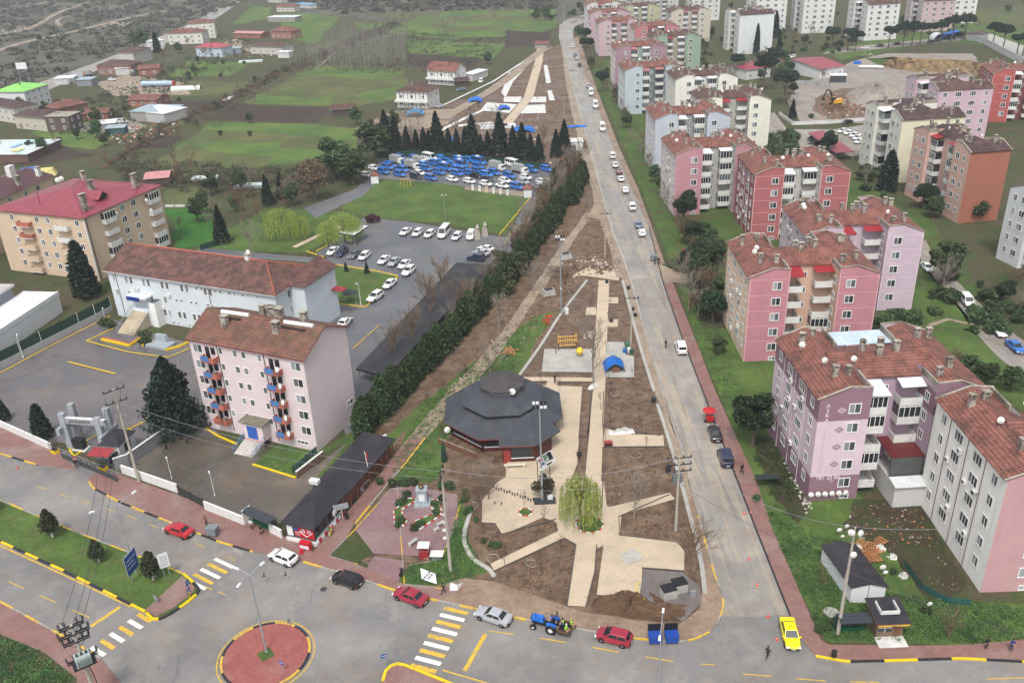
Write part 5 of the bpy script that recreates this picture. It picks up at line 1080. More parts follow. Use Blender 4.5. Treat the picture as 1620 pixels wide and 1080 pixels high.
for i,(x,y,h,k) in enumerate(((790,528,9,'bare'),(776,603,8,'bare'),(844,464,8,'bare'),(895,470,7,'barebrown'),(928,351,7,'bare'),(760,825,8,'barebrown'),(773,790,6,'scrubby'),(939,610,12,'baretall'),(1093,912,9,'barebrown'),(1003,820,8,'bare'),(1078,455,8,'bare'),(1089,491,9,'bare'),(1488,471,9,'bare'),(1095,500,6,'barebrown'),(1510,590,5,'barebrown'),(1300,925,3,'scrubby'),(1500,1010,5,'scrubby'),(1075,390,8,'barebrown'),(760,790,7,'bare'),(700,690,3,'scrubby'),(675,640,3,'scrubby'),(735,590,3,'scrubby'),(1120,500,6,'scrubby'),(1110,470,7,'barebrown'))):
 w=('standing in the red brown soil beside the muddy path','between the muddy path and the stone kerb','at the left edge of the muddy path halfway up','next to the tall lamp mast','at the pointed tip of the soil triangle','left of the black roofed rotunda, multi stemmed','low and dense by the rotunda steps','rising over the concrete pad with the yellow frame','on the rounded street corner by the pallets of stone','in the soil bed right of the willow','right of the road by the side turning','right of the road, nearer of the two by the turning','beside the side street behind the lilac block','in the shade of the salmon block','on the lawn behind the plum block','in front of the white hut','sprawling at the taxi rank end of the lawn','beside the red carport','leaning over the rotunda terrace','straggly on the grass by the dirt path','straggly by the dirt path near the hedge foot','straggly further up the dirt path','against the cream side wall','between pavement and salmon block')[i]
 plant(k,x,y,h,('bare brownish tree ' if k!='bare' and k!='baretall' else 'bare grey tree ')+w)
for i,(x,y) in enumerate(((869,702),(918,708),(917,735),(958,700),(956,750),(968,622),(962,612),(950,648),(965,676),(1015,685),(1022,712),(861,823) ,(861,835),(799,895),(857,910),(916,840),(961,780),(830,800),(886,620),(856,612),(964,640),(1011,670),(963,510),(965,490),(938,480),(1000,600),(1062,740),(888,878),(934,486),(979,430),(960,560))):
 plant('sapling',x,y,rnd.uniform(2.6,3.6),'thin leafless sapling newly planted in the soil beds and paving of the park','saplings of the new park')
plant('willow',918,836,8.2,'bright yellow green weeping willow in the middle of the sand coloured paving',None,.88)
for i,(x,y,h,w) in enumerate(((448,378,8,1.0),(478,378,6,.8),(520,388,6,.85),(545,384,7.5,1.0),(560,380,6,.9))): plant('willow_low',x,y,h,'yellow green willow in the garden behind the parking lot, %s from the left'%ordi(i),'garden willows',w)
plant('leafy',228,78,13,'big dark tree beside the valley road above the brown roofed houses'); plant('slim',250,84,12,'dark pointed cypress beside the white house by the valley road',None,1.8); plant('leafy',214,72,9,'second dark tree left of the pointed cypress')
plant('brown',498,318,13,'large brown leaved weeping tree left of the lawn'); plant('plum',590,352,2.6,'dark purple plum bush at the corner of the lawn'); plant('shrubtree',861,786,4.2,'bronze leaved round tree under the billboard beside the rotunda')
plant('cedar',282,682,13.5,'big dark cedar with sweeping branches between yard and pale pink apartment house'); plant('slim',139,470,13,'dark conical cypress in front of the cream apartment building'  ,None,2.0)
plant('slim',70,692,6.2,'dark green conical cypress just inside the white wall by the gate',None,2.3); plant('slim',8,664,4,'small conical cypress at the left edge inside the white wall',None,2.3)
for i,(x,y,h) in enumerate(((-14,812,4),(84,850,4.7),(157,890,3.8),(244,918,4.6))): plant('oak',x,y,h,'clipped olive brown tree with a whitewashed trunk on the median, %s from the left'%ordi(i),'median trees')
for i,(x,y,h,k,l) in enumerate(((353,385,10,'fir','very dark fir left of the garden behind the blue white office'),(383,352,11,'barebrown','sparse grey tree above the garden'),(400,405,9,'bare','bare garden tree beside the office roof'),(425,325,9,'fir','dark fir beside the brown weeping tree'),(447,315,8,'fir','second dark fir left of the brown weeping tree'),(530,285,14,'leafy','tall dark tree right of the brown weeping tree'),(560,292,12,'leafy','dark rounded tree by the lot entrance'),(596,258,15,'leafy','broadest dark tree at the left end of the conifer row'),(516,420,2.5,'fir','tiny fir at the corner of the office roof'),(548,430,2.5,'fir','small clipped fir on the office lawn'),(581,433,3,'fir','second small fir on the office lawn'),(860,235,8,'barebrown','bare trees clump behind the parked lorries'),(935,145,9,'x','x'))):
 if k!='x': plant(k,x,y,h,l,None,1.25 if k=='leafy' else 1)
CF=((627,240,12),(645,242,9),(660,243,8),(672,244,9),(693,244,14),(711,246,9),(724,248,9),(738,249,10),(749,250,14),(773,252,9),(792,252,15),(813,254,11),(827,254,12),(840,256,9),(853,257,9),(880,249,9),(893,243,11),(612,235,13),(680,243,8),(762,252,8))
for x,y,h in CF: plant('fir',x,y,h,'dark green conifer behind the lot fence, %s from the left of its row'%ordi(sorted(q_[0] for q_ in CF).index(x)),'conifers behind the lot fence',1.1)
# stone pines on the right
for i,(k,x,y,h,l) in enumerate((('roundpine',1190,706,9,'round crowned pine beside the pavement in front of the plum block'),('roundpine',1082,356,9,'round pine in front of the rose pink block'),('pine',953,147,9,'stone pine beside the road in front of the light blue block'),('pine',928,95,11,'dark stone pine leaning over the road, nearer of the pair'),('pine',925,78,11,'dark stone pine leaning over the road, further of the pair'),('pine',1165,122,10,'stone pine left of the small wine red roofed house'),('pine',1208,143,14,'tall stone pine at the left corner of the building site'),('pine',1240,165,13,'tall stone pine nearest the building site fence'),('pine',1222,120,12,'stone pine behind the tall pair by the building site'),
 ('roundpine',1308,247,8,'round pine standing at the carport'),('leafy',1490,448,10,'bushy dark tree behind the lilac block'),('leafy',1415,520,5,'dense green bush tree behind the plum block'),('leafy',1395,530,5,'dense bush touching the salmon block'),('leafy',1440,525,5,'low green bush tree by the footpath'),('leafy',1560,610,5,'dense green bush behind the plum block, nearer the side street'),('leafy',1600,620,5,'green bush at the right edge by the side street'),('leafy',1530,600,5,'rounded green bush on the lawn corner'),('leafy',915,55,6,'scrubby evergreen at the road bend'),('leafy',935,62,6,'second evergreen at the road bend'),('roundpine',1445,160,7,'round dark pine behind the mauve block roof'))): plant(k,x,y,h,l,None,1.2 if k=='leafy' else 1)
for i,(x,y,h) in enumerate(((1315,78,11),(1340,80,11),(1353,82,10),(1405,77,11),(1428,74,12),(1442,73,12),(1455,72,11),(1468,71,11),(1487,68,11),(1505,66,13),(1525,64,13))): plant('pine',x,y,h,'dark stone pine in the long row along the upper street','stone pines along the upper street')
for i,(x,y,h) in enumerate(((1570,72,11),(1586,80,12),(1608,88,10),(1617,92,11),(1640,95,11))): plant('pine',x,y,h,'dark stone pine beside the white upper wall at the right edge','stone pines at the right edge')
plant('fir',1253,188,7,'small dark fir inside the building site wall'); plant('slim',1403,302,11,'dark conical cypress in front of the cream and yellow block',None,2.2); plant('slim',1196,88,15,'slim black cypress at the corner of the weathered white block'); plant('slim',1231,92,13,'slim dark cypress left of the nursery'); plant('fir',1226,60,14,'tall fir in front of the white towers'); plant('bush',1283,187,1.8,'small round bush inside the building site wall')
for i in range(110):
 x,y=rnd.choice(((rnd.uniform(1215,1262),rnd.uniform(215,250)),(rnd.uniform(1075,1130),rnd.uniform(360,430)),(rnd.uniform(1225,1330),rnd.uniform(60,85)),(rnd.uniform(1350,1400),rnd.uniform(270,320)),(rnd.uniform(1470,1600),rnd.uniform(440,460)+rnd.uniform(0,60)),(rnd.uniform(1540,1620),rnd.uniform(490,530)),(rnd.uniform(1095,1140),rnd.uniform(440,500))))
 plant('bush' if i%2 else 'leafy',x,y,rnd.uniform(1.6,3.5),'green garden %s among the apartment blocks'%('bush' if i%2 else 'tree'),'garden bushes between the blocks',1.2)
for i in range(26):
 x,y=rnd.choice(((rnd.uniform(1190,1260),rnd.uniform(700,800)),(rnd.uniform(1400,1600),rnd.uniform(860,990)),(rnd.uniform(1290,1330),rnd.uniform(970,1000)),(rnd.uniform(735,760),rnd.uniform(770,830)),(rnd.uniform(740,790),rnd.uniform(850,870))))
 plant('bush',x,y,rnd.uniform(.6,1.3),'low weedy bush in the rough grass and soil beds','weedy bushes')
for i,(x,y) in enumerate(((632,800),(640,795),(690,800),(690,815),(667,832),(658,838),(636,827),(630,832),(700,792),(645,785))): plant('bush',x,y,1.1,'clipped shrub in the bordered beds around the monument','shrubs of the monument beds')
for i,(x,y) in enumerate(((600,765),(640,768),(622,767),(655,765),(700,772),(712,773))): plant('bush',x,y,1.3,'low hedge bush behind the monument square','hedge behind the monument square')
for i,(x,y) in enumerate(((178,518),(229,534),(232,545),(168,515))): plant('bush',x,y,2,'spiky green shrub beside the office stair','shrubs beside the office stair')
# brush on the far left and between the fields
for i in range(90):
 t=rnd.random(); p=G(180,262).lerp(G(630,30),t); plant('scrubby' if i%2 else 'barebrown',0,0,rnd.uniform(2.5,6),'leafless brush along the ditch between the fields','brush along the ditch',1,(p.x+rnd.gauss(3,4),p.y+rnd.gauss(0,4)))
for i in range(70):
 x,y=rnd.choice(((rnd.uniform(230,400),rnd.uniform(262,305)),(rnd.uniform(250,330),rnd.uniform(60,110)+20),(rnd.uniform(555,625),rnd.uniform(195,215)),(rnd.uniform(380,500),rnd.uniform(290,330)),(rnd.uniform(280,420),rnd.uniform(290,370)),(rnd.uniform(600,840),rnd.uniform(90,125)),(rnd.uniform(300,470),rnd.uniform(85,110))))
 plant(rnd.choice(('barebrown','scrubby','bare','leafy')),x,y,rnd.uniform(3.5,8),'straggling %s at the field edge'%('tree' if i%2 else 'sapling'),'straggling trees at the field edges')
for i in range(16): plant('bare',rnd.uniform(560,860),rnd.uniform(20,60),rnd.uniform(8,13),'tall leafless tree in the far meadow','leafless trees in the far meadow')
for i in range(14): x=rnd.uniform(610,900); plant('bare',x,rnd.uniform(200,240),rnd.uniform(6,10),'bare young tree on the park building ground','bare trees on the park ground')
for i in range(330):
 x,y=rnd.choice(((rnd.uniform(1050,1620),rnd.uniform(-5,30)),(rnd.uniform(1200,1360),rnd.uniform(25,85)),(rnd.uniform(1200,1250),rnd.uniform(90,130)),(rnd.uniform(1080,1125),rnd.uniform(60,130)),(rnd.uniform(60,420),rnd.uniform(60,215)),(rnd.uniform(0,240),rnd.uniform(175,245)),(rnd.uniform(1060,1250),rnd.uniform(20,130)),(rnd.uniform(1230,1560),rnd.uniform(35,62)),(rnd.uniform(840,960),rnd.uniform(15,35))))
 k=rnd.choice(('barebrown','scrubby','leafy','bush','leafy','bare')); plant(k,x,y,rnd.uniform(3,8) if k!='bush' else 2,{'leafy':'small green tree','bush':'green bush'}.get(k,'leafless tree')+' scattered among the far houses and yards','scattered far trees')
for i in range(44):
 t=i/43; p=G(930,100).lerp(G(1110,440),t); plant(rnd.choice(('leafy','barebrown','bare','scrubby')),0,0,rnd.uniform(3,7),'mixed garden tree in the strip between road and blocks','trees of the roadside strip',1,(p.x+rnd.uniform(0,5),p.y+rnd.uniform(-3,3)))
# poplar plantation
cnt=0; stuff=MB()
for r_ in range(17):
 for c_ in range(34):
  x=455+c_*5.6+rnd.uniform(-1,1)+(r_%2)*2.5; y=48+r_*3.9+rnd.uniform(-.6,.6)
  if x>500+ (r_*10) and y<60: continue
  if y> 118-(x-455)*.02 or y<140-(x-400)*.55+rnd.uniform(-4,4): continue
  if rnd.random()<.25: continue
  if cnt>=290: continue
  p=G(x,y); o=inst('poplar',POP[rnd.randrange(3)],None,(p.x,p.y,0),rnd.uniform(0,6.28),rnd.uniform(.75,1.15)); tag(o,'slim leafless grey poplar in the plantation beyond the ploughed field','tree','poplars of the plantation'); cnt+=1
print('poplars',cnt)
# masses nobody could count
def mass(name,polyg,n,size,h,mat,per=40,kr=(.8,1.8)):
 rng=np.random.default_rng(len(name)+n); P=[G(*p) for p in polyg]; xs=[p.x for p in P]; ys=[p.y for p in P]; out=[]; k=0
 def inside(x,y):
  c=False; j=len(P)-1
  for i in range(len(P)):
   if (P[i].y>y)!=(P[j].y>y) and x<(P[j].x-P[i].x)*(y-P[i].y)/(P[j].y-P[i].y)+P[i].x: c=not c
   j=i
  return c
 while k<n:
  x,y=rng.uniform(min(xs),max(xs)),rng.uniform(min(ys),max(ys))
  if not inside(x,y): continue
  if name=='hillside_scrub' and (rng.random()<.25*abs(math.sin(x*.02+y*.035)) or any((x-a)**2+(y-b)**2<(w*.8+4)**2 for a,b,w in AV)): k+=.3; continue
  r=rng.uniform(*kr); hh=h*rng.uniform(.4,1)
  out.append(blob(rng,(x,y,hh*.4),(r,r,hh*.6),per,.3)); k+=1
 A=np.concatenate(out); A[:,2]=np.abs(A[:,2])+.02; m=MB(); m.leaves(A,size,mat,0,1,rng); o=m.build(name,uv=False); o['kind']='stuff'; o['label']=name.replace('_',' '); o['category']='vegetation'; return o
mass('hillside_scrub',[(-60,0),(300,-10),(400,0),(330,22),(250,58),(60,130),(-60,170),(-60,110)],900,.55,3.0,Lscr,60,(2,5))
mass('far_scrub',[(420,-5),(880,-12),(880,14),(700,18),(540,22)],500,.6,3,Lscr,50,(2,5))
mass('tall_grass',[(1290,985),(1223,838),(1215,810),(1260,835),(1340,860),(1400,940),(1540,955),(1620,965),(1620,1010),(1540,1016),(1310,1014)],1500,.07,.45,leafm('grass blades','#33562a','#5f8232',big=.3),16,(.3,.8))
mass('verge_grass',[(628,765),(620,740),(668,640),(790,540),(850,505),(800,610),(745,640),(700,705),(690,760)],800,.07,.35,leafm('grass blades','#33562a','#5f8232'),16,(.3,.9))
mass('verge_grass',[(635,918),(650,895),(700,882),(728,800),(740,860),(768,905),(700,928)],500,.06,.4,leafm('grass blades','#33562a','#5f8232'),16,(.3,.7))
mass('median_grass',[(0,800),(110,846),(200,882),(270,915),(230,960),(100,895),(0,850)],900,.045,.14,leafm('olive blades','#4f6a2a','#7a8a3c'),14,(.3,.8))
mass('corner_grass',[(-40,1010),(0,1008),(67,1035),(115,1078),(0,1140),(-80,1100)],700,.07,.5,leafm('grass blades','#33562a','#5f8232'),18,(.3,.7))
mass('lawn_grass',[(1072,450),(1110,560),(1135,625),(1160,670),(1180,640),(1140,520),(1120,440)],400,.07,.3,leafm('grass blades','#33562a','#5f8232'),14,(.3,.9))
mass('bed_grass',[(404,735),(442,705),(503,714),(508,722),(468,753)],220,.05,.2,leafm('grass blades','#33562a','#5f8232'),14,(.3,.6))
mass('ditch_brush',[(165,262),(250,200),(355,156),(420,120),(500,85),(620,36),(640,40),(540,82),(440,125),(372,162),(270,210),(200,262)],520,.16,2.2,leafm('brush twigs','#3d3a2c','#5a5442'),34,(.8,2.2))
mass('hedge_bottom_brush',[(180,262),(260,255),(420,268),(560,262),(560,285),(430,320),(300,305),(200,285)],420,.16,2.4,leafm('brush twigs','#3d3a2c','#5a5442'),34,(.8,2.4))
mass('poplar_undergrowth',[(470,112),(520,84),(640,52),(800,62),(760,112),(600,118)],420,.2,1.6,leafm('pale twigs','#5f5f4c','#76755f'),24,(1,2.6))
mass('village_shrubs',[(60,215),(130,160),(250,118),(360,60),(420,70),(330,110),(250,165),(180,220)],260,.2,2.4,leafm('brush green','#33422a','#4d5738'),40,(.8,2.4))
mass('block_shrubs',[(1190,700),(1225,690),(1280,800),(1262,830),(1225,800)],120,.07,.9,Lbush,30,(.3,.9))
mass('bank_shrubs',[(1215,215),(1240,210),(1275,250),(1265,262),(1235,250)],60,.14,2.2,Lbush,70,(.8,2))
for i,(x,y,h) in enumerate(((1096,430,7),(1108,455,8),(1120,480,8),(1104,500,6),(1128,510,7),(1138,560,4),(1068,300,7),(1050,330,6),(1092,385,6),(1130,420,7),(1395,300,6),(1370,290,5),(1460,330,7),(1475,345,6),(1600,470,7),(1612,500,5),(1585,480,5),(1545,350,6),(1300,130,6),(1355,60,8),(1255,150,5))): plant(('roundpine','leafy','barebrown','bare')[i%4],x,y,h,('dark','dark','bare','bare')[i%4]+' garden tree filling the gaps between the right hand blocks','dark trees between the blocks',1.2)
# clods and rubble on bare soil
def clods(name,polyg,n,r,mat,seed=5):
 g=random.Random(seed); P=[G(*p) for p in polyg]; m=MB(); k=0
 def inside(x,y):
  c=False; j=len(P)-1
  for i in range(len(P)):
   if (P[i].y>y)!=(P[j].y>y) and x<(P[j].x-P[i].x)*(y-P[i].y)/(P[j].y-P[i].y)+P[i].x: c=not c
   j=i
  return c
 mats=mat if isinstance(mat,list) else [mat]
 while k<n:
  x=g.uniform(min(p.x for p in P),max(p.x for p in P)); y=g.uniform(min(p.y for p in P),max(p.y for p in P))
  if not inside(x,y): continue
  s=r*g.uniform(.3,1); m.box((x,y,s*.2+.08),(s*g.uniform(.6,1.6),s*g.uniform(.5,1.2),s*g.uniform(.3,.7)),g.choice(mats),g.uniform(0,3),taper=g.uniform(.3,.8)); k+=1
 o=struct(name,m,'stuff'); o['label']=name.replace('_',' '); o['category']='debris'; return o
ston=pm('stone','#9b9388',.9,.2); br_=pm('brick rubble','#94563f',.9,.2); whd=pm('plaster rubble','#b9b5ac',.9,.15); wd_=pm('timber scraps','#9a6a45',.8,.3)
S1=[pm('clod','#54412f',.95,.3),pm('clod light','#7a6452',.95,.2),pm('clod mid','#66503f',.95,.2)]
for nm,pg,n,r,mt in (('soil_clods',[(958,760),(1050,712),(1065,735),(1060,775),(960,800)],220,.28,S1),('soil_clods',[(958,600),(1030,600),(1048,685),(957,675)],240,.28,S1),('soil_clods',[(795,905),(890,860),(908,870),(895,950),(800,930)],260,.3,S1),('soil_clods',[(990,815),(1080,790),(1100,860),(985,842)],170,.28,S1),('soil_clods',[(745,850),(880,826),(870,846),(785,890)],160,.28,S1),('soil_clods',[(700,620),(850,460),(920,440),(850,545),(760,650)],420,.35,S1+[ston]),('rubble',[(880,420),(940,400),(985,432),(900,440)],160,.9,S1+[ston,ston]),
  ('soil_clods',[(870,505),(925,455),(942,470),(938,545),(862,550)],140,.25,S1),('soil_clods',[(930,380),(950,345),(985,430),(925,405)],120,.5,S1),('site_rubble',[(1290,170),(1330,145),(1400,150),(1400,190),(1300,190)],420,.9,S1+[ston,br_]),('garden_rubble',[(1340,800),(1450,795),(1475,850),(1380,880),(1345,850)],190,.28,[br_,S1[2],S1[0],S1[0],S1[1],Lbush,wd_,S1[1],ston]),('garden_rubble',[(1440,850),(1480,840),(1540,940),(1480,950)],60,.22,[ston,S1[0],S1[1],S1[2]]),('wall_foot_rubble',[(1222,690),(1232,690),(1290,800),(1275,812)],110,.45,[whd,ston,whd]),
  ('park_debris',[(640,210),(880,170),(920,230),(880,262),(700,245)],200,.8,S1+[whd,ston]),('yard_scrap',[(150,212),(205,200),(280,195),(285,210),(200,228),(150,222)],260,.9,[whd,ston,rail,br_,S1[0],S1[1]]),('yard_scrap',[(165,135),(240,128),(290,150),(180,150)],160,1.0,[whd,ston,rail,S1[0],S1[1]]),('yard_scrap',[(350,60),(400,75),(440,92),(380,92),(350,80)],120,1.0,[whd,ston,rail,S1[0],S1[1]]),('yard_scrap',[(1370,75),(1380,78),(1400,98),(1360,100)],30,1,[ston]),
  ('hill_stones',[(160,40),(215,25),(210,42),(165,48)],120,1.6,[ston]),('hill_stones',[(0,48),(40,38),(40,48),(0,55)],90,1.6,[ston])): clods(nm,pg,n,r,mt,len(nm)+n)
def mound(name,polyg,h,mat,seed=3,res=26,kind='structure'):
 P=[G(*p) for p in polyg]; cx=sum(p.x for p in P)/len(P); cy=sum(p.y for p in P)/len(P); rng=random.Random(seed); m=MB(); rings=9; n=40
 pts=[];
 def edge(a):
  dx,dy=math.cos(a),math.sin(a); best=0
  for i in range(len(P)):
   p,q=P[i],P[(i+1)%len(P)]; ex,ey=q.x-p.x,q.y-p.y; den=dx*ey-dy*ex
   if abs(den)<1e-9: continue
   t=((p.x-cx)*ey-(p.y-cy)*ex)/den; s=((p.x-cx)*dy-(p.y-cy)*dx)/den
   if t>0 and -.001<=s<=1.001: best=max(best,t)
  return best
 E_=[edge(2*math.pi*i/n) for i in range(n)]
 V=[]
 for r in range(rings+1):
  f=1-r/rings
  for i in range(n):
   a=2*math.pi*i/n; d=E_[i]*f; z=h*(1-f**1.6)*(1+.35*math.sin(i*.9+seed+r)*.6)+ (rng.uniform(-.18,.18)*h if 0<r<rings else 0); V.append((cx+math.cos(a)*d,cy+math.sin(a)*d,max(.02,z) if r else -.1))
 k0=0; m.v=V; mi=m.m(mat)
 for r in range(rings):
  for i in range(n): j=(i+1)%n; m.f.append((r*n+i,r*n+j,(r+1)*n+j,(r+1)*n+i)); m.mi.append(mi)
 o=m.build(name,uv=False,smooth=False); o['kind']=kind; return o
mound('soil_heap',[(930,962),(938,945),(965,938),(985,932),(1010,935),(1022,950),(1060,962),(1072,975),(1060,985),(1000,978),(945,972)],.9,mud)
mound('soil_heap',[(1335,150),(1375,128),(1410,140),(1440,160),(1400,172),(1350,170)],4,gravel,5); mound('soil_heap',[(893,220),(928,222),(932,236),(900,240)],1.6,mud,7)
mound('soil_heap',[(1300,172),(1325,160),(1340,172),(1320,180)],1.2,mud,9); mound('soil_heap',[(1020,925),(1035,948),(1080,960),(1100,955),(1090,985),(1060,985),(1020,965)],.45,mud,11)
# cut bank of the building site
bk=NB('cut bank'); gq=bk.n('NewGeometry').outputs['Position']; bk.l(bk.mix(bk.ramp(bk.noise(gq,.5,6,.75),.35,.65),srgb('#4f3f2f'),srgb('#947d58')),bk.b.inputs['Base Color']); bk.b.inputs['Roughness'].default_value=.95; bk.bump(bk.noise(gq,.9,6,.8),1,.6)
m=MB(); top=[(1398,93),(1430,84),(1480,78),(1525,80),(1550,92),(1600,105),(1660,120)]; bot=[(1398,106),(1430,112),(1480,115),(1530,118),(1560,122),(1610,140),(1660,160)]
A_=[G(*p) for p in curve(bot,5)]; B_=[]
for i,p in enumerate(A_): B_.append(Vector((p.x,p.y,0))+Vector((rnd.uniform(-.6,1.2),5+rnd.uniform(-.8,.8),5.0*min(1,i/4)*min(1,(len(A_)-1-i)/3+.3))))
for i in range(len(A_)-1):
 for k in range(5):
  f0,f1=k/5,(k+1)/5; j=lambda f,i: A_[i].lerp(B_[i],f)+Vector((math.sin(i*3.1+f*9)*.5,math.cos(i*2.3+f*7)*.5,0))*(1 if 0<f<1 else 0)
  m.poly([j(f0,i),j(f0,i+1),j(f1,i+1),j(f1,i)],bk.m)
 m.poly([B_[i],B_[i+1],B_[i+1]+Vector((0,26,-B_[i+1].z)),B_[i]+Vector((0,26,-B_[i].z))],grass)
struct('cut_bank',m)
# ---------------- vehicles ----------------
rub=pm('tyre rubber','#17171a',.85,.1); rim=pm('wheel rim','#a0a3a6',.35,.1,metal=.7); rimw=pm('white rim','#c9c9c4',.5,.1)
cgl=glassm('car glass',(.01,.012,.015),.08,.8); hl=pm('headlamp','#c9ccd0',.15,.05,spec=.8); tl=pm('tail lamp','#7a1212',.2,.1); blkp=pm('black plastic','#151517',.6,.1); plate=pm('number plate','#c9c9c4',.5,.05)
PC={'white':'#d4d4d2','silver':'#9c9fa3','grey':'#5a5f66','dark grey':'#2c3036','black':'#131417','navy':'#1a2440','blue':'#2b66b0','bright blue':'#2a78c8','red':'#a81522','crimson':'#8e1f33','maroon':'#6e1730','yellow':'#dfd000','steel blue':'#5b6f86','orange':'#b5602a','dark red':'#5e1a22'}
BASE=paintm('car paint','#d4d4d2')
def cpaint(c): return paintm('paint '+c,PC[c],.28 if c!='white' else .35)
def wheel_data(r,w,rm):
 k=('wh',r,w,rm.name)
 if k not in WM:
  a=MB(); a.lathe((0,0,0),[(r*.66,-w/2),(r*.93,-w/2),(r,-w*.3),(r,w*.3),(r*.93,w/2),(r*.66,w/2)],rub,16,'y')
  b=MB(); b.lathe((0,0,0),[(.03,-w/2-.02),(r*.2,-w/2-.015),(r*.62,-w/2+.01),(r*.66,-w/2+.03),(r*.66,w/2-.03),(r*.62,w/2-.01),(r*.2,w/2+.015),(.03,w/2+.02)],rm,12,'y')
  for i in range(5):
   t=i*1.2566
   for sgn in (-1,1): b.box((math.cos(t)*r*.45,sgn*(w/2+.005),math.sin(t)*r*.45),(.09,.012,.09),blkp)
  WM[k]=(a.data('tyre',False,True),b.data('rim',False))
 return WM[k]
def carproto(kind):
 "x forward, origin on the ground in the middle"
 root=thing('car','x','car');
 spec={'sedan':(4.45,1.74,1.42,[(-2.22,.52,.86,.78),(-2.1,.34,.98,.84),(-1.4,.22,1.0,.87),(-.6,.2,.93,.87),(.8,.2,.90,.87),(1.3,.24,.86,.85),(2.0,.32,.72,.80),(2.22,.42,.62,.68)],(-1.55,-.95,.30,1.05),.32),
  'hatch':(4.05,1.76,1.50,[(-2.02,.5,.90,.78),(-1.95,.32,1.02,.84),(-1.3,.22,1.02,.88),(-.5,.2,.96,.88),(.8,.2,.94,.88),(1.2,.24,.92,.86),(1.8,.32,.78,.81),(2.03,.42,.66,.68)],(-1.92,-1.55,.30,1.15),.33),
  'suv':(4.5,1.85,1.66,[(-2.25,.55,.98,.82),(-2.15,.36,1.1,.88),(-1.4,.26,1.1,.92),(-.5,.24,1.05,.92),(.8,.24,1.03,.92),(1.3,.28,1.02,.9),(2.0,.36,.9,.86),(2.25,.46,.74,.74)],(-2.1,-1.8,.15,1.0),.37),
  'van':(4.4,1.8,1.85,[(-2.2,.4,1.05,.84),(-2.15,.28,1.1,.88),(-1.3,.22,1.1,.9),(-.5,.2,1.08,.9),(.8,.2,1.05,.9),(1.35,.24,1.02,.88),(1.95,.32,.85,.83),(2.2,.42,.7,.72)],(-2.14,-2.02,.62,1.35),.32),
  'minibus':(5.9,2.0,2.5,[(-2.95,.45,1.25,.92),(-2.9,.3,1.3,.98),(-1.5,.26,1.3,1.0),(0,.26,1.3,1.0),(1.5,.26,1.28,1.0),(2.1,.3,1.2,.98),(2.75,.38,1.0,.93),(2.95,.46,.85,.84)],(-2.88,-2.75,1.45,2.15),.36)}
 L,Wd,H,st,(rb,rt,ft,fb),wr=spec[kind]
 m=MB(); k0=0; n=8; mi=m.m(BASE)
 sts=[]
 for i in range(len(st)-1):
  for j in range(2): f=j/2; sts.append(tuple(st[i][q]*(1-f)+st[i+1][q]*f for q in range(4)))
 sts.append(st[-1])
 for (x,zl,zh,w) in sts:
  zb=zl+(zh-zl)*.55
  for (y,z) in ((-w*.86,zl),(-w,zl+.12),(-w*1.0,zb),(-w*.95,zh-.05),(-w*.80,zh),(w*.80,zh),(w*.95,zh-.05),(w,zb),(w,zl+.12),(w*.86,zl)): m.v.append((x,y,z))
 n=10
 for i in range(len(sts)-1):
  for q in range(n): r=(q+1)%n; m.f.append((i*n+q,i*n+r,(i+1)*n+r,(i+1)*n+q)); m.mi.append(mi)
 m.f.append(tuple(range(n-1,-1,-1))); m.mi.append(mi); e=(len(sts)-1)*n; m.f.append(tuple(e+q for q in range(n))); m.mi.append(mi)
 def zat(x):
  for a,b in zip(st,st[1:]):
   if a[0]<=x<=b[0]: return a[2]+(b[2]-a[2])*(x-a[0])/(b[0]-a[0])
  return st[-1][2]
 wb=st[3][3]*.93; wt=wb*(.80 if kind not in('van','minibus') else .88); zr=H
 Bp=[(rb,-wb,zat(rb)-.03),(fb,-wb*.96,zat(fb)-.03),(fb,wb*.96,zat(fb)-.03),(rb,wb,zat(rb)-.03)]; Tp=[(rt,-wt,zr-.04),(ft,-wt,zr-.03),(ft,wt,zr-.03),(rt,wt,zr-.04)]
 for i in range(4): j=(i+1)%4; m.poly([Bp[i],Bp[j],Tp[j],Tp[i]],BASE)
 xm=(rt+ft)/2; e=.09
 I=[(rt+.08,-wt+e,zr+.02),(ft-.12,-wt+e,zr+.02),(ft-.12,wt-e,zr+.02),(rt+.08,wt-e,zr+.02)]; m.poly(I,BASE)
 for i in range(4): j=(i+1)%4; m.poly([Tp[i],Tp[j],I[j],I[i]],BASE)
 body=m.build('body',root,uv=False,smooth=False)
 for pgn in body.data.polygons: pgn.use_smooth=True
 try:
  body.data.set_sharp_from_angle(angle=R(38))
 except Exception: pass
 def lerp(a,b,t): return tuple(a[i]+(b[i]-a[i])*t for i in range(3))
 def pane(q,nm,u0,u1,v0,v1,o,mt=cgl):
  a,b,c,d=q; P=lambda u,v: lerp(lerp(a,b,u),lerp(d,c,u),v); w=[Vector(P(u,v)) for u,v in ((u0,v0),(u1,v0),(u1,v1),(u0,v1))]
  nn=(w[1]-w[0]).cross(w[3]-w[0]).normalized()*o; g=MB(); g.poly([x+nn for x in w],mt); return g.build(nm,root,uv=False)
 pane([Bp[1],Bp[2],Tp[2],Tp[1]],'windscreen',.05,.95,.10,.93,.012); pane([Bp[3],Bp[0],Tp[0],Tp[3]],'rear_window',.08,.92,.25 if kind!='sedan' else .12,.92,.012)
 splits=((.07,.46),(.50,.90)) if kind not in('minibus',) else ((.04,.24),(.27,.47),(.50,.70),(.74,.93))
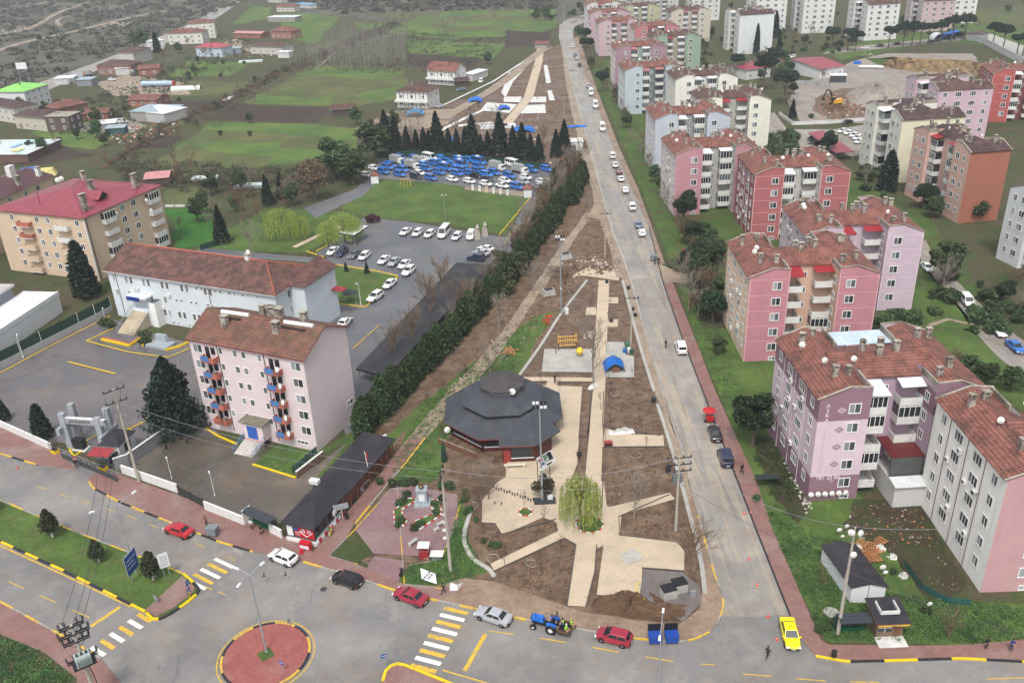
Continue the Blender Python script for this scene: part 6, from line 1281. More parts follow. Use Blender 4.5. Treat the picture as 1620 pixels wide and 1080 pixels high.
 for (u0,u1) in splits:
  pane([Bp[0],Bp[1],Tp[1],Tp[0]],'side_window',u0,u1,.18,.90,.012); pane([Bp[2],Bp[3],Tp[3],Tp[2]],'side_window',1-u1,1-u0,.18,.90,.012)
 ty,rm=wheel_data(wr,.22,rim); ax=L/2-.83
 for sx in (-1,1):
  for sy in (-1,1):
   o=inst('tyre' if False else 'wheel',ty,root,(ax*sx,sy*(Wd/2-.10),wr)); inst('rim',rm,o,(0,0,0))
   g=MB(); g.lathe((ax*sx,sy*(Wd/2-.02),wr+.02),[(wr*1.16,-.02),(wr*1.16,.012)] if sy>0 else [(wr*1.16,-.012),(wr*1.16,.02)],blkp,14,'y'); g.build('wheel_arch',root,uv=False)
 xf,xr=st[-2][0]+.12,st[0][0]
 for sy in (-1,1):
  g=MB(); g.box((xf,sy*(st[-2][3]*.80),st[-1][2]-.02),(.22,.34,.15),hl,taper=.85); g.build('headlight',root,uv=False)
  g=MB(); g.box((xr+.06,sy*(st[0][3]*.88),st[0][2]-.12),(.16,.26,.2),tl); g.build('tail_light',root,uv=False)
  g=MB(); g.box((fb-.15,sy*(Wd/2+.05),zat(fb)+.08),(.14,.2,.13),BASE); g.build('wing_mirror',root,uv=False)
 g=MB(); g.box((st[-1][0]-.02,0,.42),(.14,Wd*.72,.16),blkp); g.box((xr+.02,0,.42),(.12,Wd*.74,.16),blkp); g.build('bumper',root,uv=False)
 g=MB(); g.box((st[-1][0]+.06,0,.45),(.02,.5,.11),plate); g.box((xr-.05,0,.56),(.02,.5,.11),plate); g.build('number_plate',root,uv=False)
 if kind=='minibus': g=MB(); g.box((-.6,0,H+.12),(1.1,.9,.2),whp,taper=.9); g.build('roof_unit',root,uv=False)
 return root
CP={k:carproto(k) for k in ('sedan','hatch','suv','van','minibus')}
def truckproto():
 root=thing('lorry','x','lorry'); m=MB(); m.box((2.3,0,1.25),(1.5,1.9,1.5),BASE,taper=.92); m.box((2.95,0,.8),(.5,1.85,.6),BASE); m.build('cab',root,uv=False)
 m=MB(); m.box((3.03,0,1.55),(.06,1.6,.55),cgl); m.build('windscreen',root,uv=False)
 m=MB(); m.box((-.6,0,.85),(4.2,1.9,.25),alu); m.build('load_bed',root,uv=False)
 m=MB(); m.box((-.6,0,1.85),(4.2,2.0,1.7),seamm('canvas','#8f918f',.6,.8,dark=.8),taper=.93); m.build('canvas_cover',root)
 ty,rm=wheel_data(.4,.26,rim)
 for x in (-1.8,2.2):
  for s in (-1,1): o=inst('wheel',ty,root,(x,s*.85,.4)); inst('rim',rm,o,(0,0,0))
 return root
CP['truck']=truckproto()
NAMES={'sedan':'sedan','hatch':'hatchback','suv':'off road car','van':'small van','minibus':'minibus','truck':'canvas covered lorry'}
def car(kind,col,px,py,fx,fy,label,group=None,sc=1.0):
 p=G(px,py); q=G(fx,fy); a=math.atan2(q.y-p.y,q.x-p.x); mats=None
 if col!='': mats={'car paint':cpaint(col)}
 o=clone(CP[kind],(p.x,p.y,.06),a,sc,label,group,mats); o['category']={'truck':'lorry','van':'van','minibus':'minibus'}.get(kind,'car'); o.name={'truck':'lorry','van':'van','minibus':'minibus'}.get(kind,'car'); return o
S_='beside the pavement'
car('sedan','red',284,844,262,836,'bright red sedan parked by the kerb near the grey bins')
car('hatch','white',449,887,425,877,'white hatchback in front of the snack kiosk'); car('hatch','black',550,922,520,912,'glossy black hatchback parked at the kerb'); car('sedan','crimson',650,949,622,938,'wine red sedan with a pale rear window before the zebra crossing')
car('sedan','silver',781,980,755,971,'silver sedan between the zebra crossing and the blue tractor'); car('hatch','crimson',971,1013,945,1006,'dark red boxy hatchback between tractor and blue bins')
tx=car('sedan','yellow',1249,1008,1257,1040,'bright yellow taxi driving past the taxi rank corner'); tx['category']='taxi'
g=MB(); g.box((-.1,0,1.52),(.14,.55,.14),paintm('paint yellow',PC['yellow'])); o=g.build('roof_sign',None,uv=False); o.parent=tx
t_=text('TAKSI',.16,blkp,(0,0,0),(0,0,0),name='lettering'); t_.parent=o; t_.location=(-.1,0,1.60); t_.rotation_euler=(0,0,R(-90))
car('sedan','black',1131,690,1125,672,'dark grey sedan parked behind the red tricycle'); car('van','navy',1147,729,1141,712,'dark blue van parked by the pavement beside the person in black')
car('van','white',1077,555,1073,542,'white small van parked alone on the muddy road')
for i,(k,c,x,y,fx,fy) in enumerate((('hatch','white',1015,372,1012,362),('sedan','steel blue',1010,359,1007,350),('van','white',1000,331,997,322),('hatch','white',989,304,986,296),('sedan','white',982,286,979,278),('hatch','dark red',979,275,976,268),('sedan','white',973,264,970,257),('van','white',969,250,967,243),('minibus','white',953,206,955,215),('minibus','white',942,170,944,178),('minibus','white',935,150,937,158),('van','silver',931,139,929,133),('suv','black',917,106,919,112),('hatch','silver',913,95,911,89),('sedan','grey',910,89,908,84),('hatch','white',905,76,907,81))):
 car(k,c,x,y,fx,fy,'%s %s parked along the long road, %s from the near end'%(c,NAMES[k],ordi(i)),'cars parked along the long road')
for i,(k,c,x,y,fx,fy) in enumerate((('sedan','white',642,370,635,375),('hatch','white',661,372,655,377),('hatch','white',680,374,674,379),('minibus','white',703,373,697,380),('hatch','white',723,378,718,383),('van','white',745,377,742,384))): car(k,c,x,y,fx,fy,'white %s by the lawn, %s from left'%(NAMES[k],ordi(i)),'cars in the lawn side row')
for i,(k,c,x,y,fx,fy) in enumerate((('sedan','white',527,401,521,406),('suv','navy',541,403,535,408),('sedan','grey',561,406,555,411),('hatch','white',577,409,571,414),('sedan','white',608,415,602,420),('sedan','silver',624,418,618,423),('sedan','white',640,422,634,427),('suv','white',647,433,641,438),('sedan','white',617,453,610,459),('suv','white',594,474,585,480))): car(k,c,x,y,fx,fy,'%s %s in the office side row, %s from left'%(c,NAMES[k],ordi(i)) if i<8 else 'white %s at the kerb of the office lawn, %s of two'%(NAMES[k],('upper','lower')[i-8]),'cars in the office side row')
for i,(k,c,x,y,fx,fy) in enumerate((('suv','navy',753,412,743,411),('sedan','silver',762,404,752,402),('sedan','white',769,397,760,395))): car(k,c,x,y,fx,fy,'%s %s under the bare trees by the black shed'%(c,NAMES[k]))
car('sedan','white',546,514,552,508,'white car half hidden behind the pale pink house')
for k,c,x,y,fx,fy,l in (('van','white',1529,481,1536,490,'white van with dark windows parked in the side street'),('sedan','white',1579,528,1586,536,'white sedan parked in the side street behind the blue car'),('sedan','blue',1605,553,1613,560,'blue sedan in the side street at the right edge'),('sedan','white',1466,427,1472,434,'white sedan beside the lilac block end wall')): car(k,c,x,y,fx,fy,l)
for i,(x,y) in enumerate(((1333,210),(1343,213),(1352,217),(1357,221),(1360,227))): car('sedan','white',x,y,x-8,y+2,'white sedan in the small car park behind the brick red block, %s'%('farthest','second farthest','middle one','second nearest','nearest')[i],'cars behind the brick red block')
for i,(c,x,y) in enumerate((('black',1285,222),('dark grey',1287,227))): car('hatch',c,x,y,x-6,y+2,c+' hatchback under the red carport roof')
car('sedan','black',1340,196,1330,198,'black sedan driving below the building site wall')
for i,(c,x,y) in enumerate((('white',1368,78),('dark grey',1391,74),('black',1418,71),('navy',1472,68),('dark grey',1482,66))): car('sedan',c,x,y,x-8,y+1,'%s sedan under the stone pines of the upper street, %s from the left'%(c,ordi(i)),'cars on the upper street')
car('hatch','white',1254,92,1248,94,'white hatchback by the nursery roof'); car('sedan','white',1248,93,1240,95,'white sedan left of the nursery')
lot=[('hatch','white',580,280),('van','blue',633,279),('van','blue',607,275),('van','dark grey',659,283),('van','blue',682,285),('hatch','white',716,287),('hatch','white',743,290),('hatch','white',769,294),('sedan','white',795,297),('van','blue',818,299),('sedan','silver',852,298),
('hatch','white',592,269),('van','blue',614,268),('van','blue',638,272),('hatch','white',664,277),('van','blue',695,276),('van','blue',724,278),('sedan','black',753,281),('sedan','dark grey',771,286),('hatch','white',799,289),('hatch','silver',828,291),('hatch','white',858,291),('sedan','white',869,290),
('van','blue',618,265),('truck','white',652,267),('van','blue',674,270),('minibus','blue',705,270),('van','blue',732,273),('van','blue',756,274),('van','blue',782,277),('van','blue',806,282),
('truck','white',628,259),('truck','white',664,261),('van','blue',689,262),('van','blue',709,260),('minibus','blue',729,265),('van','blue',757,267),('truck','white',786,269),('truck','white',822,274),
('van','blue',634,253),('van','blue',657,254),('minibus','white',680,254),('minibus','blue',729,260),('minibus','blue',758,260),('minibus','white',812,264),('van','blue',841,272),('van','blue',865,271),('van','bright blue',700,255),('van','bright blue',744,257),('van','blue',645,264),('van','bright blue',770,280),('hatch','white',832,284),('van','bright blue',716,264),('van','blue',745,278),('van','bright blue',672,265)]
rows={}
for i,(k,c,x,y) in enumerate(lot):
 key=(c,k); rows[key]=rows.get(key,0)+1
 car(k,c,x,y,x+9,y+2.2,'%s %s in the service lot, %s of its kind from the front'%(c,NAMES[k],ordi(rows[key]-1)),'service vehicles in the crowded lot')
for k,c,x,y,fx,fy,l in (('van','white',190,195,180,194,'white van in the village yard beside the low brick shed'),('hatch','white',178,128,186,128,'white car near the orange lorry'),('van','white',655,107+33,652,146,'x'),('sedan','white',690,168,0,0,'x'),('truck','orange',140,120,130,119,'orange tipper lorry parked by the valley road'),('truck','grey',210,120,214,124,'grey lorry with a white cover in the scrap yard'),('truck','white',110,133,100,132,'white box lorry beside the valley road'),('truck','white',134,134,126,133,'white topped lorry trailer in the village yard'),('sedan','steel blue',730,144,722,145,'blue car parked outside the gabled villa'),('hatch','silver',694,171,684,171,'grey hatchback outside the hip roofed villa'),('van','white',761,131,758,135,'white van at the outbuilding of the villas'),('van','white',195,195,205,196,'second white van in the village yard, right of the first')):
 if l!='x': car(k,c,x,y,fx,fy,l)
# tanker
p=G(255,137); t=thing('tanker_trailer','pale blue and red tanker trailer in the scrap yard','trailer',p)
m=MB(); m.tube([p+Vector((-9,0,1.8)),p+Vector((7,-3,1.8))],1.15,pm('tank blue','#9fb4c9',.4),12); m.build('tank',t)
m=MB(); m.tube([p+Vector((7.05,-3.01,1.8)),p+Vector((8,-3.2,1.8))],1.2,pm('tank red','#a34030',.5),12); m.build('tank_end',t)
ty,rm=wheel_data(.5,.3,rim)
for dx in (-6,-4.5,5): inst('wheel',ty,t,(dx,-.9-dx*.18,.5))
# blue tractor
def tractor():
 p=G(868,994); q=G(835,985); a=math.atan2(q.y-p.y,q.x-p.x); t=thing('tractor','blue farm tractor with a roll bar carrying workers in green vests on its rear platform','tractor',(p.x,p.y,.06),rz=a)
 bl=paintm('tractor blue','#1560b8');
 def part(nm,f,sm=False):
  g=MB(); f(g); o=g.build(nm,None,uv=False,smooth=sm); o.parent=t; return o
 part('bonnet',lambda g:(g.box((1.25,0,1.2),(1.5,.72,.55),bl,taper=.88),g.box((2.02,0,1.1),(.08,.6,.5),blkp)))
 part('chassis',lambda g:(g.box((.6,0,.72),(2.7,.5,.4),blkp),g.box((1.6,0,.45),(.15,1.3,.15),blkp)))
 part('fender',lambda g:[g.box((-.55,s*.62,1.25),(1.1,.42,.12),bl) for s in (-1,1)]+[g.box((-.1,s*.62,1.05),(.12,.42,.45),bl) for s in (-1,1)])
 part('seat',lambda g:(g.box((-.45,0,1.25),(.45,.45,.15),blkp),g.box((-.7,0,1.5),(.1,.45,.45),blkp)))
 part('roll_bar',lambda g:g.tube([(-.95,-.55,1.0),(-.95,-.5,2.4),(-.95,.5,2.4),(-.95,.55,1.0)],.05,blkp,6))
 part('steering_wheel',lambda g:g.tube([(.15+.02*math.sin(i),.22*math.cos(i*.785),1.6+.15*math.sin(i*.785)) for i in range(9)],.02,blkp,4))
 part('exhaust',lambda g:g.tube([(1.4,.3,1.4),(1.4,.3,2.1)],.04,blkp,6))
 part('link_box',lambda g:(g.box((-2.05,0,.6),(1.5,1.7,.1),blkp),g.box((-2.75,0,.85),(.08,1.7,.45),pm('rusty panel','#5a4038',.8)),g.box((-2.05,.82,.85),(1.4,.06,.45),pm('rusty panel','#5a4038',.8)),g.box((-2.05,-.82,.85),(1.4,.06,.45),pm('rusty panel','#5a4038',.8))))
 for x,r,w in ((-.55,.66,.36),(1.6,.38,.26)):
  ty,rm=wheel_data(r,w,rimw)
  for s in (-1,1): o=inst('wheel',ty,t,(x,s*(.78),r)); inst('rim',rm,o,(0,0,0))
 return t,p,a
TR,TRp,TRa=tractor()
# tricycle with a red canopy
p=G(1121,664); t=thing('cargo_tricycle','small red cargo tricycle under a red parasol parked by the road','tricycle',p); q=R(80)
m=MB(); m.box(p+Vector((0,-.5,.7)),(1.1,1.5,.5),paintm('trike red','#a8161c')); m.build('cargo_box',t)
m=MB(); m.box(p+Vector((0,.9,.75)),(.35,.9,.3),blkp); m.tube([p+Vector((0,1.3,.5)),p+Vector((0,1.2,1.1))],.04,blkp,5); m.tube([p+Vector((-.35,1.15,1.1)),p+Vector((.35,1.15,1.1))],.03,blkp,5); m.build('saddle',t)
m=MB(); m.lathe(p,[(1.05,1.75),(1.0,1.85),(.6,2.1),(.1,2.25)],pm('red canvas','#b01e28',.7),10); m.tube([p+Vector((0,0,.6)),p+Vector((0,0,2.1))],.03,alu,5); m.build('parasol',t)
ty,rm=wheel_data(.3,.12,rim)
for s in (-1,1): inst('wheel',ty,t,(s*.6,-.7,.3),0)
inst('wheel',ty,t,(0,1.35,.3),R(90))
# excavator
p=G(1320,167); e=thing('excavator','yellow tracked excavator with a dark arm working in the rubble','excavator',p); ye=paintm('digger yellow','#c9981c')
m=MB(); m.box(p+Vector((.3,-1.3,.45)),(4,.7,.9),blkp,.2); m.box(p+Vector((.3,1.3,.45)),(4,.7,.9),blkp,.2); m.build('tracks',e)
m=MB(); m.box(p+Vector((.6,0,1.7)),(3.6,2.8,1.4),ye,.2,taper=.93); m.build('engine_house',e); m=MB(); m.box(p+Vector((-.9,-.8,2.5)),(1.5,1.1,1.7),cgl,.2,top=ye,taper=.9); m.build('cab',e)
m=MB(); m.tube([p+Vector((-.5,.3,2)),p+Vector((-2.2,.3,5.6)),p+Vector((-3.2,.3,6.0))],[.35,.32,.25],blkp,6); m.build('boom',e); m=MB(); m.tube([p+Vector((-3.2,.3,6.1)),p+Vector((-4.6,.3,3.0))],[.26,.18],blkp,6); m.box(p+Vector((-4.4,.3,2.6)),(1,1.1,1.0),blkp,taper=.6); m.build('bucket_arm',e)
# ---------------- people ----------------
skin=pm('skin','#a87f68',.6,.05);
PM={}
def person_mesh(pose,top,bot,hair='#231c18',vest=None,coat=0):
 key=(pose,top,bot,hair,vest,coat)
 if key in PM: return PM[key]
 J={'pel':(0,0,.92),'ch':(0,.02,1.22),'nk':(0,.03,1.46),'hd0':(0,.05,1.56),'hd':(0,.06,1.68),
  'shl':(-.19,.02,1.40),'ell':(-.25,-.02,1.14),'wrl':(-.25,.08,.90),'shr':(.19,.02,1.40),'elr':(.25,.0,1.14),'wrr':(.25,.1,.9),
  'hpl':(-.10,0,.88),'knl':(-.11,.02,.49),'anl':(-.11,-.02,.08),'tol':(-.12,.14,.03),'hpr':(.10,0,.88),'knr':(.11,.02,.49),'anr':(.11,-.02,.08),'tor':(.12,.14,.03)}
 if pose=='walk': J.update(knl=(-.11,.22,.52),anl=(-.11,.30,.10),tol=(-.12,.46,.06),knr=(.11,-.05,.47),anr=(.11,-.32,.14),tor=(.12,-.20,.03),ell=(-.25,-.16,1.16),wrl=(-.24,-.22,.93),elr=(.25,.10,1.15),wrr=(.22,.27,.98))
 if pose=='arms': J.update(ell=(-.24,.1,1.16),wrl=(-.1,.28,1.16),elr=(.24,.1,1.16),wrr=(.08,.3,1.14))
 if pose=='sit':
  J={k:(v[0],v[1],v[2]-.45) for k,v in J.items()}; J.update(knl=(-.14,.42,.47),anl=(-.13,.45,.08),tol=(-.13,.6,.04),knr=(.14,.42,.47),anr=(.13,.46,.08),tor=(.13,.6,.04),wrl=(-.18,.3,.6),wrr=(.18,.3,.6))
 Rd={'pel':.15,'ch':.16,'nk':.065,'hd0':.085,'hd':.095,'shl':.075,'ell':.05,'wrl':.035,'shr':.075,'elr':.05,'wrr':.035,'hpl':.10,'knl':.068,'anl':.045,'tol':.035,'hpr':.10,'knr':.068,'anr':.045,'tor':.035}
 E_=[('pel','ch'),('ch','nk'),('nk','hd0'),('hd0','hd'),('ch','shl'),('shl','ell'),('ell','wrl'),('ch','shr'),('shr','elr'),('elr','wrr'),('pel','hpl'),('hpl','knl'),('knl','anl'),('anl','tol'),('pel','hpr'),('hpr','knr'),('knr','anr'),('anr','tor')]
 names=list(J); vs=[Vector(J[k]) for k in names]; rad=[Rd[k]*(1.12 if coat and k in('pel','ch','shl','shr','ell','elr') else 1) for k in names]; ed=[(names.index(a),names.index(b)) for a,b in E_]
 for s in ('l','r'):
  w=Vector(J['wr'+s]); el=Vector(J['el'+s]); d=(w-el).normalized(); side=Vector((0,0,1)).cross(d); side=side.normalized() if side.length>.1 else Vector((0,1,0)); side=Vector((0,1,0)) if abs(d.z)>.7 else side
  iw=names.index('wr'+s); vs.append(w+d*.07); rad.append(.03); ip=len(vs)-1; ed.append((iw,ip))
  for f in range(4):
   b=w+d*.10+side*(f-1.5)*.021; L=(.06,.075,.07,.055)[f]; vs.append(b); rad.append(.010); i1=len(vs)-1; vs.append(b+d*L*.6+Vector((0,0,-.005))); rad.append(.009); vs.append(b+d*L+Vector((0,.006,-.012))); rad.append(.008); ed+= [(ip,i1),(i1,i1+1),(i1+1,i1+2)]
  vs.append(w+d*.04+side*.045); rad.append(.011); i1=len(vs)-1; vs.append(w+d*.09+side*.06); rad.append(.009); ed+= [(iw,i1),(i1,i1+1)]
 me=bpy.data.meshes.new('pm'); me.from_pydata([tuple(v) for v in vs],ed,[]); o=bpy.data.objects.new('pm',me); COL.objects.link(o)
 sm=o.modifiers.new('s','SKIN'); sm.use_smooth_shade=True
 for i,r in enumerate(rad): me.skin_vertices[0].data[i].radius=(r,r*.85 if i in (names.index('ch'),names.index('pel')) else r);
 me.skin_vertices[0].data[0].use_root=True; sb=o.modifiers.new('b','SUBSURF'); sb.levels=1
 dg=bpy.context.evaluated_depsgraph_get(); dg.update(); out=bpy.data.meshes.new_from_object(o.evaluated_get(dg)); bpy.data.objects.remove(o)
 out.materials.clear()
 mt=[pm('cloth '+top,top,.85,.2,4),pm('cloth '+bot,bot,.85,.2,4),skin,pm('shoes','#141414',.6),pm('cloth '+(vest or top),vest or top,.7,.1,4)]
 for x in mt: out.materials.append(x)
 off=-.45 if pose=='sit' else 0; wz=.95 if not coat else coat
 wl,wr=Vector(J['wrl']),Vector(J['wrr'])
 for pgn in out.polygons:
  c=pgn.center; z=c.z-off
  if (c-wl).length<.2 and z<1.35 and (c-wl).length<(c-Vector(J['ell'])).length*.55 or (c-wr).length<.2 and (c-wr).length<(c-Vector(J['elr'])).length*.55: k=2
  elif z>1.49: k=2
  elif pose=='sit' and c.z<.55: k=1 if c.z>.1 else 3
  elif z<.11 and pose!='sit': k=3
  elif z<wz and abs(c.x)<.2: k=1
  elif vest and abs(c.x)<.2 and z>.98: k=4
  else: k=0
  pgn.material_index=k
 h=Vector(J['hd']); m=MB(); hm=pm('hair '+hair,hair,.8,.1)
 m.lathe(h+Vector((0,-.015,0)),[(.112,-.03),(.118,.02),(.10,.08),(.05,.118),(.01,.125)],hm,12); hm_=m.data('hair',False,True)
 m=MB();
 for s in (-1,1): m.box(h+Vector((s*.035,.10,-.015)),(.022,.01,.012),blkp); m.box(h+Vector((s*.103,.0,-.03)),(.018,.035,.06),skin)
 m.box(h+Vector((0,.115,-.045)),(.025,.03,.04),skin); m.box(h+Vector((0,.098,-.085)),(.045,.01,.01),pm('lips','#8a4a44')); fm=m.data('face',False)
 PM[key]=(out,hm_,fm); return PM[key]
def person(px,py,ang,pose,top,bot,label,hair='#231c18',vest=None,coat=0,z=0,world=None,bag=None,sc=1.0):
 b,h,f=person_mesh(pose,top,bot,hair,vest,coat); p=world or G(px,py); t=thing('person',label,'person',(p[0],p[1],z),rz=R(ang-90)); t.scale=(sc,)*3
 inst('body',b,t,(0,0,0)); inst('hair',h,t,(0,0,0)); inst('face',f,t,(0,0,0))
 return t
person(122,741,-60,'stand','#17181b','#141517','person in black with grey hair facing the sliding gate',hair='#77726c',coat=.8,z=.06)
person(328,833,-100,'arms','#6b4f3f','#2a2c33','person in a brown jacket standing beside the grey bins',z=.15)
person(702,940,-160,'walk','#3d3a2e','#17181c','person in dark clothes walking on the pavement near the zebra crossing',z=.15)
person(1214,1041,-150,'walk','#33262a','#17181c','person in a dark coat crossing the road behind the taxi',coat=.7,z=.06)
person(1559,1027,-80,'stand','#1a1b1f','#16171a','person in a dark coat with a pale scarf on the right pavement',coat=.55,z=.15,vest=None)
person(1598,1030,-95,'arms','#1f3a73','#1c2a50','person in blue workwear at the right edge of the pavement',z=.15)
person(1173,750,-90,'walk','#141416','#141416','person in long black clothes beside the dark blue van',coat=.4,z=.15,hair='#141416')
person(1053,551,-60,'stand','#1d2022','#17191c','person in dark clothes standing in the road left of the white van',z=.06)
person(1042,419,-90,'stand','#1a1b1e','#17181c','person in black next to the grey bin at the side turning',z=.15); person(1036,419,-90,'arms','#24282c','#1b1d21','person in dark grey between bin and the person in black',z=.15)
person(878,607,-90,'arms','#2a2c33','#23262c','worker in dark clothes on the sand paving below the concrete pad',z=.12)
person(399,838,-90,'stand','#c4c4c0','#2a2c30','person in a white top waiting in front of the bus shelter',z=.15); person(414,843,-80,'sit','#1c2a28','#17191c','person in dark clothes sitting in the left bus shelter',z=.2)
person(599,737,-60,'stand','#b9bab8','#1c1d22','person in a white shirt beside the kiosk terrace',z=.12); person(488,846,-60,'stand','#232427','#1c1d20','vendor in dark clothes standing inside the kiosk window',z=.3)
def onTR(x,y): return (TRp.x+x*math.cos(TRa)-y*math.sin(TRa),TRp.y+x*math.sin(TRa)+y*math.cos(TRa))
td=math.degrees(TRa)
person(0,0,td,'sit','#1d2f5a','#1d2f5a','driver in dark blue sitting on the tractor seat',z=.95,world=onTR(-.5,0))
person(0,0,td,'sit','#24477a','#24477a','worker in blue overalls and green vest directly behind the tractor driver',vest='#8fc63a',z=.68,world=onTR(-1.7,-.2)); person(0,0,td+160,'sit','#7fae3a','#2a2c30','worker in a green and white vest on the near side of the tractor platform',vest='#8fc63a',z=.68,world=onTR(-2.3,.5),hair='#c9c9c4'); person(0,0,td+180,'sit','#7fae3a','#2a2c30','worker in a green vest at the rear corner of the tractor platform',vest='#9ccc3c',z=.68,world=onTR(-2.6,-.45),hair='#b08f3c')
for i,(x,y) in enumerate(((757,170),(743,176),(796,165),(850,158),(862,130),(868,100),(846,110))): person(x,y,-90+i*40,('stand','walk','arms')[i%3],'#26282e','#1c1e24','tiny worker in dark clothes in the far park, %s from the left'%ordi(sorted((743,757,796,846,850,862,868)).index(x)),z=.05)
# ---------------- street furniture, sheds and other things ----------------
cpole=pm('concrete pole','#a09a90',.85,.15,2,c2='#7d766c'); steel=pm('painted steel','#9aa0a6',.4,.1,metal=.4); lampw=pm('lamp white','#c9ccce',.4,.05); insul=pm('insulator','#241c1a',.3,.1); wood=pm('wood','#6b4a38',.8,.2,2)
def hpix(bx,by,tx,ty):
 b=G(bx,by); z=0; best=(1e9,0)
 while z<30:
  v=Vector((b.x,b.y,z))-Vector((0,0,CH)); s=(810+FPX*v.dot(_R)/v.dot(_F),540-FPX*v.dot(_U)/v.dot(_F)); e=(s[0]-tx)**2+(s[1]-ty)**2
  if e<best[0]: best=(e,z)
  z+=.2
 return best[1]
def pole(px,py,tx,ty,label,arms=(0,),al=1.5,ang=0,r=.17,dishes=0,extra=None):
 b=G(px,py); h=hpix(px,py,tx,ty); t=thing('utility_pole',label,'utility pole',b); V=lambda x,y,z: (b.x+x*math.cos(ang)-y*math.sin(ang),b.y+x*math.sin(ang)+y*math.cos(ang),z)
 m=MB(); m.tube([V(0,0,0),V(0,0,h)],[r*1.35,r*.7],cpole,6); m.build('pole',t); k=0
 for dz in arms:
  m=MB(); m.box(V(0,0,h-.2-dz),(al*2,.1,.12),rail,ang); m.build('crossarm',t)
  for x in (-al+.1,-al*.35,al*.35,al-.1):
   m=MB(); m.lathe(V(x,0,h-.1-dz),[(.07,0),(.11,.06),(.06,.12),(.1,.18),(.05,.3)],insul,8); m.build('insulator',t)
 for i in range(dishes): m=MB(); m.lathe(V(.35*(-1)**i,.25,h*.55-i*.6),[(.03,0),(.26,.02),(.22,.06),(.03,.1)],dishm,10,'y'); m.build('lamp_globe',t)
 return t,V,h
P1,V1,h1=pole(220,762,184,614,'leaning concrete power pole beside the white wall and gate',(0,1.9),1.5,R(40));
P2,V2,h2=pole(713,903,697,742,'tall concrete power pole with small dishes in front of the monument square',(0,.8),.9,R(80),.17,6)
P3,V3,h3=pole(1069,839,1073,722,'power pole with a dark transformer frame beside the road',(0,1,2),1.6,R(5),.16)
m=MB(); m.box(V3(0,.5,h3-3.6),(1.2,.7,1.0),pm('transformer grey','#5f6668',.5),R(5)); m.build('transformer',P3)
P4,V4,h4=pole(1325,1003,1337,830,'concrete pole with dishes rising from the bus shelter corner',(.4,),.9,R(20),.16,0)
for i in range(4): m=MB(); m.tube([V4(-.3+.1*i,0,h4*.5),V4(.3,.2,h4*.78)],.05,cpole,4); m.build('brace',P4) if i==0 else None
for (a,z) in ((-.7,-.3),(.6,-.8),(.1,-3.5)): dish(P4,V4(a,-.3,h4+z),R(a*30),.36)
P5,V5,h5=pole(957,408,957,337,'slim concrete power pole on the muddy road verge, nearer one by the soil triangle',(0,),1.3,R(0),.13); P6,V6,h6=pole(998,545,1000,470,'slim power pole beside the planted beds and the road edge',(0,),1.3,0,.13); P7,V7,h7=pole(893,232,889,150,'slim power pole by the white site cabin',(0,),1.3,0,.13)
P8,V8,h8=pole(906,170,903,112,'slim power pole at the far road edge',(0,),1.2,0,.13); P9,V9,h9=pole(892,38,891,2,'far tall pole at the road bend',(0,),1.2,0,.13)
# transformer pole in the lower left corner
b=G(155,1110); h0=hpix(155,1110,122,985); t=thing('transformer_pole','power pole crowded with insulators, brackets and a grey green transformer','utility pole',b); V=lambda x,y,z:(b.x+x*math.cos(.6)-y*math.sin(.6),b.y+x*math.sin(.6)+y*math.cos(.6),z)
m=MB(); m.tube([V(0,0,0),V(0,0,h0)],[.26,.15],cpole,8); m.build('pole',t)
for dz,al in ((.2,1.2),(1.2,1.5),(2.2,1.3),(4.6,1.5)):
 m=MB(); m.box(V(0,.15,h0-dz),(al*2,.12,.14),rail,.6); m.box(V(0,-.2,h0-dz),(al*2,.1,.12),rail,.6); m.tube([V(-al*.8,0,h0-dz),V(0,0,h0-dz-.9)],.04,rail,4); m.tube([V(al*.8,0,h0-dz),V(0,0,h0-dz-.9)],.04,rail,4); m.build('crossarm',t)
 for x in (-al+.05,-al*.5,al*.5,al-.05):
  m=MB()
  for k in range(4): m.lathe(V(x,.3,h0-dz+.05+k*.12),[(.05,0),(.13,.02),(.05,.07)],insul,8)
  m.lathe(V(x,.3,h0-dz+.5),[(.07,0),(.03,.15)],insul,6); m.build('insulator',t)
  m=MB(); m.tube([V(x,.3,h0-dz+.6),V(x*.7,.9,h0-dz+.3),V(x*.4,.5,h0-dz-.6)],.02,rail,3,False); m.build('jumper_cable',t)
m=MB(); m.box(V(0,-.95,h0-3.9),(1.5,1.1,1.1),pm('transformer green grey','#8f9c98',.5,.15),.6)
for k in range(6): m.box(V(-.6+.24*k,-1.6,h0-3.9),(.06,.2,.9),pm('transformer green grey','#8f9c98',.5),.6)
m.build('transformer',t)
for x in (-.45,0,.45): m=MB(); m.lathe(V(x,-.95,h0-3.35),[(.08,0),(.13,.06),(.07,.12),(.12,.18),(.06,.24),(.1,.3),(.03,.45)],insul,8); m.build('bushing',t)
m=MB(); m.box(V(0,-.8,h0-4.55),(2.2,1.6,.12),rail,.6); m.build('platform',t)
m=MB(); m.tube([V(.3,0,h0-5.5),V(.5,.1,3),V(.5,.1,0)],.05,rail,5); m.tube([V(-.2,.2,h0-4.6),V(-.9,.9,h0-5.8)],.05,rail,5); m.build('conduit',t); TP=(b,h0)
def cable(a,c,sag,label,r=.022,mt=None):
 a,c=Vector(a),Vector(c); n=14; m=MB(); m.tube([a.lerp(c,i/n)-Vector((0,0,sag*4*(i/n)*(1-i/n))) for i in range(n+1)],r,mt or pm('cable','#3c3c40',.6),4,False); o=m.build('power_cable',None,uv=False); tag(o,label,'cable','overhead cables'); return rebase(o)
gw=pm('cable pale','#7a7b7f',.5)
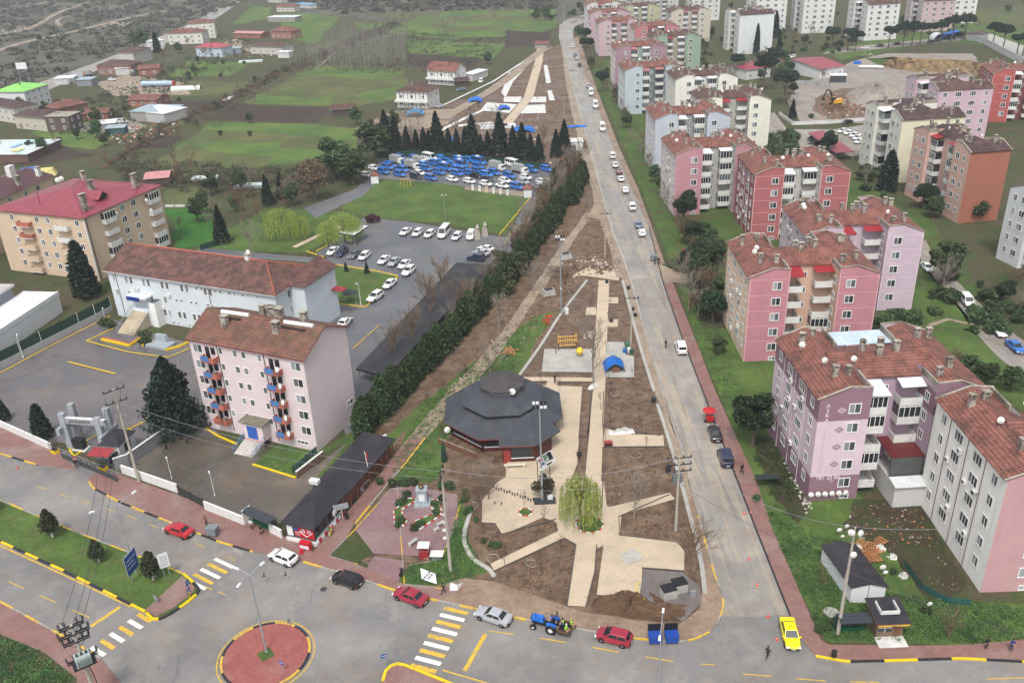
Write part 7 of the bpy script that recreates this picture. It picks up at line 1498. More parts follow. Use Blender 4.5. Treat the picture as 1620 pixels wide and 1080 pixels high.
cable(V2(0,0,h2),V3(0,0,h3),2.2,'pale cable strung from the monument pole past the willow to the roadside pole',.035,gw); cable(V2(0,0,h2-1.2),V3(0,0,h3-2),2.5,'second sagging cable between the monument pole and roadside pole',.02,gw)
cable(V2(0,0,h2-.3),V1(0,0,h1-2),1.8,'cable from the monument pole over the kiosk roof towards the gate pole',.025,gw); cable(V2(.2,0,h2-1.5),V1(0,0,h1-4),2,'lower cable over the kiosk roof towards the gate pole',.02,gw)
cable(V3(.8,0,h3-.2),V4(0,0,h4),2,'cable crossing the road to the pole by the bus shelter',.03,gw); cable(V3(0,0,h3-4),G(1640,1010,9),2,'cable sagging low across the lower right corner',.03)
cable(V4(0,0,h4),G(1700,800,9),1.5,'cable running right from the bus shelter pole',.03,gw); cable(V3(1,0,h3),V6(1,0,h6),2,'cable along the road from the roadside pole to the next one',.025); cable(V6(0,0,h6),V5(0,0,h5),1.5,'cable between the two slim road poles',.02); cable(V5(0,0,h5),V7(0,0,h7),2,'cable from the soil triangle pole up the road',.02)
for i,dx in enumerate((-1,.2,1)): cable(V1(dx,0,h1-.1),(TP[0].x+dx,TP[0].y,TP[1]),2.5,'dark line %s of three crossing the boulevard from the gate pole'%('on the left','in the middle','on the right')[i],.03)
# lamps
def mast(px,py,tx,ty,label,heads,r=.09,al=1.6,mt=steel,cat='street lamp',hd=.7):
 b=G(px,py); h=hpix(px,py,tx,ty); t=thing('street_lamp',label,cat,b); m=MB(); m.tube([b,b+Vector((0,0,h*.5)),b+Vector((0,0,h))],[r*1.3,r,r*.6],mt,8); m.lathe(b,[(r*2.2,0),(r*2.2,.15),(r*1.4,.3)],mt,8); m.build('pole',t)
 for a in heads:
  a=R(a); d=Vector((math.cos(a),math.sin(a),0)); top=b+Vector((0,0,h))
  m=MB(); m.tube([top,top+d*al*.6+Vector((0,0,.3)),top+d*al+Vector((0,0,.35))],[.05,.04,.035],mt,5); m.build('arm',t)
  m=MB(); c=top+d*(al+hd/2)+Vector((0,0,.35)); m.box(c,(hd,.28,.14),lampw,a,taper=.75); m.box(c-Vector((0,0,.09)),(hd*.7,.2,.05),pm('lamp glass','#9aa0a0',.2),a); m.build('lamp_head',t)
 return t
mast(422,1032,392,912,'grey three armed street lamp standing on the roundabout',(55,150,-110),.11,1.5); mast(1042,1082,1048,990,'twin headed white lamp near the blue bins at the corner',(75,-105),.08,1.6); mast(215,905,200,797,'twin headed lamp rising behind the blue board on the median',(60,-150),.07,2.4)
mast(340,784,335,750,'small white curved lamp in the stained yard, left of two',(120,),.05,.3,lampw,hd=.3); mast(272,757,266,728,'small white curved lamp in the yard beside the wall, nearest the pole',(120,),.05,.3,lampw,hd=.3)
mast(571,482,565,452,'white lamp post on the office lawn kerb',(150,),.07,.3,lampw,hd=.4); mast(168,512,161,492,'white lamp by the green fence corner',(100,),.06,.3,lampw,hd=.3); mast(37,565,33,530,'white lamp in front of the green fence',(100,),.06,.3,lampw,hd=.3); mast(705,350,703,310,'thin lamp post in the middle of the lawn',(0,180),.05,.4,hd=.3)
mast(1320,247,1322,222,'dark post beside the carport',(90,),.06,.3,rail,hd=.3)
for i,(x,y,tx,ty) in enumerate(((650,295,650,255),(770,305,770,268))):
 t=mast(x,y,tx,ty,'slim dark lamp with a yellow base at the lot edge, %s one'%('left','right')[i],(0,),.05,.5,rail,hd=.4); bb_=G(x,y); m=MB(); m.tube([bb_+Vector((0,0,.02)),bb_+Vector((0,0,2))],.12,yln,8); m.build('painted_base',t)
def flood(px,py,tx,ty,label):
 b=G(px,py); h=hpix(px,py,tx,ty); t=thing('floodlight_mast',label,'light mast',b); m=MB(); m.tube([b,b+Vector((0,0,h*.34))],.17,steel,8); m.tube([b+Vector((0,0,h*.34)),b+Vector((0,0,h))],[.14,.08],steel,8); m.lathe(b+Vector((0,0,h*.34)),[(.26,0),(.26,.12)],lampw,8); m.build('pole',t)
 m=MB(); m.box(b+Vector((0,0,h)),(1.7,.12,.12),steel); m.box(b+Vector((0,0,h-.6)),(1.7,.12,.12),steel); m.build('crossarm',t)
 for x in (-.75,-.25,.25,.75):
  for z in (.15,-.5): m=MB(); m.box(b+Vector((x,-.15,h+z)),(.38,.22,.34),rail if x*z>0 else lampw); m.build('floodlight',t)
 m=MB(); m.box(b+Vector((1.1,.1,.6)),(.7,.5,1.2),lampw); m.build('control_cabinet',t)
flood(858,793,855,637,'tall floodlight mast with a white cabinet beside the bronze leaved tree'); flood(888,497,886,375,'tall floodlight mast by the stone kerb and lifted soil')
m=MB(); p=G(862,794); m.box(p+Vector((0,0,.2)),(3.0,1.3,.35),pm('dark plinth','#2f3436',.8)); tag(rebase(m.build('machine_plinth',None)),'dark low plinth at the foot of the mast by the rotunda','plinth')
# rotunda
c=G(799,712); c=Vector((-1.9,121.3,0)); rt=thing('rotunda_cafe','octagonal tiered cafe with black shingle roofs and dark red timber walls','building',c); shg=NB('black shingles');
tc=shg.n('TexCoord'); sx=shg.n('SeparateXYZ'); shg.l(tc.outputs['UV'],sx.inputs[0]); fv=shg.math('LESS_THAN',shg.math('FRACT',shg.math('DIVIDE',sx.outputs[1],.5)),.14)
cc=shg.mix(shg.ramp(shg.noise(tc.outputs['Object'],.4,6,.7),.35,.65),srgb('#33363b'),srgb('#43464b')); cc=shg.mix(shg.math('MULTIPLY',fv,.45),cc,(.012,.012,.014)); shg.l(cc,shg.b.inputs['Base Color']); shg.b.inputs['Roughness'].default_value=.65; shg.b.inputs['Specular IOR Level'].default_value=.4; shing=shg.m
drw=pm('dark red timber','#4a201c',.6,.25,2); rdt=pm('red trim','#8a3632',.6); gyp=pm('grey band','#6d6f70',.8,.2,1,c2='#4d4b49')
def octp(r,z,rot=22.5,sx=1.0): return [(c.x+r*sx*math.cos(R(rot+45*i)),c.y+r*math.sin(R(rot+45*i)),z) for i in range(8)]
m=MB(); m.prism([(p[0],p[1]) for p in octp(8.6,0)],0,3.0,drw,bottom=False); m.build('wall',rt)
def tier(nm,r0,z0,r1,z1,mat=shing,t=.12):
 a,b_=octp(r0,z0),octp(r1,z1)
 m=MB()
 for i in range(8): j=(i+1)%8; m.slab([a[i],a[j],b_[j],b_[i]],t,mat,rdt if nm=='lower_roof' and i in (4,5) else mat)
 m.build(nm,rt)
tier('lower_roof',10.0,2.95,5.6,4.6); m=MB(); m.prism([(p[0],p[1]) for p in octp(5.9,0)],4.0,5.3,gyp,bottom=False); m.build('clerestory',rt); tier('middle_roof',6.8,5.2,2.6,6.7)
m=MB(); m.prism([(p[0],p[1]) for p in octp(3.0,0)],6.0,7.7,gyp,bottom=False); m.build('lantern',rt); tier('top_roof',3.7,7.6,.05,8.9,pm('brown shingles','#3f3b3c',.7,.2,1))
m=MB(); a=octp(8.68,0)
for i in range(8):
 j=(i+1)%8; P0,P1=Vector(a[i]),Vector(a[j]); d=P1-P0
 for t0,t1 in ((.1,.48),(.52,.9)): q0,q1=P0+d*t0,P0+d*t1; m.poly([q0+Vector((0,0,1.0)),q1+Vector((0,0,1.0)),q1+Vector((0,0,2.4)),q0+Vector((0,0,2.4))],gld)
 for t0 in (0,.5,1): q=P0+d*t0; m.box((q.x,q.y,1.5),(.16,.16,3.0),rdt)
 q=P0+d*.5; m.box((q.x,q.y,.82),(d.length*.94,.1,.12),lampw,math.atan2(d.y,d.x))
m.build('window_band',rt)
m=MB(); an=math.atan2(-1,0); ex=[c+Vector((-3.8,-9.6,0)),c+Vector((3.2,-9.6,0)),c+Vector((5.2,-7.8,0)),c+Vector((3.2,-6,0)),c+Vector((-.0,-6,0))]
m.prism([(c.x-.3,c.y-11.2),(c.x+4.4,c.y-11.2),(c.x+7.2,c.y-8.4),(c.x+4.4,c.y-6.5),(c.x-.3,c.y-6.5)],0,3.0,drw); m.build('front_bay',rt)
m=MB(); m.slab([(c.x-.7,c.y-11.7,3.1),(c.x+4.7,c.y-11.7,3.1),(c.x+4.0,c.y-5.0,4.75),(c.x-.7,c.y-5.0,4.75)],.12,shing,rdt); m.slab([(c.x+4.7,c.y-11.7,3.1),(c.x+8.6,c.y-8.0,3.1),(c.x+5.4,c.y-3.2,4.6),(c.x+4.02,c.y-5.0,4.75)],.12,shing); m.build('bay_roof',rt)
m=MB(); m.poly([(c.x+1.2,c.y-11.22,.9),(c.x+4.1,c.y-11.22,.9),(c.x+4.1,c.y-11.22,2.6),(c.x+1.2,c.y-11.22,2.6)],gls); m.box((c.x+2.7,c.y-11.28,.8),(3.4,.1,.12),lampw); m.build('bay_window',rt)
m=MB(); m.poly([(c.x-.1,c.y-11.22,.05),(c.x+.9,c.y-11.22,.05),(c.x+.9,c.y-11.22,2.2),(c.x-.1,c.y-11.22,2.2)],rdt); m.build('door',rt)
dish(rt,(c.x+1.6,c.y-3.3,7.6),R(-15),.5); dish(rt,(c.x-8.6,c.y-5.9,2.9),R(30),.5)
m=MB(); m.box((c.x-7.2,c.y-7.6,1.1),(7.5,.15,.12),pm('weathered board','#8d7d70',.8),R(-38)); m.box((c.x-7.2,c.y-7.6,.6),(7.5,.12,.8),wood,R(-38))
for i in range(5): m.box((c.x-10+i*1.4,c.y-5.4-i*1.1,.7),(.14,.14,1.4),wood)
m.build('terrace_rail',rt)
q=thing('bench','pale stone bench in front of the rotunda bay','bench',(c.x+1.5,c.y-12.6,0.1)); m=MB(); m.box((c.x+1.5,c.y-12.6,.55),(3.2,.5,.1),pm('pale stone','#c4bba8',.7)); m.build('seat',q)
for s in (-1.3,1.3): m=MB(); m.box((c.x+1.5+s,c.y-12.6,.3),(.25,.4,.4),pm('pale stone','#c4bba8',.7)); m.build('leg',q)
m=MB(); m.lathe(G(703,730)+Vector((0,0,0)),[(.35,0),(.45,.6),(.3,2.2),(.05,3.6)],pm('green parasol','#12352c',.7),8); tag(rebase(m.build('folded_parasol',None)),'folded dark green parasol left of the rotunda','parasol')
# billboard by the rotunda
def board(label,a,b,z0,z1,face,name='billboard',cat='billboard',posts=2,th=.1,back=None,tilt=0,lean=0):
 "a,b: world ground points of the left and right end"
 a,b=Vector(a),Vector(b); d=(b-a); L=d.length; u=d/L; n=Vector((u.y,-u.x,0)); ang=math.atan2(u.y,u.x); t=thing(name,label,cat,((a.x+b.x)/2,(a.y+b.y)/2,0))
 m=MB(); P=lambda x,z,o=0: a+u*x+Vector((0,0,z))+n*(o+lean*(z-z0))
 m.slab([P(0,z1,th/2),P(L,z1,th/2),P(L,z1,-th/2),P(0,z1,-th/2)],z1-z0,back or steel) if not lean else m.tube([P(0,(z0+z1)/2,-.1),P(L,(z0+z1)/2,-.1)],.06,steel,4); m.build('panel',t)
 for i in range(posts): x=L*(i+.5)/posts; m=MB(); m.tube([P(x,0,-.12),P(x,z1,-.12)],.06,steel,6); m.build('post',t)
 for (nm,x0,x1,za,zb,mt) in face: m=MB(); o=th/2+.012+.004*len(t.children); m.poly([P(x0*L,z0+(z1-z0)*za,o),P(x1*L,z0+(z1-z0)*za,o),P(x1*L,z0+(z1-z0)*zb,o),P(x0*L,z0+(z1-z0)*zb,o)],mt); m.build(nm,t)
 return t,P,ang
W1=pm('poster white','#d0d2d2',.5,.05); K1=pm('poster dark','#1f2328',.5); Rr=pm('poster red','#b01f2a',.5,.05); Gg=pm('poster green','#5d7a62',.5,.2,3); Bb=pm('poster blue','#1c4f8f',.5,.1);
t=thing('billboard','tilted white billboard with pictures beside the rotunda','billboard',G(862,765)); BC=[G(859,743,2.2),G(881,729,2.3),G(872,711,4.6),G(848,725,4.5)]; bn=(BC[1]-BC[0]).cross(BC[3]-BC[0]).normalized()
def bp(u,v,o): return (BC[0].lerp(BC[1],u)).lerp(BC[3].lerp(BC[2],u),v)+bn*o
m=MB(); m.poly([bp(0,0,0),bp(1,0,0),bp(1,1,0),bp(0,1,0)],W1); m.poly([bp(0,1,-.05),bp(1,1,-.05),bp(1,0,-.05),bp(0,0,-.05)],steel); m.build('panel',t)
for nm,x0,x1,za,zb,mt in (('picture',.35,.6,.35,.95,Gg),('picture',.62,.9,.35,.95,K1),('picture',.05,.3,.6,.85,Rr),('caption',.35,.7,.1,.22,K1),('picture',.05,.3,.3,.5,Bb)): m=MB(); m.poly([bp(x0,za,.02),bp(x1,za,.02),bp(x1,zb,.02),bp(x0,zb,.02)],mt); m.build(nm,t)
for u_ in (.1,.9): q=bp(u_,1,-.1); m=MB(); m.tube([(q.x,q.y,0),q],.06,rail,6); m.build('post',t)
# fallen banners
for (pts,lb) in (([(665,898),(667,915),(691,923),(689,907)],'white and yellow banner with dark lettering lying in the grass'),):
 Q=[G(*p,.5) for p in pts]; m=MB(); m.slab(Q if (Q[1]-Q[0]).cross(Q[2]-Q[0]).z>0 else Q[::-1],.05,W1); o=m.build('banner',None); tag(rebase(o),lb,'banner'); cx=sum(q.x for q in Q)/4; cy=sum(q.y for q in Q)/4
 a=math.atan2(Q[2].y-Q[1].y,Q[2].x-Q[1].x)
 l=text('KIRALIK\nARSA',.5,K1,(cx,cy,.53),(0,0,a+R(90)),name='lettering'); l.parent=o; l.location=l.location-o.location
m=MB(); Q=[G(710,934,.1),G(724,934,.1),G(732,921,.25),G(722,924,.9),G(713,920,.2)]; m.slab(Q,.04,W1); tag(rebase(m.build('tarpaulin',None)),'crumpled white tarpaulin on the pavement edge by the walking person','tarpaulin')
# snack kiosk with the long black roof
Fz,Lz,az=lframe((447,826),(494,836),3.0); Lz=(G(494,836,3)-G(447,826,3)).length; Dz=(G(620,694,3)-G(494,836,3)).length; vz=(G(620,694,3)-G(494,836,3)).normalized(); uz=(G(494,836,3)-G(447,826,3)).normalized(); oz=G(447,826,3)
Z=lambda x,y,z: (oz.x+uz.x*x+vz.x*y,oz.y+uz.y*x+vz.y*y,z)
ks=thing('snack_kiosk','snack kiosk and tea garden under one long black felt roof','kiosk',Z(0,0,0)); felt=pm('black felt','#26242a',.75,.2,.5,c2='#322f33');
m=MB(); m.poly([Z(.3,.3,.5),Z(Lz-.3,.3,.5),Z(Lz-.3,.3,2.9),Z(.3,.3,2.9)],W1); m.poly([Z(.3,Dz-.3,0),Z(.3,.3,0),Z(.3,.3,2.9),Z(.3,Dz-.3,2.9)],pm('brick wall','#6b443a',.8,.2,2)); m.poly([Z(Lz-.3,7,0),Z(Lz-.3,Dz-.3,0),Z(Lz-.3,Dz-.3,2.9),Z(Lz-.3,7,2.9)],pm('brick wall','#6b443a',.8,.2,2)); m.poly([Z(Lz-.35,.35,.5),Z(Lz-.35,7,.5),Z(Lz-.35,7,2.9),Z(Lz-.35,.35,2.9)],gld); m.poly([Z(Lz-.3,Dz-.3,0),Z(.3,Dz-.3,0),Z(.3,Dz-.3,2.9),Z(Lz-.3,Dz-.3,2.9)],wood); m.build('wall',ks)
m=MB(); m.prism([Z(.1,0,0)[:2],Z(Lz,0,0)[:2],Z(Lz,7.2,0)[:2],Z(.1,7.2,0)[:2]],.0,.55,whp); m.build('plinth',ks)
m=MB(); m.slab([Z(-.3,-.2,3.0),Z(Lz+.3,-.2,3.0),Z(Lz*.5,4.5,4.3)],.1,felt); m.slab([Z(Lz+.3,-.2,3.0),Z(Lz+.3,9,3.0),Z(Lz*.5,8,4.3),Z(Lz*.5,4.5,4.3)],.1,felt); m.slab([Z(Lz+.3,9,3.0),Z(-.3,9,3.0),Z(Lz*.5,8,4.3)],.1,felt); m.slab([Z(-.3,9,3.0),Z(-.3,-.2,3.0),Z(Lz*.5,4.5,4.3),Z(Lz*.5,8,4.3)],.1,felt); m.build('hip_roof',ks)
m=MB(); m.slab([Z(-.5,8.2,3.1),Z(Lz+.5,8.2,2.95),Z(Lz+.5,Dz+.3,2.95),Z(-.5,Dz+.3,3.3)],.12,felt); m.build('long_roof',ks)
m=MB()
for i in range(9): y=7.4+i*(Dz-7.8)/8; m.box(Z(Lz+.2,y,1.4),(.14,.14,2.9),wood)
for i in range(8): y=7.4+(i+.5)*(Dz-7.8)/8; m.box(Z(Lz+.2,y,.95),(1.9,.08,.1),drw,az+R(90)-R(0))
m.build('timber_posts',ks)
m=MB()
for i in range(10): m.slab([Z(Lz+.05,i*.7,.62),Z(Lz+.22,i*.7,.62),Z(Lz+.22,i*.7+.69,.62),Z(Lz+.05,i*.7+.69,.62)],.5,Rr if i%2 else W1)
m.build('striped_kerb',ks)
def P2_(x,z,o): return Vector(Z(Lz*x,.3,z))+Vector((uz.y,-uz.x,0))*o
def pn(nm,x0,x1,z0,z1,mt,o): m=MB(); m.poly([P2_(x0,z0,o),P2_(x1,z0,o),P2_(x1,z1,o),P2_(x0,z1,o)],mt); return m.build(nm,ks)
pn('poster_frame',.02,1,.75,2.85,K1,.02); pn('poster',.32,.98,.95,2.65,Rr,.04); pn('poster',.06,.26,.9,2.6,W1,.04); pn('poster',.30,.45,1.9,2.4,Bb,.05); pn('shelf',.02,1,.55,.78,alu,.03)
m=MB()
for rr_,w_ in ((.42,.09),(.2,.06)):
 for (cx_,sg) in ((.62,1),(.82,1)):
  pts=[P2_(cx_,2.0,.07)+uz*(math.cos(a_/10*math.pi)*rr_*.62)+Vector((0,0,math.sin(a_/10*math.pi)*rr_*.8)) for a_ in range(-3,14)]; m.tube(pts,w_*.5,W1,4)
m.tube([P2_(.5,1.95,.07),P2_(.72,1.15,.07),P2_(.94,1.95,.07)],.05,W1,4); m.build('swirled_heart_emblem',ks)
text('KAHVE',.26,W1,P2_(.42,1.6,.07),(R(90),0,az),name='lettering',parent=ks); text('DONDURMA',.13,W1,P2_(.42,1.25,.07),(R(90),0,az),name='lettering',parent=ks)
m=MB(); m.box(Z(Lz+.35,4.8,2.2),(.9,.08,.7),W1,az+R(90)); m.build('hanging_sign',ks); m=MB(); m.box(Z(-.3,8.5,3.7),(1.4,.8,.6),whp,az); m.build('roof_air_unit',ks)
m=MB(); m.tube([Z(.3,3,4),Z(1.6,6,4.9),Z(2.6,8.5,4.9),Z(3.4,10,3.6)],.04,rail,4); m.build('cable_duct',ks)
# ice cream freezer with parasol
p=Vector(Z(Lz*.8,-.75,0)); t=thing('freezer','red and white ice cream freezer standing against the kiosk front','freezer',p+Vector((0,0,.15))); m=MB(); m.box(p+Vector((0,0,.75)),(1.5,.7,1.1),Rr,az,top=Rr); m.build('cabinet',t); m=MB(); m.box(p+Vector((0,0,.6))-Vector((-uz.y,uz.x,0))*.37,(1.3,.02,.5),W1,az); m.build('panel',t)
p=Vector(Z(Lz*.78,-1.7,0)); t=thing('stool','small red round stool in front of the freezer','stool',p+Vector((0,0,.15))); m=MB(); m.lathe(p,[(.3,.15),(.3,.25),(.08,.3),(.08,.55),(.28,.6),(.28,.68)],Rr,12); m.build('seat',t)
p=Vector(Z(Lz+.7,2.6,0)); t=thing('crisps_rack','rack of colourful snack bags at the kiosk counter','rack',p); m=MB(); m.box(p+Vector((0,0,1.0)),(.15,.8,1.6),alu,az); m.build('frame',t); g_=random.Random(3)
for i in range(12): m=MB(); m.box(p+Vector((.12*uz.x,.12*uz.y,.4+.35*(i//3)))+vz*(.28*(i%3-1)),(.12,.22,.28),pm('bag %d'%(i%4),('#c9c21e','#3f9a3a','#c92a2a','#d6d6d0')[i%4],.4),az); m.build('snack_bag',t)
q=Vector(Z(Lz+1.6,18.5,0));
for i,(px,py,hh,lb) in enumerate(((587,764,5.5,'white flagpole leaning with a red flag beside the tea garden'),)):
 b=G(px,py); t=thing('flagpole',lb,'flagpole',b); m=MB(); m.tube([b,b+Vector((-.3,0,hh))],.06,lampw,6); m.build('pole',t); m=MB(); m.slab([b+Vector((-.28,0,hh-.1)),b+Vector((-.05,.5,hh-.3)),b+Vector((-.05,.5,hh-.35)),b+Vector((-.28,.02,hh-.12))],1.6,Rr); m.build('flag',t)
b=G(532,830); t=thing('shop_sign','white metal sign frame standing beside the kiosk','sign',b); m=MB(); m.tube([b,b+Vector((0,0,3.2))],.06,lampw,6); m.tube([b+Vector((.9,.5,.6)),b+Vector((.9,.5,3.1))],.04,lampw,6); m.build('post',t); m=MB(); m.slab([b+Vector((0,0,3.2)),b+Vector((1.8,.9,3.0)),b+Vector((1.8,.95,3.0)),b+Vector((0,.05,3.2))],.9,pm('grey sign','#8d9296',.5)); m.build('panel',t)
for (x,y,z,sx_,l,mt) in ((608,702,0,1,'slanted white and red menu board at the far end of the tea garden roof',W1),(600,712,0,1,'orange planter box on the tea garden terrace',pm('orange planter','#a8563a',.7)),(612,712,0,1,'red and yellow rack at the far end of the tea garden',Rr)):
 b=G(x,y); o=MB().box(b+Vector((0,0,.8)),(1.4,.3,1.5),mt,.8,taper=.8); o.box(b+Vector((0,0,.05)),(1.0,.5,.1),rail,.8); tag(rebase(o.build('menu_board' if 'menu' in l else 'rack',None)),l,'board' if 'menu' in l else 'rack')
def bench_at(px,py,ang,l,mt,Lb=2.2):
 b=G(px,py); t=thing('bench',l,'bench',b); m=MB(); m.box(b+Vector((0,0,.55)),(Lb,.5,.1),mt,ang); m.build('seat',t)
 for s in (-1,1): m=MB(); m.box(b+Vector((s*Lb*.38*math.cos(ang),s*Lb*.38*math.sin(ang),.3)),(.2,.45,.42),mt,ang); m.build('leg',t)
bench_at(578,769,az+R(90),'white and red bench along the tea garden wall',W1,3); bench_at(654,861,.9,'stone bench on the monument square, nearest the lawn',conc,1.6); bench_at(697,832,.7,'paired stone seat near the tall pole, longer one',conc,1.2); bench_at(691,841,.7,'paired stone seat near the tall pole, shorter one',conc,.7)
# monument
b=G(669,797); t=thing('monument','grey marble monument with a bust on top and a white plaque','monument',b+Vector((0,0,.1))); mar=pm('grey marble','#8f979c',.4,.15,2); br0=pm('bronze','#6b5a3c',.4,.2,3,metal=.6)
m=MB(); m.box(b+Vector((0,0,.25)),(2.2,2.0,.4),mar); m.box(b+Vector((0,0,1.5)),(1.5,1.3,2.1),mar,taper=.9); m.box(b+Vector((0,0,2.62)),(1.6,1.4,.12),mar); m.build('pedestal',t); m=MB(); m.box(b+Vector((0,-.66,1.5)),(.8,.03,1.1),W1); m.build('plaque',t)
m=MB(); m.lathe(b+Vector((0,0,2.68)),[(.18,0),(.36,.12),(.40,.28),(.26,.42),(.11,.48),(.11,.56),(.17,.66),(.19,.78),(.15,.92),(.05,.98)],br0,12); m.build('bust',t,smooth=True)
def bed(label,pts,h=.3):
 P=gl(pts); A=sum(P[i].x*P[(i+1)%len(P)].y-P[(i+1)%len(P)].x*P[i].y for i in range(len(P))); P=P if A>0 else P[::-1]; t=thing('planting_bed',label,'flower bed',P[0]); m=MB(); m.prism(P,0,h-.05,grass,bottom=False); m.build('soil',t); m=MB(); n_=0
 for i in range(len(P)):
  a,b=P[i],P[(i+1)%len(P)]; L=(b-a).length; k=max(1,round(L/.6))
  for j in range(k): ribbon(m,[a.lerp(b,j/k),a.lerp(b,(j+1)/k)],.16,h+.003*(n_%3),pm('bed kerb red','#a8382c',.6,.2) if n_%2 else whp,h); n_+=1
 m.build('striped_kerb',t)
bed('left planting bed with striped kerb around the monument',[(623,810),(625,830),(640,833),(644,825),(637,815),(635,808),(655,795),(662,796),(660,790),(645,790)]); bed('right planting bed with striped kerb around the monument',[(652,834),(657,826),(690,812),(679,800),(680,792),(692,792),(699,810),(697,817),(665,838)])
bed('round tree bed in the sand paving near the mast',[(822,808),(826,805),(835,805),(842,808),(842,813),(836,817),(826,817),(821,813)],.2)
bed('wide oval bed of dark soil under the willow',[(912,822),(925,816),(940,817),(952,824),(955,832),(948,841),(935,844),(920,842),(911,832)],.2)
# small stall by the monument
b=G(677,882); t=thing('food_cart','white topped food cart with red sides by the monument square','food cart',b); m=MB(); m.box(b+Vector((-.4,0,.8)),(1.2,1.0,1.2),pm('cart red','#8a2a2a',.6,.3,4,c2='#c4c2bd'),-.1); m.build('cart',t); m=MB(); m.box(b+Vector((-.4,0,2.1)),(1.5,1.3,.1),whp,-.1); m.build('canopy',t); m=MB(); m.box(b+Vector((1.2,-.2,.8)),(1.7,1.2,.12),whp,-.1); m.box(b+Vector((1.2,-.2,.4)),(1.3,.9,.7),alu,-.1); m.build('counter',t)
m=MB()
for s in (-1,1):
 for q in (-1,1): m.tube([b+Vector((-.4+s*.6,q*.5,1.4)),b+Vector((-.4+s*.65,q*.55,2.05))],.03,alu,4)
m.build('canopy_posts',t)
# bus shelters
def shelter(label,a,b,ang_back,h=2.4,roofm=None,adw=True):
 a,b=G(*a),G(*b); u=(b-a).normalized(); n=Vector((-u.y,u.x,0)); L=(b-a).length; an=math.atan2(u.y,u.x); t=thing('bus_shelter',label,'bus shelter',a); gm=pm('shelter green','#14503a',.5)
 m=MB(); k=7
 for i in range(k):
  f0,f1=i/k,(i+1)/k; z=lambda f: h-.55*(f)**2*1.0; m.slab([a+n*(1.6*f0)+Vector((0,0,h+.15*math.sin(f0*3))),b+n*(1.6*f0)+Vector((0,0,h+.15*math.sin(f0*3))),b+n*(1.6*f1)+Vector((0,0,h+.15*math.sin(f1*3))),a+n*(1.6*f1)+Vector((0,0,h+.15*math.sin(f1*3)))],.05,roofm or pm('dark canopy','#33383d',.3))
 m.build('canopy',t)
 for i,x in enumerate((0,.5,1)): m=MB(); m.tube([a.lerp(b,x)+n*1.5,a.lerp(b,x)+n*1.5+Vector((0,0,h))],.05,gm,6); m.build('post',t)
 m=MB(); c_=(a+b)/2+n*1.1; m.box(c_+Vector((0,0,.55)),(L*.8,.4,.06),gm,an); m.box(c_+Vector((0,0,.3)),(L*.5,.1,.5),gm,an); m.build('bench',t)
 m=MB(); m.box((a+b)/2+n*1.55+Vector((0,0,1.3)),(L*.95,.03,1.4),gls,an); m.build('rear_glass',t)
 if adw: m=MB(); m.box(a+n*.8+Vector((0,0,1.35)),(.18,1.4,2.3),whp,an); m.build('advert_panel',t); m=MB(); m.box(a+n*.8-u*.1+Vector((0,0,1.2)),(.02,1.0,1.5),pm('advert green','#2a8a4f',.5),an); m.build('poster',t)
 return t
shelter('green bus shelter with a white advertising end panel and curved dark roof',(386,832),(428,852),0); shelter('dark bus shelter at the foot of the pole on the right pavement',(1326,1012),(1377,1010),0,adw=False)
# taxi rank hut
b=G(1405,1008); t=thing('taxi_hut','timber taxi rank hut with a black roof and raised square skylight','hut',b);
m=MB(); m.box(b+Vector((0,1.2,1.35)),(2.9,2.4,2.6),pm('weathered timber','#6f5b4c',.8,.2,3)); m.build('wall',t)
m=MB(); m.poly([b+Vector((-1.3,-.02,.9)),b+Vector((.2,-.02,.9)),b+Vector((.2,-.02,2.2)),b+Vector((-1.3,-.02,2.2))],gls); m.box(b+Vector((-.55,-.04,1.55)),(.06,.05,1.3),frm); m.box(b+Vector((-.55,-.04,1.5)),(1.5,.05,.06),frm); m.build('window',t); m=MB(); m.poly([b+Vector((.45,-.02,.1)),b+Vector((1.2,-.02,.1)),b+Vector((1.2,-.02,2.1)),b+Vector((.45,-.02,2.1))],wood); m.build('door',t)
m=MB(); m.slab([b+Vector((-1.9,-.7,2.65)),b+Vector((1.9,-.7,2.65)),b+Vector((1.9,3.0,3.15)),b+Vector((-1.9,3.0,3.15))],.15,felt,wood); m.build('roof',t)
m=MB();
for (x,y,w,d_) in ((0,.55,2.1,.12),(-1.0,1.4,.12,1.7),(1.0,1.4,.12,1.7)): m.box(b+Vector((x,y,3.15)),(w,d_,.45),whp)
m.build('skylight_curb',t); m=MB(); m.box(b+Vector((0,-.75,2.45)),(3.4,.08,.14),ylw); text('TAKSI',.2,K1,b+Vector((0,-.8,2.45)),(R(90),0,0),name='lettering',parent=t); m.build('fascia',t); m=MB(); m.box(b+Vector((0,-.8,.1)),(3.2,1.6,.18),concw); m.build('step',t)
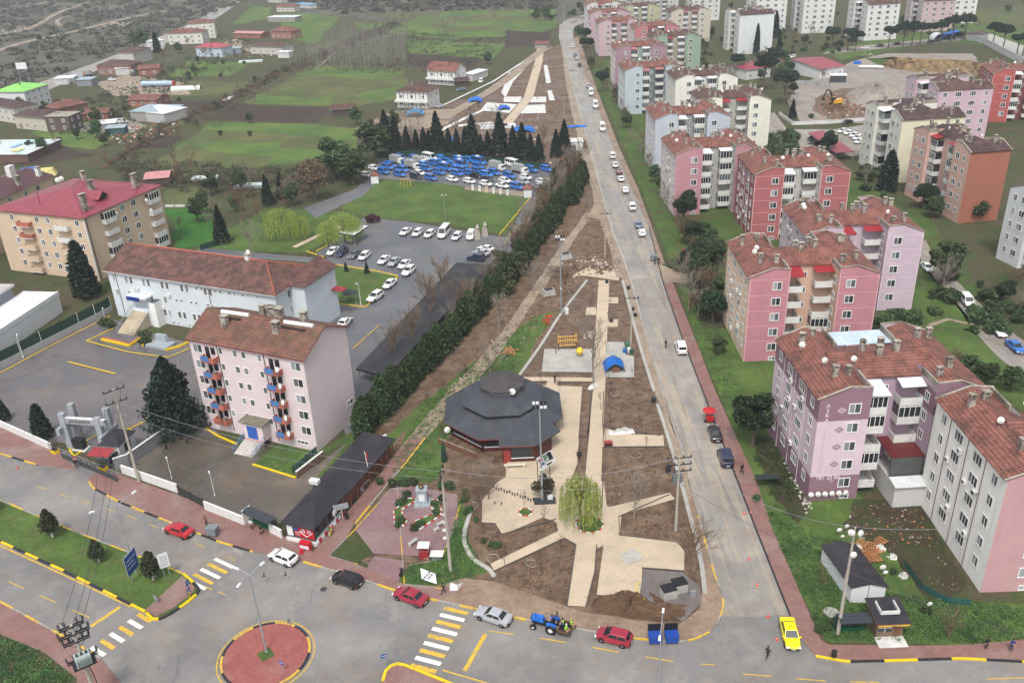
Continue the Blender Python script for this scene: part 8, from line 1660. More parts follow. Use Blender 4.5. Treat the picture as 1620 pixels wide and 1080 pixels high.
# white hut
b=G(1362,955); t=thing('site_hut','white panelled hut with a black felt roof on the lawn','hut',b);
m=MB(); A1,B1=G(1344,954),G(1397,953); u=(B1-A1).normalized(); L=(B1-A1).length; n=Vector((-.13,1,0)).normalized(); X=lambda x,y,z: tuple(A1+u*x+n*y+Vector((0,0,z)))
m.poly([X(0,0,0),X(L,0,0),X(L,0,2.5),X(L/2,0,3.0),X(0,0,2.5)],W1); m.poly([X(L,0,0),X(L,7.4,0),X(L,7.4,2.5),X(L,0,2.5)],W1); m.poly([X(0,7.4,0),X(0,0,0),X(0,0,2.5),X(0,7.4,2.5)],W1); m.poly([X(L,7.4,0),X(0,7.4,0),X(0,7.4,2.5),X(L/2,7.4,3.0),X(L,7.4,2.5)],W1); m.build('wall',t)
m=MB(); m.slab([X(-.25,-.2,2.5),X(L/2,-.2,3.08),X(L/2,7.6,3.08),X(-.25,7.6,2.5)],.1,felt); m.slab([X(L/2+.005,-.2,3.08),X(L+.25,-.2,2.5),X(L+.25,7.6,2.5),X(L/2+.005,7.6,3.08)],.1,felt); m.build('roof',t); m=MB(); m.tube([X(L/2,-.03,0),X(L/2,-.03,3)],.03,rail,4); m.build('panel_joint',t)
for (x,y,dx,r_) in ((1325,890,0,.0),): pass
for i,(x,y,rr_) in enumerate(((1328,838,.55),(1340,832,.5),(1333,848,.4),(1397,897,.65),(1401,905,.5),(1356,900,.3),(1352,905,.3),(1358,910,.3),(1347,898,.3),(1471,955,.5))):
 rr_*=.62; b=G(x,y,1.2); o=MB(); o.lathe(b,[(.02,-.12),(rr_*.5,-.09),(rr_*.85,-.03),(rr_,0),(rr_*.85,-.0)],dishm,14,'y'); o.tube([(b.x,b.y+.02,b.z),(b.x,b.y+.1,0)],.03,alu,4); tag(rebase(o.build('satellite_dish',None)),'white satellite dish on a post in the littered garden by the white hut','satellite dish','garden satellite dishes')
# crates and scrap by the hut
for i,(x,y,a) in enumerate(((1345,866,.2),(1351,870,.4),(1345,897-8,.1),(1372,872,1.0),(1381,866,1.3),(1393,860,.6),(1366,889,.2),(1350,872,.9),(1356,878,1.4),(1388,872,.3),(1376,884,.7),(1363,864,2.4),(1340,873,1.2),(1385,886,.1),(1378,878,.7),(1360,878,2))):
 b=G(x,y); m=MB(); g_=random.Random(i)
 for k in range(5): m.box(b+Vector((0,0,.3+.14*(i%3)))+Vector((-math.sin(a),math.cos(a),0))*(k-2)*.28,(1.3,.12,.05),wd_,a)
 for k in (-1,0,1): m.box(b+Vector((0,0,.2+.14*(i%3)))+Vector((math.cos(a),math.sin(a),0))*k*.55,(.1,1.25,.14),wd_,a)
 tag(rebase(m.build('pallet',None)),'broken orange brown wooden pallet in the heap behind the white hut','pallet','broken pallets')
for i,(x,y,w,l) in enumerate(((1355,866,1.6,'crumpled white sheet over the pallet heap, larger one on the left'),(1391,867,1.3,'crumpled white sheet right of the pole behind the hut'),(1412,882,1.0,'white bag in the weeds right of the pallets'),(1430,912,1.0,'pale rag near the right corner of the hut'))):
 b=G(x,y); m=MB(); g_=random.Random(i+9)
 w*=.75; m.lathe(b,[(w*.8,.02),(w*.65,.25),(w*.35,.5),(w*.05,.55)],pm('dull plastic','#b9b9b4',.5,.2,2),9);
 m.v=[(vx+g_.uniform(-.2,.2),vy+g_.uniform(-.2,.2),max(.02,vz_+g_.uniform(-.15,.15))) for vx,vy,vz_ in m.v]; tag(rebase(m.build('plastic_sheet',None)),l,'plastic sheet')
m=MB(); Q=[G(1430,895),G(1460,935),G(1500,955),G(1535,958)]
for i in range(3):
 a_,b_=Q[i],Q[i+1]; m.slab([a_+Vector((0,0,1.0)),b_+Vector((0,0,.9)),b_+Vector((0,.06,.9)),a_+Vector((0,.06,1.0))],.95,pm('green netting','#1f4a44',.8,.3))
tag(rebase(m.build('net_fence',None)),'sagging dark green netting fence across the littered garden','fence')
m=MB(); b=G(1218,775); m.slab([b+Vector((-1.8,0,1.9)),b+Vector((1.8,.3,1.7)),b+Vector((1.5,2.5,.7)),b+Vector((-1.5,2.6,.9))],.06,pm('dark tarp','#2b3538',.7)); tag(rebase(m.build('tarpaulin',None)),'dark blue grey tarpaulin stretched over the plum block garden','tarpaulin')
# bins
def bin_(px,py,l,c='#6f7679',ang=-.25,group=None,open_=True,name='waste_container',z=.15,lidc=None,txt=None):
 b=G(px,py); t=thing(name,l,'waste container',b+Vector((0,0,z)),group); mm=pm('bin '+c,c,.5,.2,2); k=Vector((0,0,z)); m=MB(); m.box(b+k+Vector((0,0,.7)),(1.35,1.0,1.0),mm,ang,taper=1.12); m.build('tub',t); lm=pm('bin lid '+(lidc or c),lidc or c,.5,.2)
 m=MB(); d=Vector((-math.sin(ang),math.cos(ang),0)); m.box(b+k+Vector((0,0,1.65))+d*.55,(1.5,.15,.9),lm,ang) if open_ else m.box(b+k+Vector((0,0,1.3)),(1.5,1.15,.12),lm,ang); m.build('lid',t)
 for sx_ in (-.5,.5):
  for sy_ in (-.35,.35): m=MB(); m.lathe(b+k+Vector((sx_*math.cos(ang)-sy_*math.sin(ang),sx_*math.sin(ang)+sy_*math.cos(ang),.1)),[(.1,-.04),(.1,.04)],rub,8,'y'); m.build('castor',t)
bin_(338,847,'open galvanised waste container at the kerb near the red sedan',open_=False);
bin_(1036,1016,'open blue waste container by the corner kerb, left one of the pair','#17408f',0,lidc='#17181b'); bin_(1062,1015,'open blue waste container by the corner kerb, right one of the pair','#17408f',0,lidc='#17181b'); bin_(1034,413,'galvanised waste container beside the two people at the side turning',open_=False)
# pallets of kerb stones
for i,(x,y) in enumerate(((1057,944),(1074,934))):
 b=G(x,y); t=thing('stone_pallet','shrink wrapped pallet of pale kerb stones, %s one of the pair'%('nearer','farther')[i],'pallet',b); m=MB();
 for k in range(4): m.box(b+Vector((0,0,.3+k*.3)),(1.7-.02*k,1.4,.28),conc,.25)
 m.build('stones',t); m=MB(); m.box(b+Vector((0,0,1.45)),(1.72,1.42,.06),rail,.25); m.build('cover',t); m=MB(); m.box(b+Vector((0,0,.08)),(1.5,1.3,.12),wood,.25); m.build('base',t)
b=G(1096,944); m=MB(); m.box(b+Vector((0,0,.5)),(.7,.15,.9),steel,.2); m.box(b+Vector((0,.1,.08)),(.5,.7,.1),steel,.2); tag(rebase(m.build('folding_sign',None)),'small grey folding sign beside the stone pallets','sign')
b=G(1022,935); m=MB(); m.tube([b+Vector((math.cos(i*.4)*1.2,math.sin(i*.4)*1.6,.15)) for i in range(5,12)],.06,yln,5); tag(rebase(m.build('hose',None)),'coiled yellow and black hose by the soil heap','hose')
for i,(x,y) in enumerate(((780,885),(842,893),(972,625),(1006,722),(748,802))):
 b=G(x,y); m=MB(); m.tube([b+Vector((math.cos(k*.55+i)*.8,math.sin(k*.55+i)*.8,.1+.25*abs(math.sin(k*.3)))) for k in range(9)],.03,pm('pipe grey','#a5a097',.6),5); tag(rebase(m.build('pipe_loop',None)),'pale irrigation pipe loop poking out of the planting soil','pipe','irrigation pipe loops')
for i,(x,y,a) in enumerate(((974,686,0),(985,682,.2),(993,684,.1),(938,612,1.0))): b=G(x,y); m=MB(); m.box(b+Vector((0,0,.2)),(2.2,.9,.35),W1,a,taper=.8); m.box(b+Vector((.1,.1,.42)),(1.5,.6,.2),pm('sack','#a8a69f',.8),a+.3,taper=.7); tag(rebase(m.build('cement_bags',None)),'%s pile of white bags at the edge of the planting beds'%ordi(i),'bags')
b=G(962,706); t=thing('planter','dark red planter box with a sapling on the crossing paths','planter',b); m=MB(); m.box(b+Vector((0,0,.45)),(1.2,.7,.7),drw); m.build('box',t); m=MB(); m.box(b+Vector((0,0,.83)),(1.3,.8,.08),rdt); m.build('rim',t)
for i in range(16): m=MB(); b=G(781+i*4.2,772+i*1.4+ (2 if i%3 else 0)); m.box(b+Vector((0,0,.25)),(.12,.12,.5),rail,.4); m.box(b+Vector((0,0,.52)),(.18,.18,.05),rail,.4); tag(rebase(m.build('paving_post',None)),'short dark post in the row across the sand paving','post','posts in the paving row')
for i in range(6):
 b=G(783+i*3.5,797+i*.6); m=MB(); m.box(b+Vector((0,0,.2)),(.14,.14,.4),rail); m.lathe(b+Vector((0,0,.4)),[(.1,0),(.02,.1)],rail,6); tag(rebase(m.build('short_post',None)),'very short dark post in the loose second row on the sand paving','post','short paving posts') if i in (0,3) else None
# yellow outdoor gym frame, tarp, concrete mixer
b=G(899,556); t=thing('climbing_frame','yellow climbing frame at the back of the concrete pad','play equipment',b); yf=paintm('frame yellow','#d09a14'); m=MB()
A1,B1=G(884,556),G(912,554);
for z in (1.2,2.2,3.0): m.tube([A1+Vector((0,0,z)),B1+Vector((0,0,z))],.07,yf,5)
for k in range(9): q=A1.lerp(B1,k/8); m.tube([q+Vector((0,0,1.2)),q+Vector((0,0,3.0))],.05,yf,5)
for q in (A1,B1): m.tube([q+Vector((0,1.2,1.2)),q+Vector((0,1.2,3))],.07,yf,5); m.tube([q+Vector((0,0,3)),q+Vector((0,1.2,3))],.06,yf,5)
m.build('rail_frame',t); m=MB()
for q in (A1,B1,A1+Vector((-.6,-1,0)),B1+Vector((.4,-1,0))): m.tube([q,q+Vector((0,0,1.6))],.07,rail,6)
m.build('leg',t); b=G(917,565); m=MB(); m.lathe(b,[(.1,0),(.1,.8),(.55,.9),(.7,1.4),(.4,1.9),(.1,2.0)],paintm('mixer yellow','#d6b414'),12); tag(rebase(m.build('concrete_mixer',None)),'round yellow drum on a stand at the edge of the concrete pad','mixer')
b=G(973,590); t=thing('tarp_shelter','bright blue tarpaulin draped over a small frame on the concrete pad','tarpaulin shelter',b); m=MB(); g_=random.Random(4); bt=pm('blue tarp','#1763b5',.45,.2,1.5,c2='#114a94')
rgn=[];
for i in range(9):
 for j in range(9):
  x=-1.7+3.4*i/8; y=-.4+3.6*j/8; z=2.5-abs(x)*.75-.25*abs(y-1.4)+g_.uniform(-.12,.12); z=max(.1,z if 0<i<8 else z*.4); m.v.append((b.x+x*(1.05 if j%8 else 1.15),b.y+y,z))
for i in range(8):
 for j in range(8): m.f.append((i*9+j,(i+1)*9+j,(i+1)*9+j+1,i*9+j+1)); m.mi.append(m.m(bt))
m.build('tarp',t,uv=False); m=MB(); m.box(b+Vector((.2,.3,.6)),(1.3,.8,1.0),wood); m.build('crate',t)
b=G(991,558); t=thing('water_barrels','blue, green and white barrels stacked beside the power pole','barrels',b);
for dx,dy,z,c_ in ((-.3,0,0,'#2c5f9c'),(.5,.2,0,'#c4c4be'),(.2,.8,.9,'#2f6a52'),(.9,-.3,0,'#1f4a38')): m=MB(); m.lathe(b+Vector((dx,dy,z)),[(.36,0),(.4,.1),(.4,.8),(.34,.9)],pm('barrel '+c_,c_,.5,.2),10); m.build('barrel',t)
for i,(x,y) in enumerate(((960,448),(994,458),(1001,491),(1005,501),(1034,636),(967,510),(916,700+22),(1057,745))): b=G(x,y); m=MB(); m.lathe(b,[(.28,0),(.38,.35),(.32,.6),(.42,.7)],rail,9); tag(rebase(m.build('plant_pot',None)),'black tub standing at the edge of the new park','tub','black tubs in the park')
for i,(x,y) in enumerate(((895,408),(868,465))): b=G(x,y); m=MB(); m.box(b+Vector((0,0,.6)),(2.6,1.9,1.0),conc,.3,taper=.85); m.box(b+Vector((0,0,1.15)),(1.7,1.2,.1),pm('dark opening','#2c2c2e',.8),.3); m.box(b+Vector((0,0,.06)),(2.9,2.2,.12),conc,.3); tag(rebase(m.build('concrete_chamber',None)),'square concrete manhole chamber %s'%('beside the stacked branches','at the edge of the grass strip')[i],'manhole chamber')
m=MB(); g_=random.Random(8)
for i in range(70): b=G(g_.uniform(868,900),g_.uniform(424,440)); a=g_.uniform(-.6,.6); m.tube([b+Vector((-1.4*math.cos(a),-1.4*math.sin(a),g_.uniform(.1,.8))),b+Vector((1.4*math.cos(a),1.4*math.sin(a),g_.uniform(.1,.9)))],.05,bark,3,False)
tag(rebase(m.build('branch_pile',None)),'pile of cut branches by the muddy path','branches'); m=MB()
for i in range(9): b=G(g_.uniform(795,815),g_.uniform(553,563)); a=g_.uniform(0,3); m.tube([b+Vector((-1*math.cos(a),-1*math.sin(a),.2)),b+Vector((1*math.cos(a),1*math.sin(a),g_.uniform(.2,1)))],.12,wd_,5)
tag(rebase(m.build('tree_stump',None)),'torn out tree stump and split wood on the soil','stump')
m=MB()
for (x,y,a) in ((864,508,.3),(868,502,-.4),(866,513,.9)): b=G(x,y); m.box(b+Vector((0,0,.3)),(1.4,.08,.5),pm('orange barrier','#b5442c',.6),a)
tag(rebase(m.build('barrier_pieces',None)),'broken orange plastic barrier on the soil','barrier')
# cones
for i,(x,y,w) in enumerate(((28,741,'by the left kerb of the driveway'),(1187,812,'on the muddy road, upper left of the scattered ones'),(1177,813,'x'),(1185,885,'on the right lane below the two upper ones'),(1198,926,'on the right lane further down'),(1215,976,'just above the taxi'),(1229,1012,'x2'),(22,738,'x3'))):
 b=G(x,y); l={'x':'small orange cone on the muddy road, right of the upper pair','x2':'small orange cone left of the taxi','x3':'x'}.get(w,'small orange cone '+w);
 if l=='x': continue
 t=thing('traffic_cone',l,'traffic cone',b+Vector((0,0,.06))); oc=pm('cone orange','#c9402a',.5); m=MB(); m.lathe(b+Vector((0,0,.08)),[(.14,0),(.09,.2),(.03,.45)],oc,10); m.build('cone',t); m=MB(); m.box(b+Vector((0,0,.08)),(.32,.32,.04),oc); m.build('base',t); m=MB(); m.lathe(b+Vector((0,0,.27)),[(.095,0),(.07,.09)],W1,10); m.build('band',t)
# median signs
t,P,an=board('blue direction board on posts at the median tip',G(208,928),G(224,908),1.6,4.4,[('sheet',0,1,0,1,Bb),('line_mark',.1,.9,.7,.74,W1),('line_mark',.1,.7,.5,.54,W1),('line_mark',.1,.8,.3,.34,W1)],'direction_board','sign'); t2,P,an=board('white information board with small print right of the median tree',G(258,917),G(274,911),1.8,4.0,[('sheet',0,1,0,1,W1)]+[('print_line',.15,.85,.12+.13*i,.17+.13*i,pm('print grey','#8a8f94',.6)) for i in range(6)],'information_board','sign')
def roadsign(px,py,l,shape,ang,h=2.2,col=Bb):
 b=G(px,py); t=thing('road_sign',l,'road sign',b+Vector((0,0,.15))); m=MB(); m.tube([b,b+Vector((0,0,h))],.035,steel,6); m.build('post',t); n=Vector((math.sin(ang),-math.cos(ang),0)); u=Vector((math.cos(ang),math.sin(ang),0)); c_=b+Vector((0,0,h))+n*.06; m=MB()
 if shape=='disc': pts=[c_+u*.32*math.cos(i*.3927)+Vector((0,0,.32*math.sin(i*.3927))) for i in range(16)]
 else: pts=[c_-u*.33-Vector((0,0,.4)),c_+u*.33-Vector((0,0,.4)),c_+u*.33+Vector((0,0,.4)),c_-u*.33+Vector((0,0,.4))]
 m.poly(pts,col); m.poly([p-n*.03 for p in pts][::-1],steel); m.build('plate',t); c2=c_+n*.012; m=MB(); w=Vector((0,0,1)); m.poly([c2-u*.2-w*.02,c2+u*.05-w*.02,c2+u*.05-w*.12,c2+u*.22+w*.02,c2+u*.05+w*.16,c2+u*.05+w*.06,c2-u*.2+w*.06],W1); m.build('arrow',t); return t
roadsign(302,943,'blue square arrow sign on the yellow and black post at the median tip','sq',R(75)); roadsign(301,946,'lower blue arrow sign at the median tip','sq',R(75),1.2); roadsign(449,1064,'round blue arrow sign on the near side of the roundabout','disc',R(-30),1.6); roadsign(460,992,'small blue keep right sign at the far edge of the roundabout','disc',R(-120),1.0); roadsign(610,1060,'blue sign on the island tip at the bottom edge','disc',R(20),2.2); roadsign(248,955,'grey backed sign lying low on the brick tip of the median','sq',R(150),1.0,steel)
b=G(301,947); m=MB()
for k in range(6): m.lathe(b+Vector((0,0,.15+k*.16)),[(.1,0),(.1,.155)],yln if k%2 else blk,8)
tag(rebase(m.build('marker_post',None)),'yellow and black marker post at the median tip','post')
b=G(1318,1043); t=thing('litter_bin','dark litter bin on a post at the right pavement corner','litter bin',b); m=MB(); m.lathe(b+Vector((0,0,.5)),[(.22,0),(.28,.3),(.28,.75),(.24,.8)],rail,10); m.build('drum',t); m=MB(); m.tube([b+Vector((.3,0,.1)),b+Vector((.3,0,1.4))],.03,rail,5); m.build('post',t)
b=G(549,822); t=thing('litter_bin','small dark litter bin on the strip beside the red path','litter bin',b); m=MB(); m.lathe(b+Vector((0,0,.3)),[(.22,0),(.28,.5),(.24,.7)],rail,10); m.build('drum',t); m=MB(); m.tube([b+Vector((.25,0,0)),b+Vector((.25,0,1.1))],.03,rail,5); m.build('post',t)
for i,(x,y) in enumerate(((418,911),(452,909))):
 b=G(x,y,1.2); m=MB(); m.tube([b+Vector((-.22,0,0)),b,b+Vector((.2,.05,.02))],[.02,.08,.03],rail,6); m.poly([b+Vector((.05,0,.04)),b+Vector((-.1,0,.04)),b+Vector((-.2,.5,.2)),b+Vector((0,.35,.15))],rail); m.poly([b+Vector((-.1,0,.04)),b+Vector((.05,0,.04)),b+Vector((0,-.35,.15)),b+Vector((-.2,-.5,.2))],rail); tag(rebase(m.build('crow',None)),'black bird flying low over the road, %s of the two'%('left','right')[i],'bird')
b=G(635,913); m=MB(); m.lathe(b+Vector((0,-.0,.42)),[(.28,-.06),(.28,.06)],rub,12,'y'); m.tube([b+Vector((0,0,.42)),b+Vector((.2,.2,.9)),b+Vector((-.2,.5,.95))],.07,rail,5); m.lathe(b+Vector((.1,.9,.42)),[(.28,-.06),(.28,.06)],rub,12,'x'); m.box(b+Vector((.05,.45,.75)),(.3,.7,.2),rail); tag(rebase(m.build('scooter',None)),'dark scooter parked on the pavement corner by the grass','scooter')
# walls and fences
def wallrun(label,pts,h,t=.22,mat=None,name='boundary_wall',cap=True,posts=0,cat='wall',z0=0):
 P=gl(pts); tt=thing(name,label,cat,P[0]); m=MB(); mt=mat or wallm('white wall','#c4c4c0',.9); ribbon(m,P,t,h+z0,mt,h); m.build('wall',tt)
 if cap: m=MB(); ribbon(m,P,t+.1,h+z0+.08,whp,.08); m.build('capping',tt)
 if posts:
  for a,b in zip(P,P[1:]):
   k=max(1,int((b-a).length/posts))
   for i in range(k+1): q=a.lerp(b,i/k); mm_=MB(); mm_.box(q+Vector((0,0,(h+.35)/2)),(t+.14,t+.14,h+.35),mt); mm_.build('pier',tt)
 return tt
wm3=wallm('patchy white wall','#c9c8c4',1.0)
wallrun('white painted wall along the pavement left of the gate',[(-60,633),(0,675),(84,713)],1.3,mat=wm3); wallrun('white painted wall behind the leaning power pole',[(194,748),(282,779)],1.4,mat=wm3); wallrun('white painted wall between the yard gate and the bus shelter',[(325,806),(388,831)],1.4,mat=wm3); wallrun('grey block wall of the gatehouse with a red base',[(183,745),(205,738),(272,690)],2.2,mat=wallm('grey block wall','#77787a',.6)); wallrun('whitewashed wall behind the bus shelter up to the kiosk',[(428,842),(447,852)],1.4,mat=wm3)
wallrun('white wall around the building site',[(1232,182),(1254,198),(1310,196),(1380,190)],1.1,mat=wm3); wallrun('white wall of the upper road at the right edge',[(1530,60),(1556,70),(1620,104),(1700,140)],3,mat=wm3)
wallrun('brown retaining wall below the plum sapling lawn of the pink house',[(470,757),(512,724)],1.2,mat=wallm('brick low wall','#7d5a50'))
def fence(label,pts,h,mat,posts=2.5,base=0,name='fence',slat=None):
 P=gl(pts); t=thing(name,label,'fence',P[0])
 if base: m=MB(); ribbon(m,P,.25,base,wallm('fence base','#9a9a96',.8),base); m.build('base_wall',t)
 m=MB(); ribbon(m,P,.05,base+h,mat,h-.05); m.build('panel',t); n_=0
 for a,b in zip(P,P[1:]):
  k=max(1,int((b-a).length/posts))
  for i in range(k+1):
   if n_>60: break
   q=a.lerp(b,i/k); m=MB(); m.box(q+Vector((0,0,(h+base+.1)/2)),(.12,.12,h+base+.1),whp if base else rail); m.build('post',t); n_+=1
 return t
gm_=seamm('green mesh fence','#16382a',1.2,.7,dark=.7)
fence('tall dark green screen fence on a grey wall beside the yard',[(-60,618),(0,583),(100,532),(178,492)],2.0,gm_,4,1.2); fence('dark green screen fence behind the crowded service lot',[(597,250),(650,248),(760,258),(868,270)],2.2,gm_,6); fence('low dark green fence beside the bright crop field',[(345,388),(318,396)],1.5,gm_,4)
m=MB()
fence('grey panel fence between the nursery and the site',[(1256,134),(1312,137)],2,seamm('grey panel','#8f9090',1,.6),4); fence('dark mesh yard gate between the two white walls',[(284,782),(323,803)],1.5,pm('dark mesh','#2a2f2e',.7,.3),2); fence('teal netting railing beside the grass bed of the pink house',[(464,748),(505,712)],1.1,pm('teal railing','#47605a',.7,.3),1.5)
t=fence('white picket edging along the bright crop field',[(261,328),(325,327)],.8,whp,3)
# sliding gate and monumental gateway
A1,B1=G(99,725),G(186,763); u=(B1-A1).normalized(); L=(B1-A1).length; an=math.atan2(u.y,u.x); t=thing('sliding_gate','long black sliding gate with a red no entry disc','gate',A1); m=MB()
for z in (.25,1.0,1.6): m.tube([A1+Vector((0,0,z)),B1+Vector((0,0,z))],.05,rail,5)
for k in range(9): q=A1.lerp(B1,k/8); m.tube([q+Vector((0,0,.1)),q+Vector((0,0,1.6))],.04,rail,5)
m.build('frame',t); m=MB(); m.box((A1+B1)/2+Vector((0,0,.62)),(L,.03,.7),pm('gate mesh','#3d4042',.7,.2),an); m.build('mesh_panel',t)
q=A1.lerp(B1,.27)+Vector((0,0,1.15)); n=Vector((u.y,-u.x,0)); m=MB(); m.poly([q+n*.08+u*.45*math.cos(i*.3927)+Vector((0,0,.45*math.sin(i*.3927))) for i in range(16)],Rr); m.poly([q+n*.095+u*a_+Vector((0,0,b_)) for a_,b_ in ((-.3,-.08),(.3,-.08),(.3,.08),(-.3,.08))],W1); m.build('no_entry_disc',t)
for i,(x,y) in enumerate(((88,716),(164,743))):
 b=G(x,y); t=thing('guard_stand','black guard rail cage on a yellow and black block, %s of the gate'%('left','right')[i],'barrier',b); m=MB(); m.box(b+Vector((0,0,.35)),(1.4,.9,.55),yln,an); m.box(b+Vector((0,0,.65)),(1.2,.7,.06),blk,an); m.build('block',t); m=MB()
 for dx in (-.5,0,.5):
  for dy in (-.3,.3): m.tube([b+Vector((dx,dy,.6)),b+Vector((dx,dy,2.2))],.035,rail,4)
 for z in (1.2,1.7,2.2): m.tube([b+Vector((-.5,-.3,z)),b+Vector((.5,-.3,z)),b+Vector((.5,.3,z)),b+Vector((-.5,.3,z)),b+Vector((-.5,-.3,z))],.03,rail,4)
 m.build('cage',t)
gc=wallm('gate concrete','#8f959b',.35); b0=G(114,708); b1=G(168,712); t=thing('gateway','grey monumental concrete gateway with lettering on its beam','gateway',b0); u=(b1-b0).normalized(); L=(b1-b0).length; an=math.atan2(u.y,u.x); n=Vector((-u.y,u.x,0))
for s,(q) in enumerate((b0,b1)):
 m=MB(); m.box(q+Vector((0,0,3.1)),(.95,.8,6.6 if s==0 else 5.8),gc,an); m.box(q+n*2.4+Vector((0,0,3.3)),(.95,.8,6.8 if s==0 else 6.0),gc,an); m.box(q+n*.85-u*.5*(1-2*s)+Vector((0,0,3.6 if s==0 else 2.6)),(.6,4.4,1.1),gc,an); m.build('pillar',t)
m=MB(); m.box(b0.lerp(b1,.6)+Vector((0,0,5.2)),(L*1.25,.6,1.0),gc,an,top=whp); m.build('beam',t)
text('JANDARMA',.72,K1,b0.lerp(b1,.5)+Vector((0,0,5.2))-n*.33,(R(90),0,an),name='lettering',parent=t)
m=MB(); q=b0+u*1.8-n*.2; m.box(q+Vector((0,0,1.1)),(1.7,1.0,1.9),K1,an); m.box(q+Vector((0,0,.1)),(2.4,1.6,.3),whp,an); m.build('sentry_box',t)
b=G(186,718); t=thing('gatehouse','small white gatehouse with a black hip roof and a red sheet canopy','gatehouse',b); m=MB(); m.box(b+Vector((.3,.6,1.3)),(3.0,4.2,2.6),W1,an); m.build('wall',t)
m=MB(); k_=[b+Vector((.3,.6,2.65))+u*a_+n*c_ for a_,c_ in ((-1.8,-2.4),(1.8,-2.4),(1.8,2.4),(-1.8,2.4))]; tp=b+Vector((.3,.6,3.7))
for i in range(4): m.slab([k_[i],k_[(i+1)%4],tp],.08,felt)
m.build('roof',t); m=MB(); q=b-n*2.6-u*.2; m.slab([q+Vector((0,0,2.3))-u*1.8-n*1.5,q+Vector((0,0,2.3))+u*1.8-n*1.5,q+Vector((0,0,2.6))+u*1.8+n*.5,q+Vector((0,0,2.6))-u*1.8+n*.5],.08,seamm('gate canopy red','#8f2f33',.6,.4)); m.build('canopy',t); m=MB(); m.box(b+Vector((.3,.6,1.4))+u*1.52,(.04,1.6,1.3),gld,an); m.build('window',t); m=MB(); m.box(q+Vector((0,0,1.2))+u*1.5,(.1,2.0,1.2),gld,an)
for s in (-1,1): m.tube([q+u*1.6*s-n*1.3,q+u*1.6*s-n*1.3+Vector((0,0,2.3))],.04,rail,5)
m.build('canopy_posts',t)
# fountain rockery by the office
b=G(258,543); t=thing('memorial_fountain','grey stone memorial with a yellow kerbed bed beside the office stair','memorial',b); m=MB(); m.box(b+Vector((0,0,1.0)),(3.2,1.0,1.9),mar,ags,taper=.75); m.box(b+Vector((0,-1.2,.35)),(5.0,3.0,.5),mar,ags); m.build('stone',t)
m=MB(); ribbon(m,gl([(226,548),(237,538),(262,555),(285,549),(298,543)]),.35,.45,yln,.4); m.build('yellow_kerb',t)
for (pp,l) in (([(161,538),(205,548)],'left'),([(205,548),(232,530)],'right')): m=MB(); ribbon(m,gl(pp),.4,.4,yln,.4); ribbon(m,gl([(a_+1,c_-2) for a_,c_ in pp]),.3,.5,salm,.4); tag(rebase(m.build('flower_trough',None)),'yellow kerbed trough on the %s side of the office stair'%l,'flower trough')
# black carport roof, white shelter, lot booths, canopies
def canopy(label,pts,h,mat,th=.15,name='carport',posts=None,cat='carport',h2=None):
 Q=[G(*p,h) for p in pts]
 if (Q[1]-Q[0]).cross(Q[2]-Q[1]).z<0: Q=Q[::-1]
 t=thing(name,label,cat,(Q[0].x,Q[0].y,0)); m=MB(); m.slab(Q,th,mat,rail); m.build('roof',t); c_=sum(Q,Vector((0,0,0)))/len(Q)
 P=[]
 for a,b in zip(Q,Q[1:]+Q[:1]):
  k=max(1,int((b-a).length/(posts or 6)))
  for i in range(k): P.append(a.lerp(b,i/k).lerp(c_,.03))
 for q in P[:40]: m=MB(); m.tube([(q.x,q.y,0),(q.x,q.y,h-th)],.07,steel,5); m.build('post',t)
 return t
canopy('very long black membrane carport between parking lot and hedge',[(722,415),(776,419),(612,595),(563,583)],2.7,pm('black membrane','#2b2b2f',.7,.2,.3,c2='#353437',t2=(.5,.6)),.3)
sh=canopy('white roofed concrete shelter at the corner of the parking lot',[(534,368),(558,355),(583,357),(560,372)],3.0,whr,.35,'shelter',12,'shelter'); q=G(545,383); m=MB(); m.box(q+Vector((1.0,1.4,1.3)),(2.4,2.4,2.6),W1,R(-10)); m.build('room',sh)
canopy('long red carport roof beside the salmon block',[(1078,394),(1148,391),(1148,404),(1079,408)],2.6,redsh,.12,posts=5); canopy('red carport roof behind the brick red block',[(1278,210),(1302,206),(1352,240),(1322,242)],2.6,seamm('dull red sheet','#8a3f48',.8,.5),.12,posts=6); canopy('dark round garden canopy on the office lawn',[(540,461),(552,457),(565,460),(562,466),(545,467)],2.3,pm('dark canopy cloth','#2c3033',.6),.1,'gazebo',9,'gazebo')
canopy('red sheet roof in the middle of the far apartment yards',[(1086,46),(1108,44),(1114,53),(1096,57)],3,redsh,.1,posts=7)
for i,(x,y) in enumerate(((594,289),(835,311))):
 b=G(x,y); t=thing('guard_booth','small white booth with a brown roof at the %s corner of the service lot'%('left','right')[i],'booth',b); m=MB(); m.box(b+Vector((0,0,1.3)),(2.2,2.2,2.6),W1); m.build('wall',t); m=MB()
 for k in range(4): a0,a1=k*math.pi/2+.785,(k+1)*math.pi/2+.785; m.slab([b+Vector((2*math.cos(a0),2*math.sin(a0),2.6)),b+Vector((2*math.cos(a1),2*math.sin(a1),2.6)),b+Vector((0,0,3.7))],.1,tileA)
 m.build('roof',t)
for i in range(6): b=G(748+i*11,301+i*1.6); o=MB(); o.box(b+Vector((0,0,.7)),(.6,.6,1.4),W1,taper=.9); o.box(b+Vector((0,0,1.45)),(.8,.8,.12),whp); tag(rebase(o.build('white_bollard',None)),'short white pillar in front of the parked service cars','pillar','white pillars')
o=MB()
for i in range(4): b=G(635+i*5,294+i*.3); o.tube([b,b+Vector((0,0,2.2))],.07,yln,5);
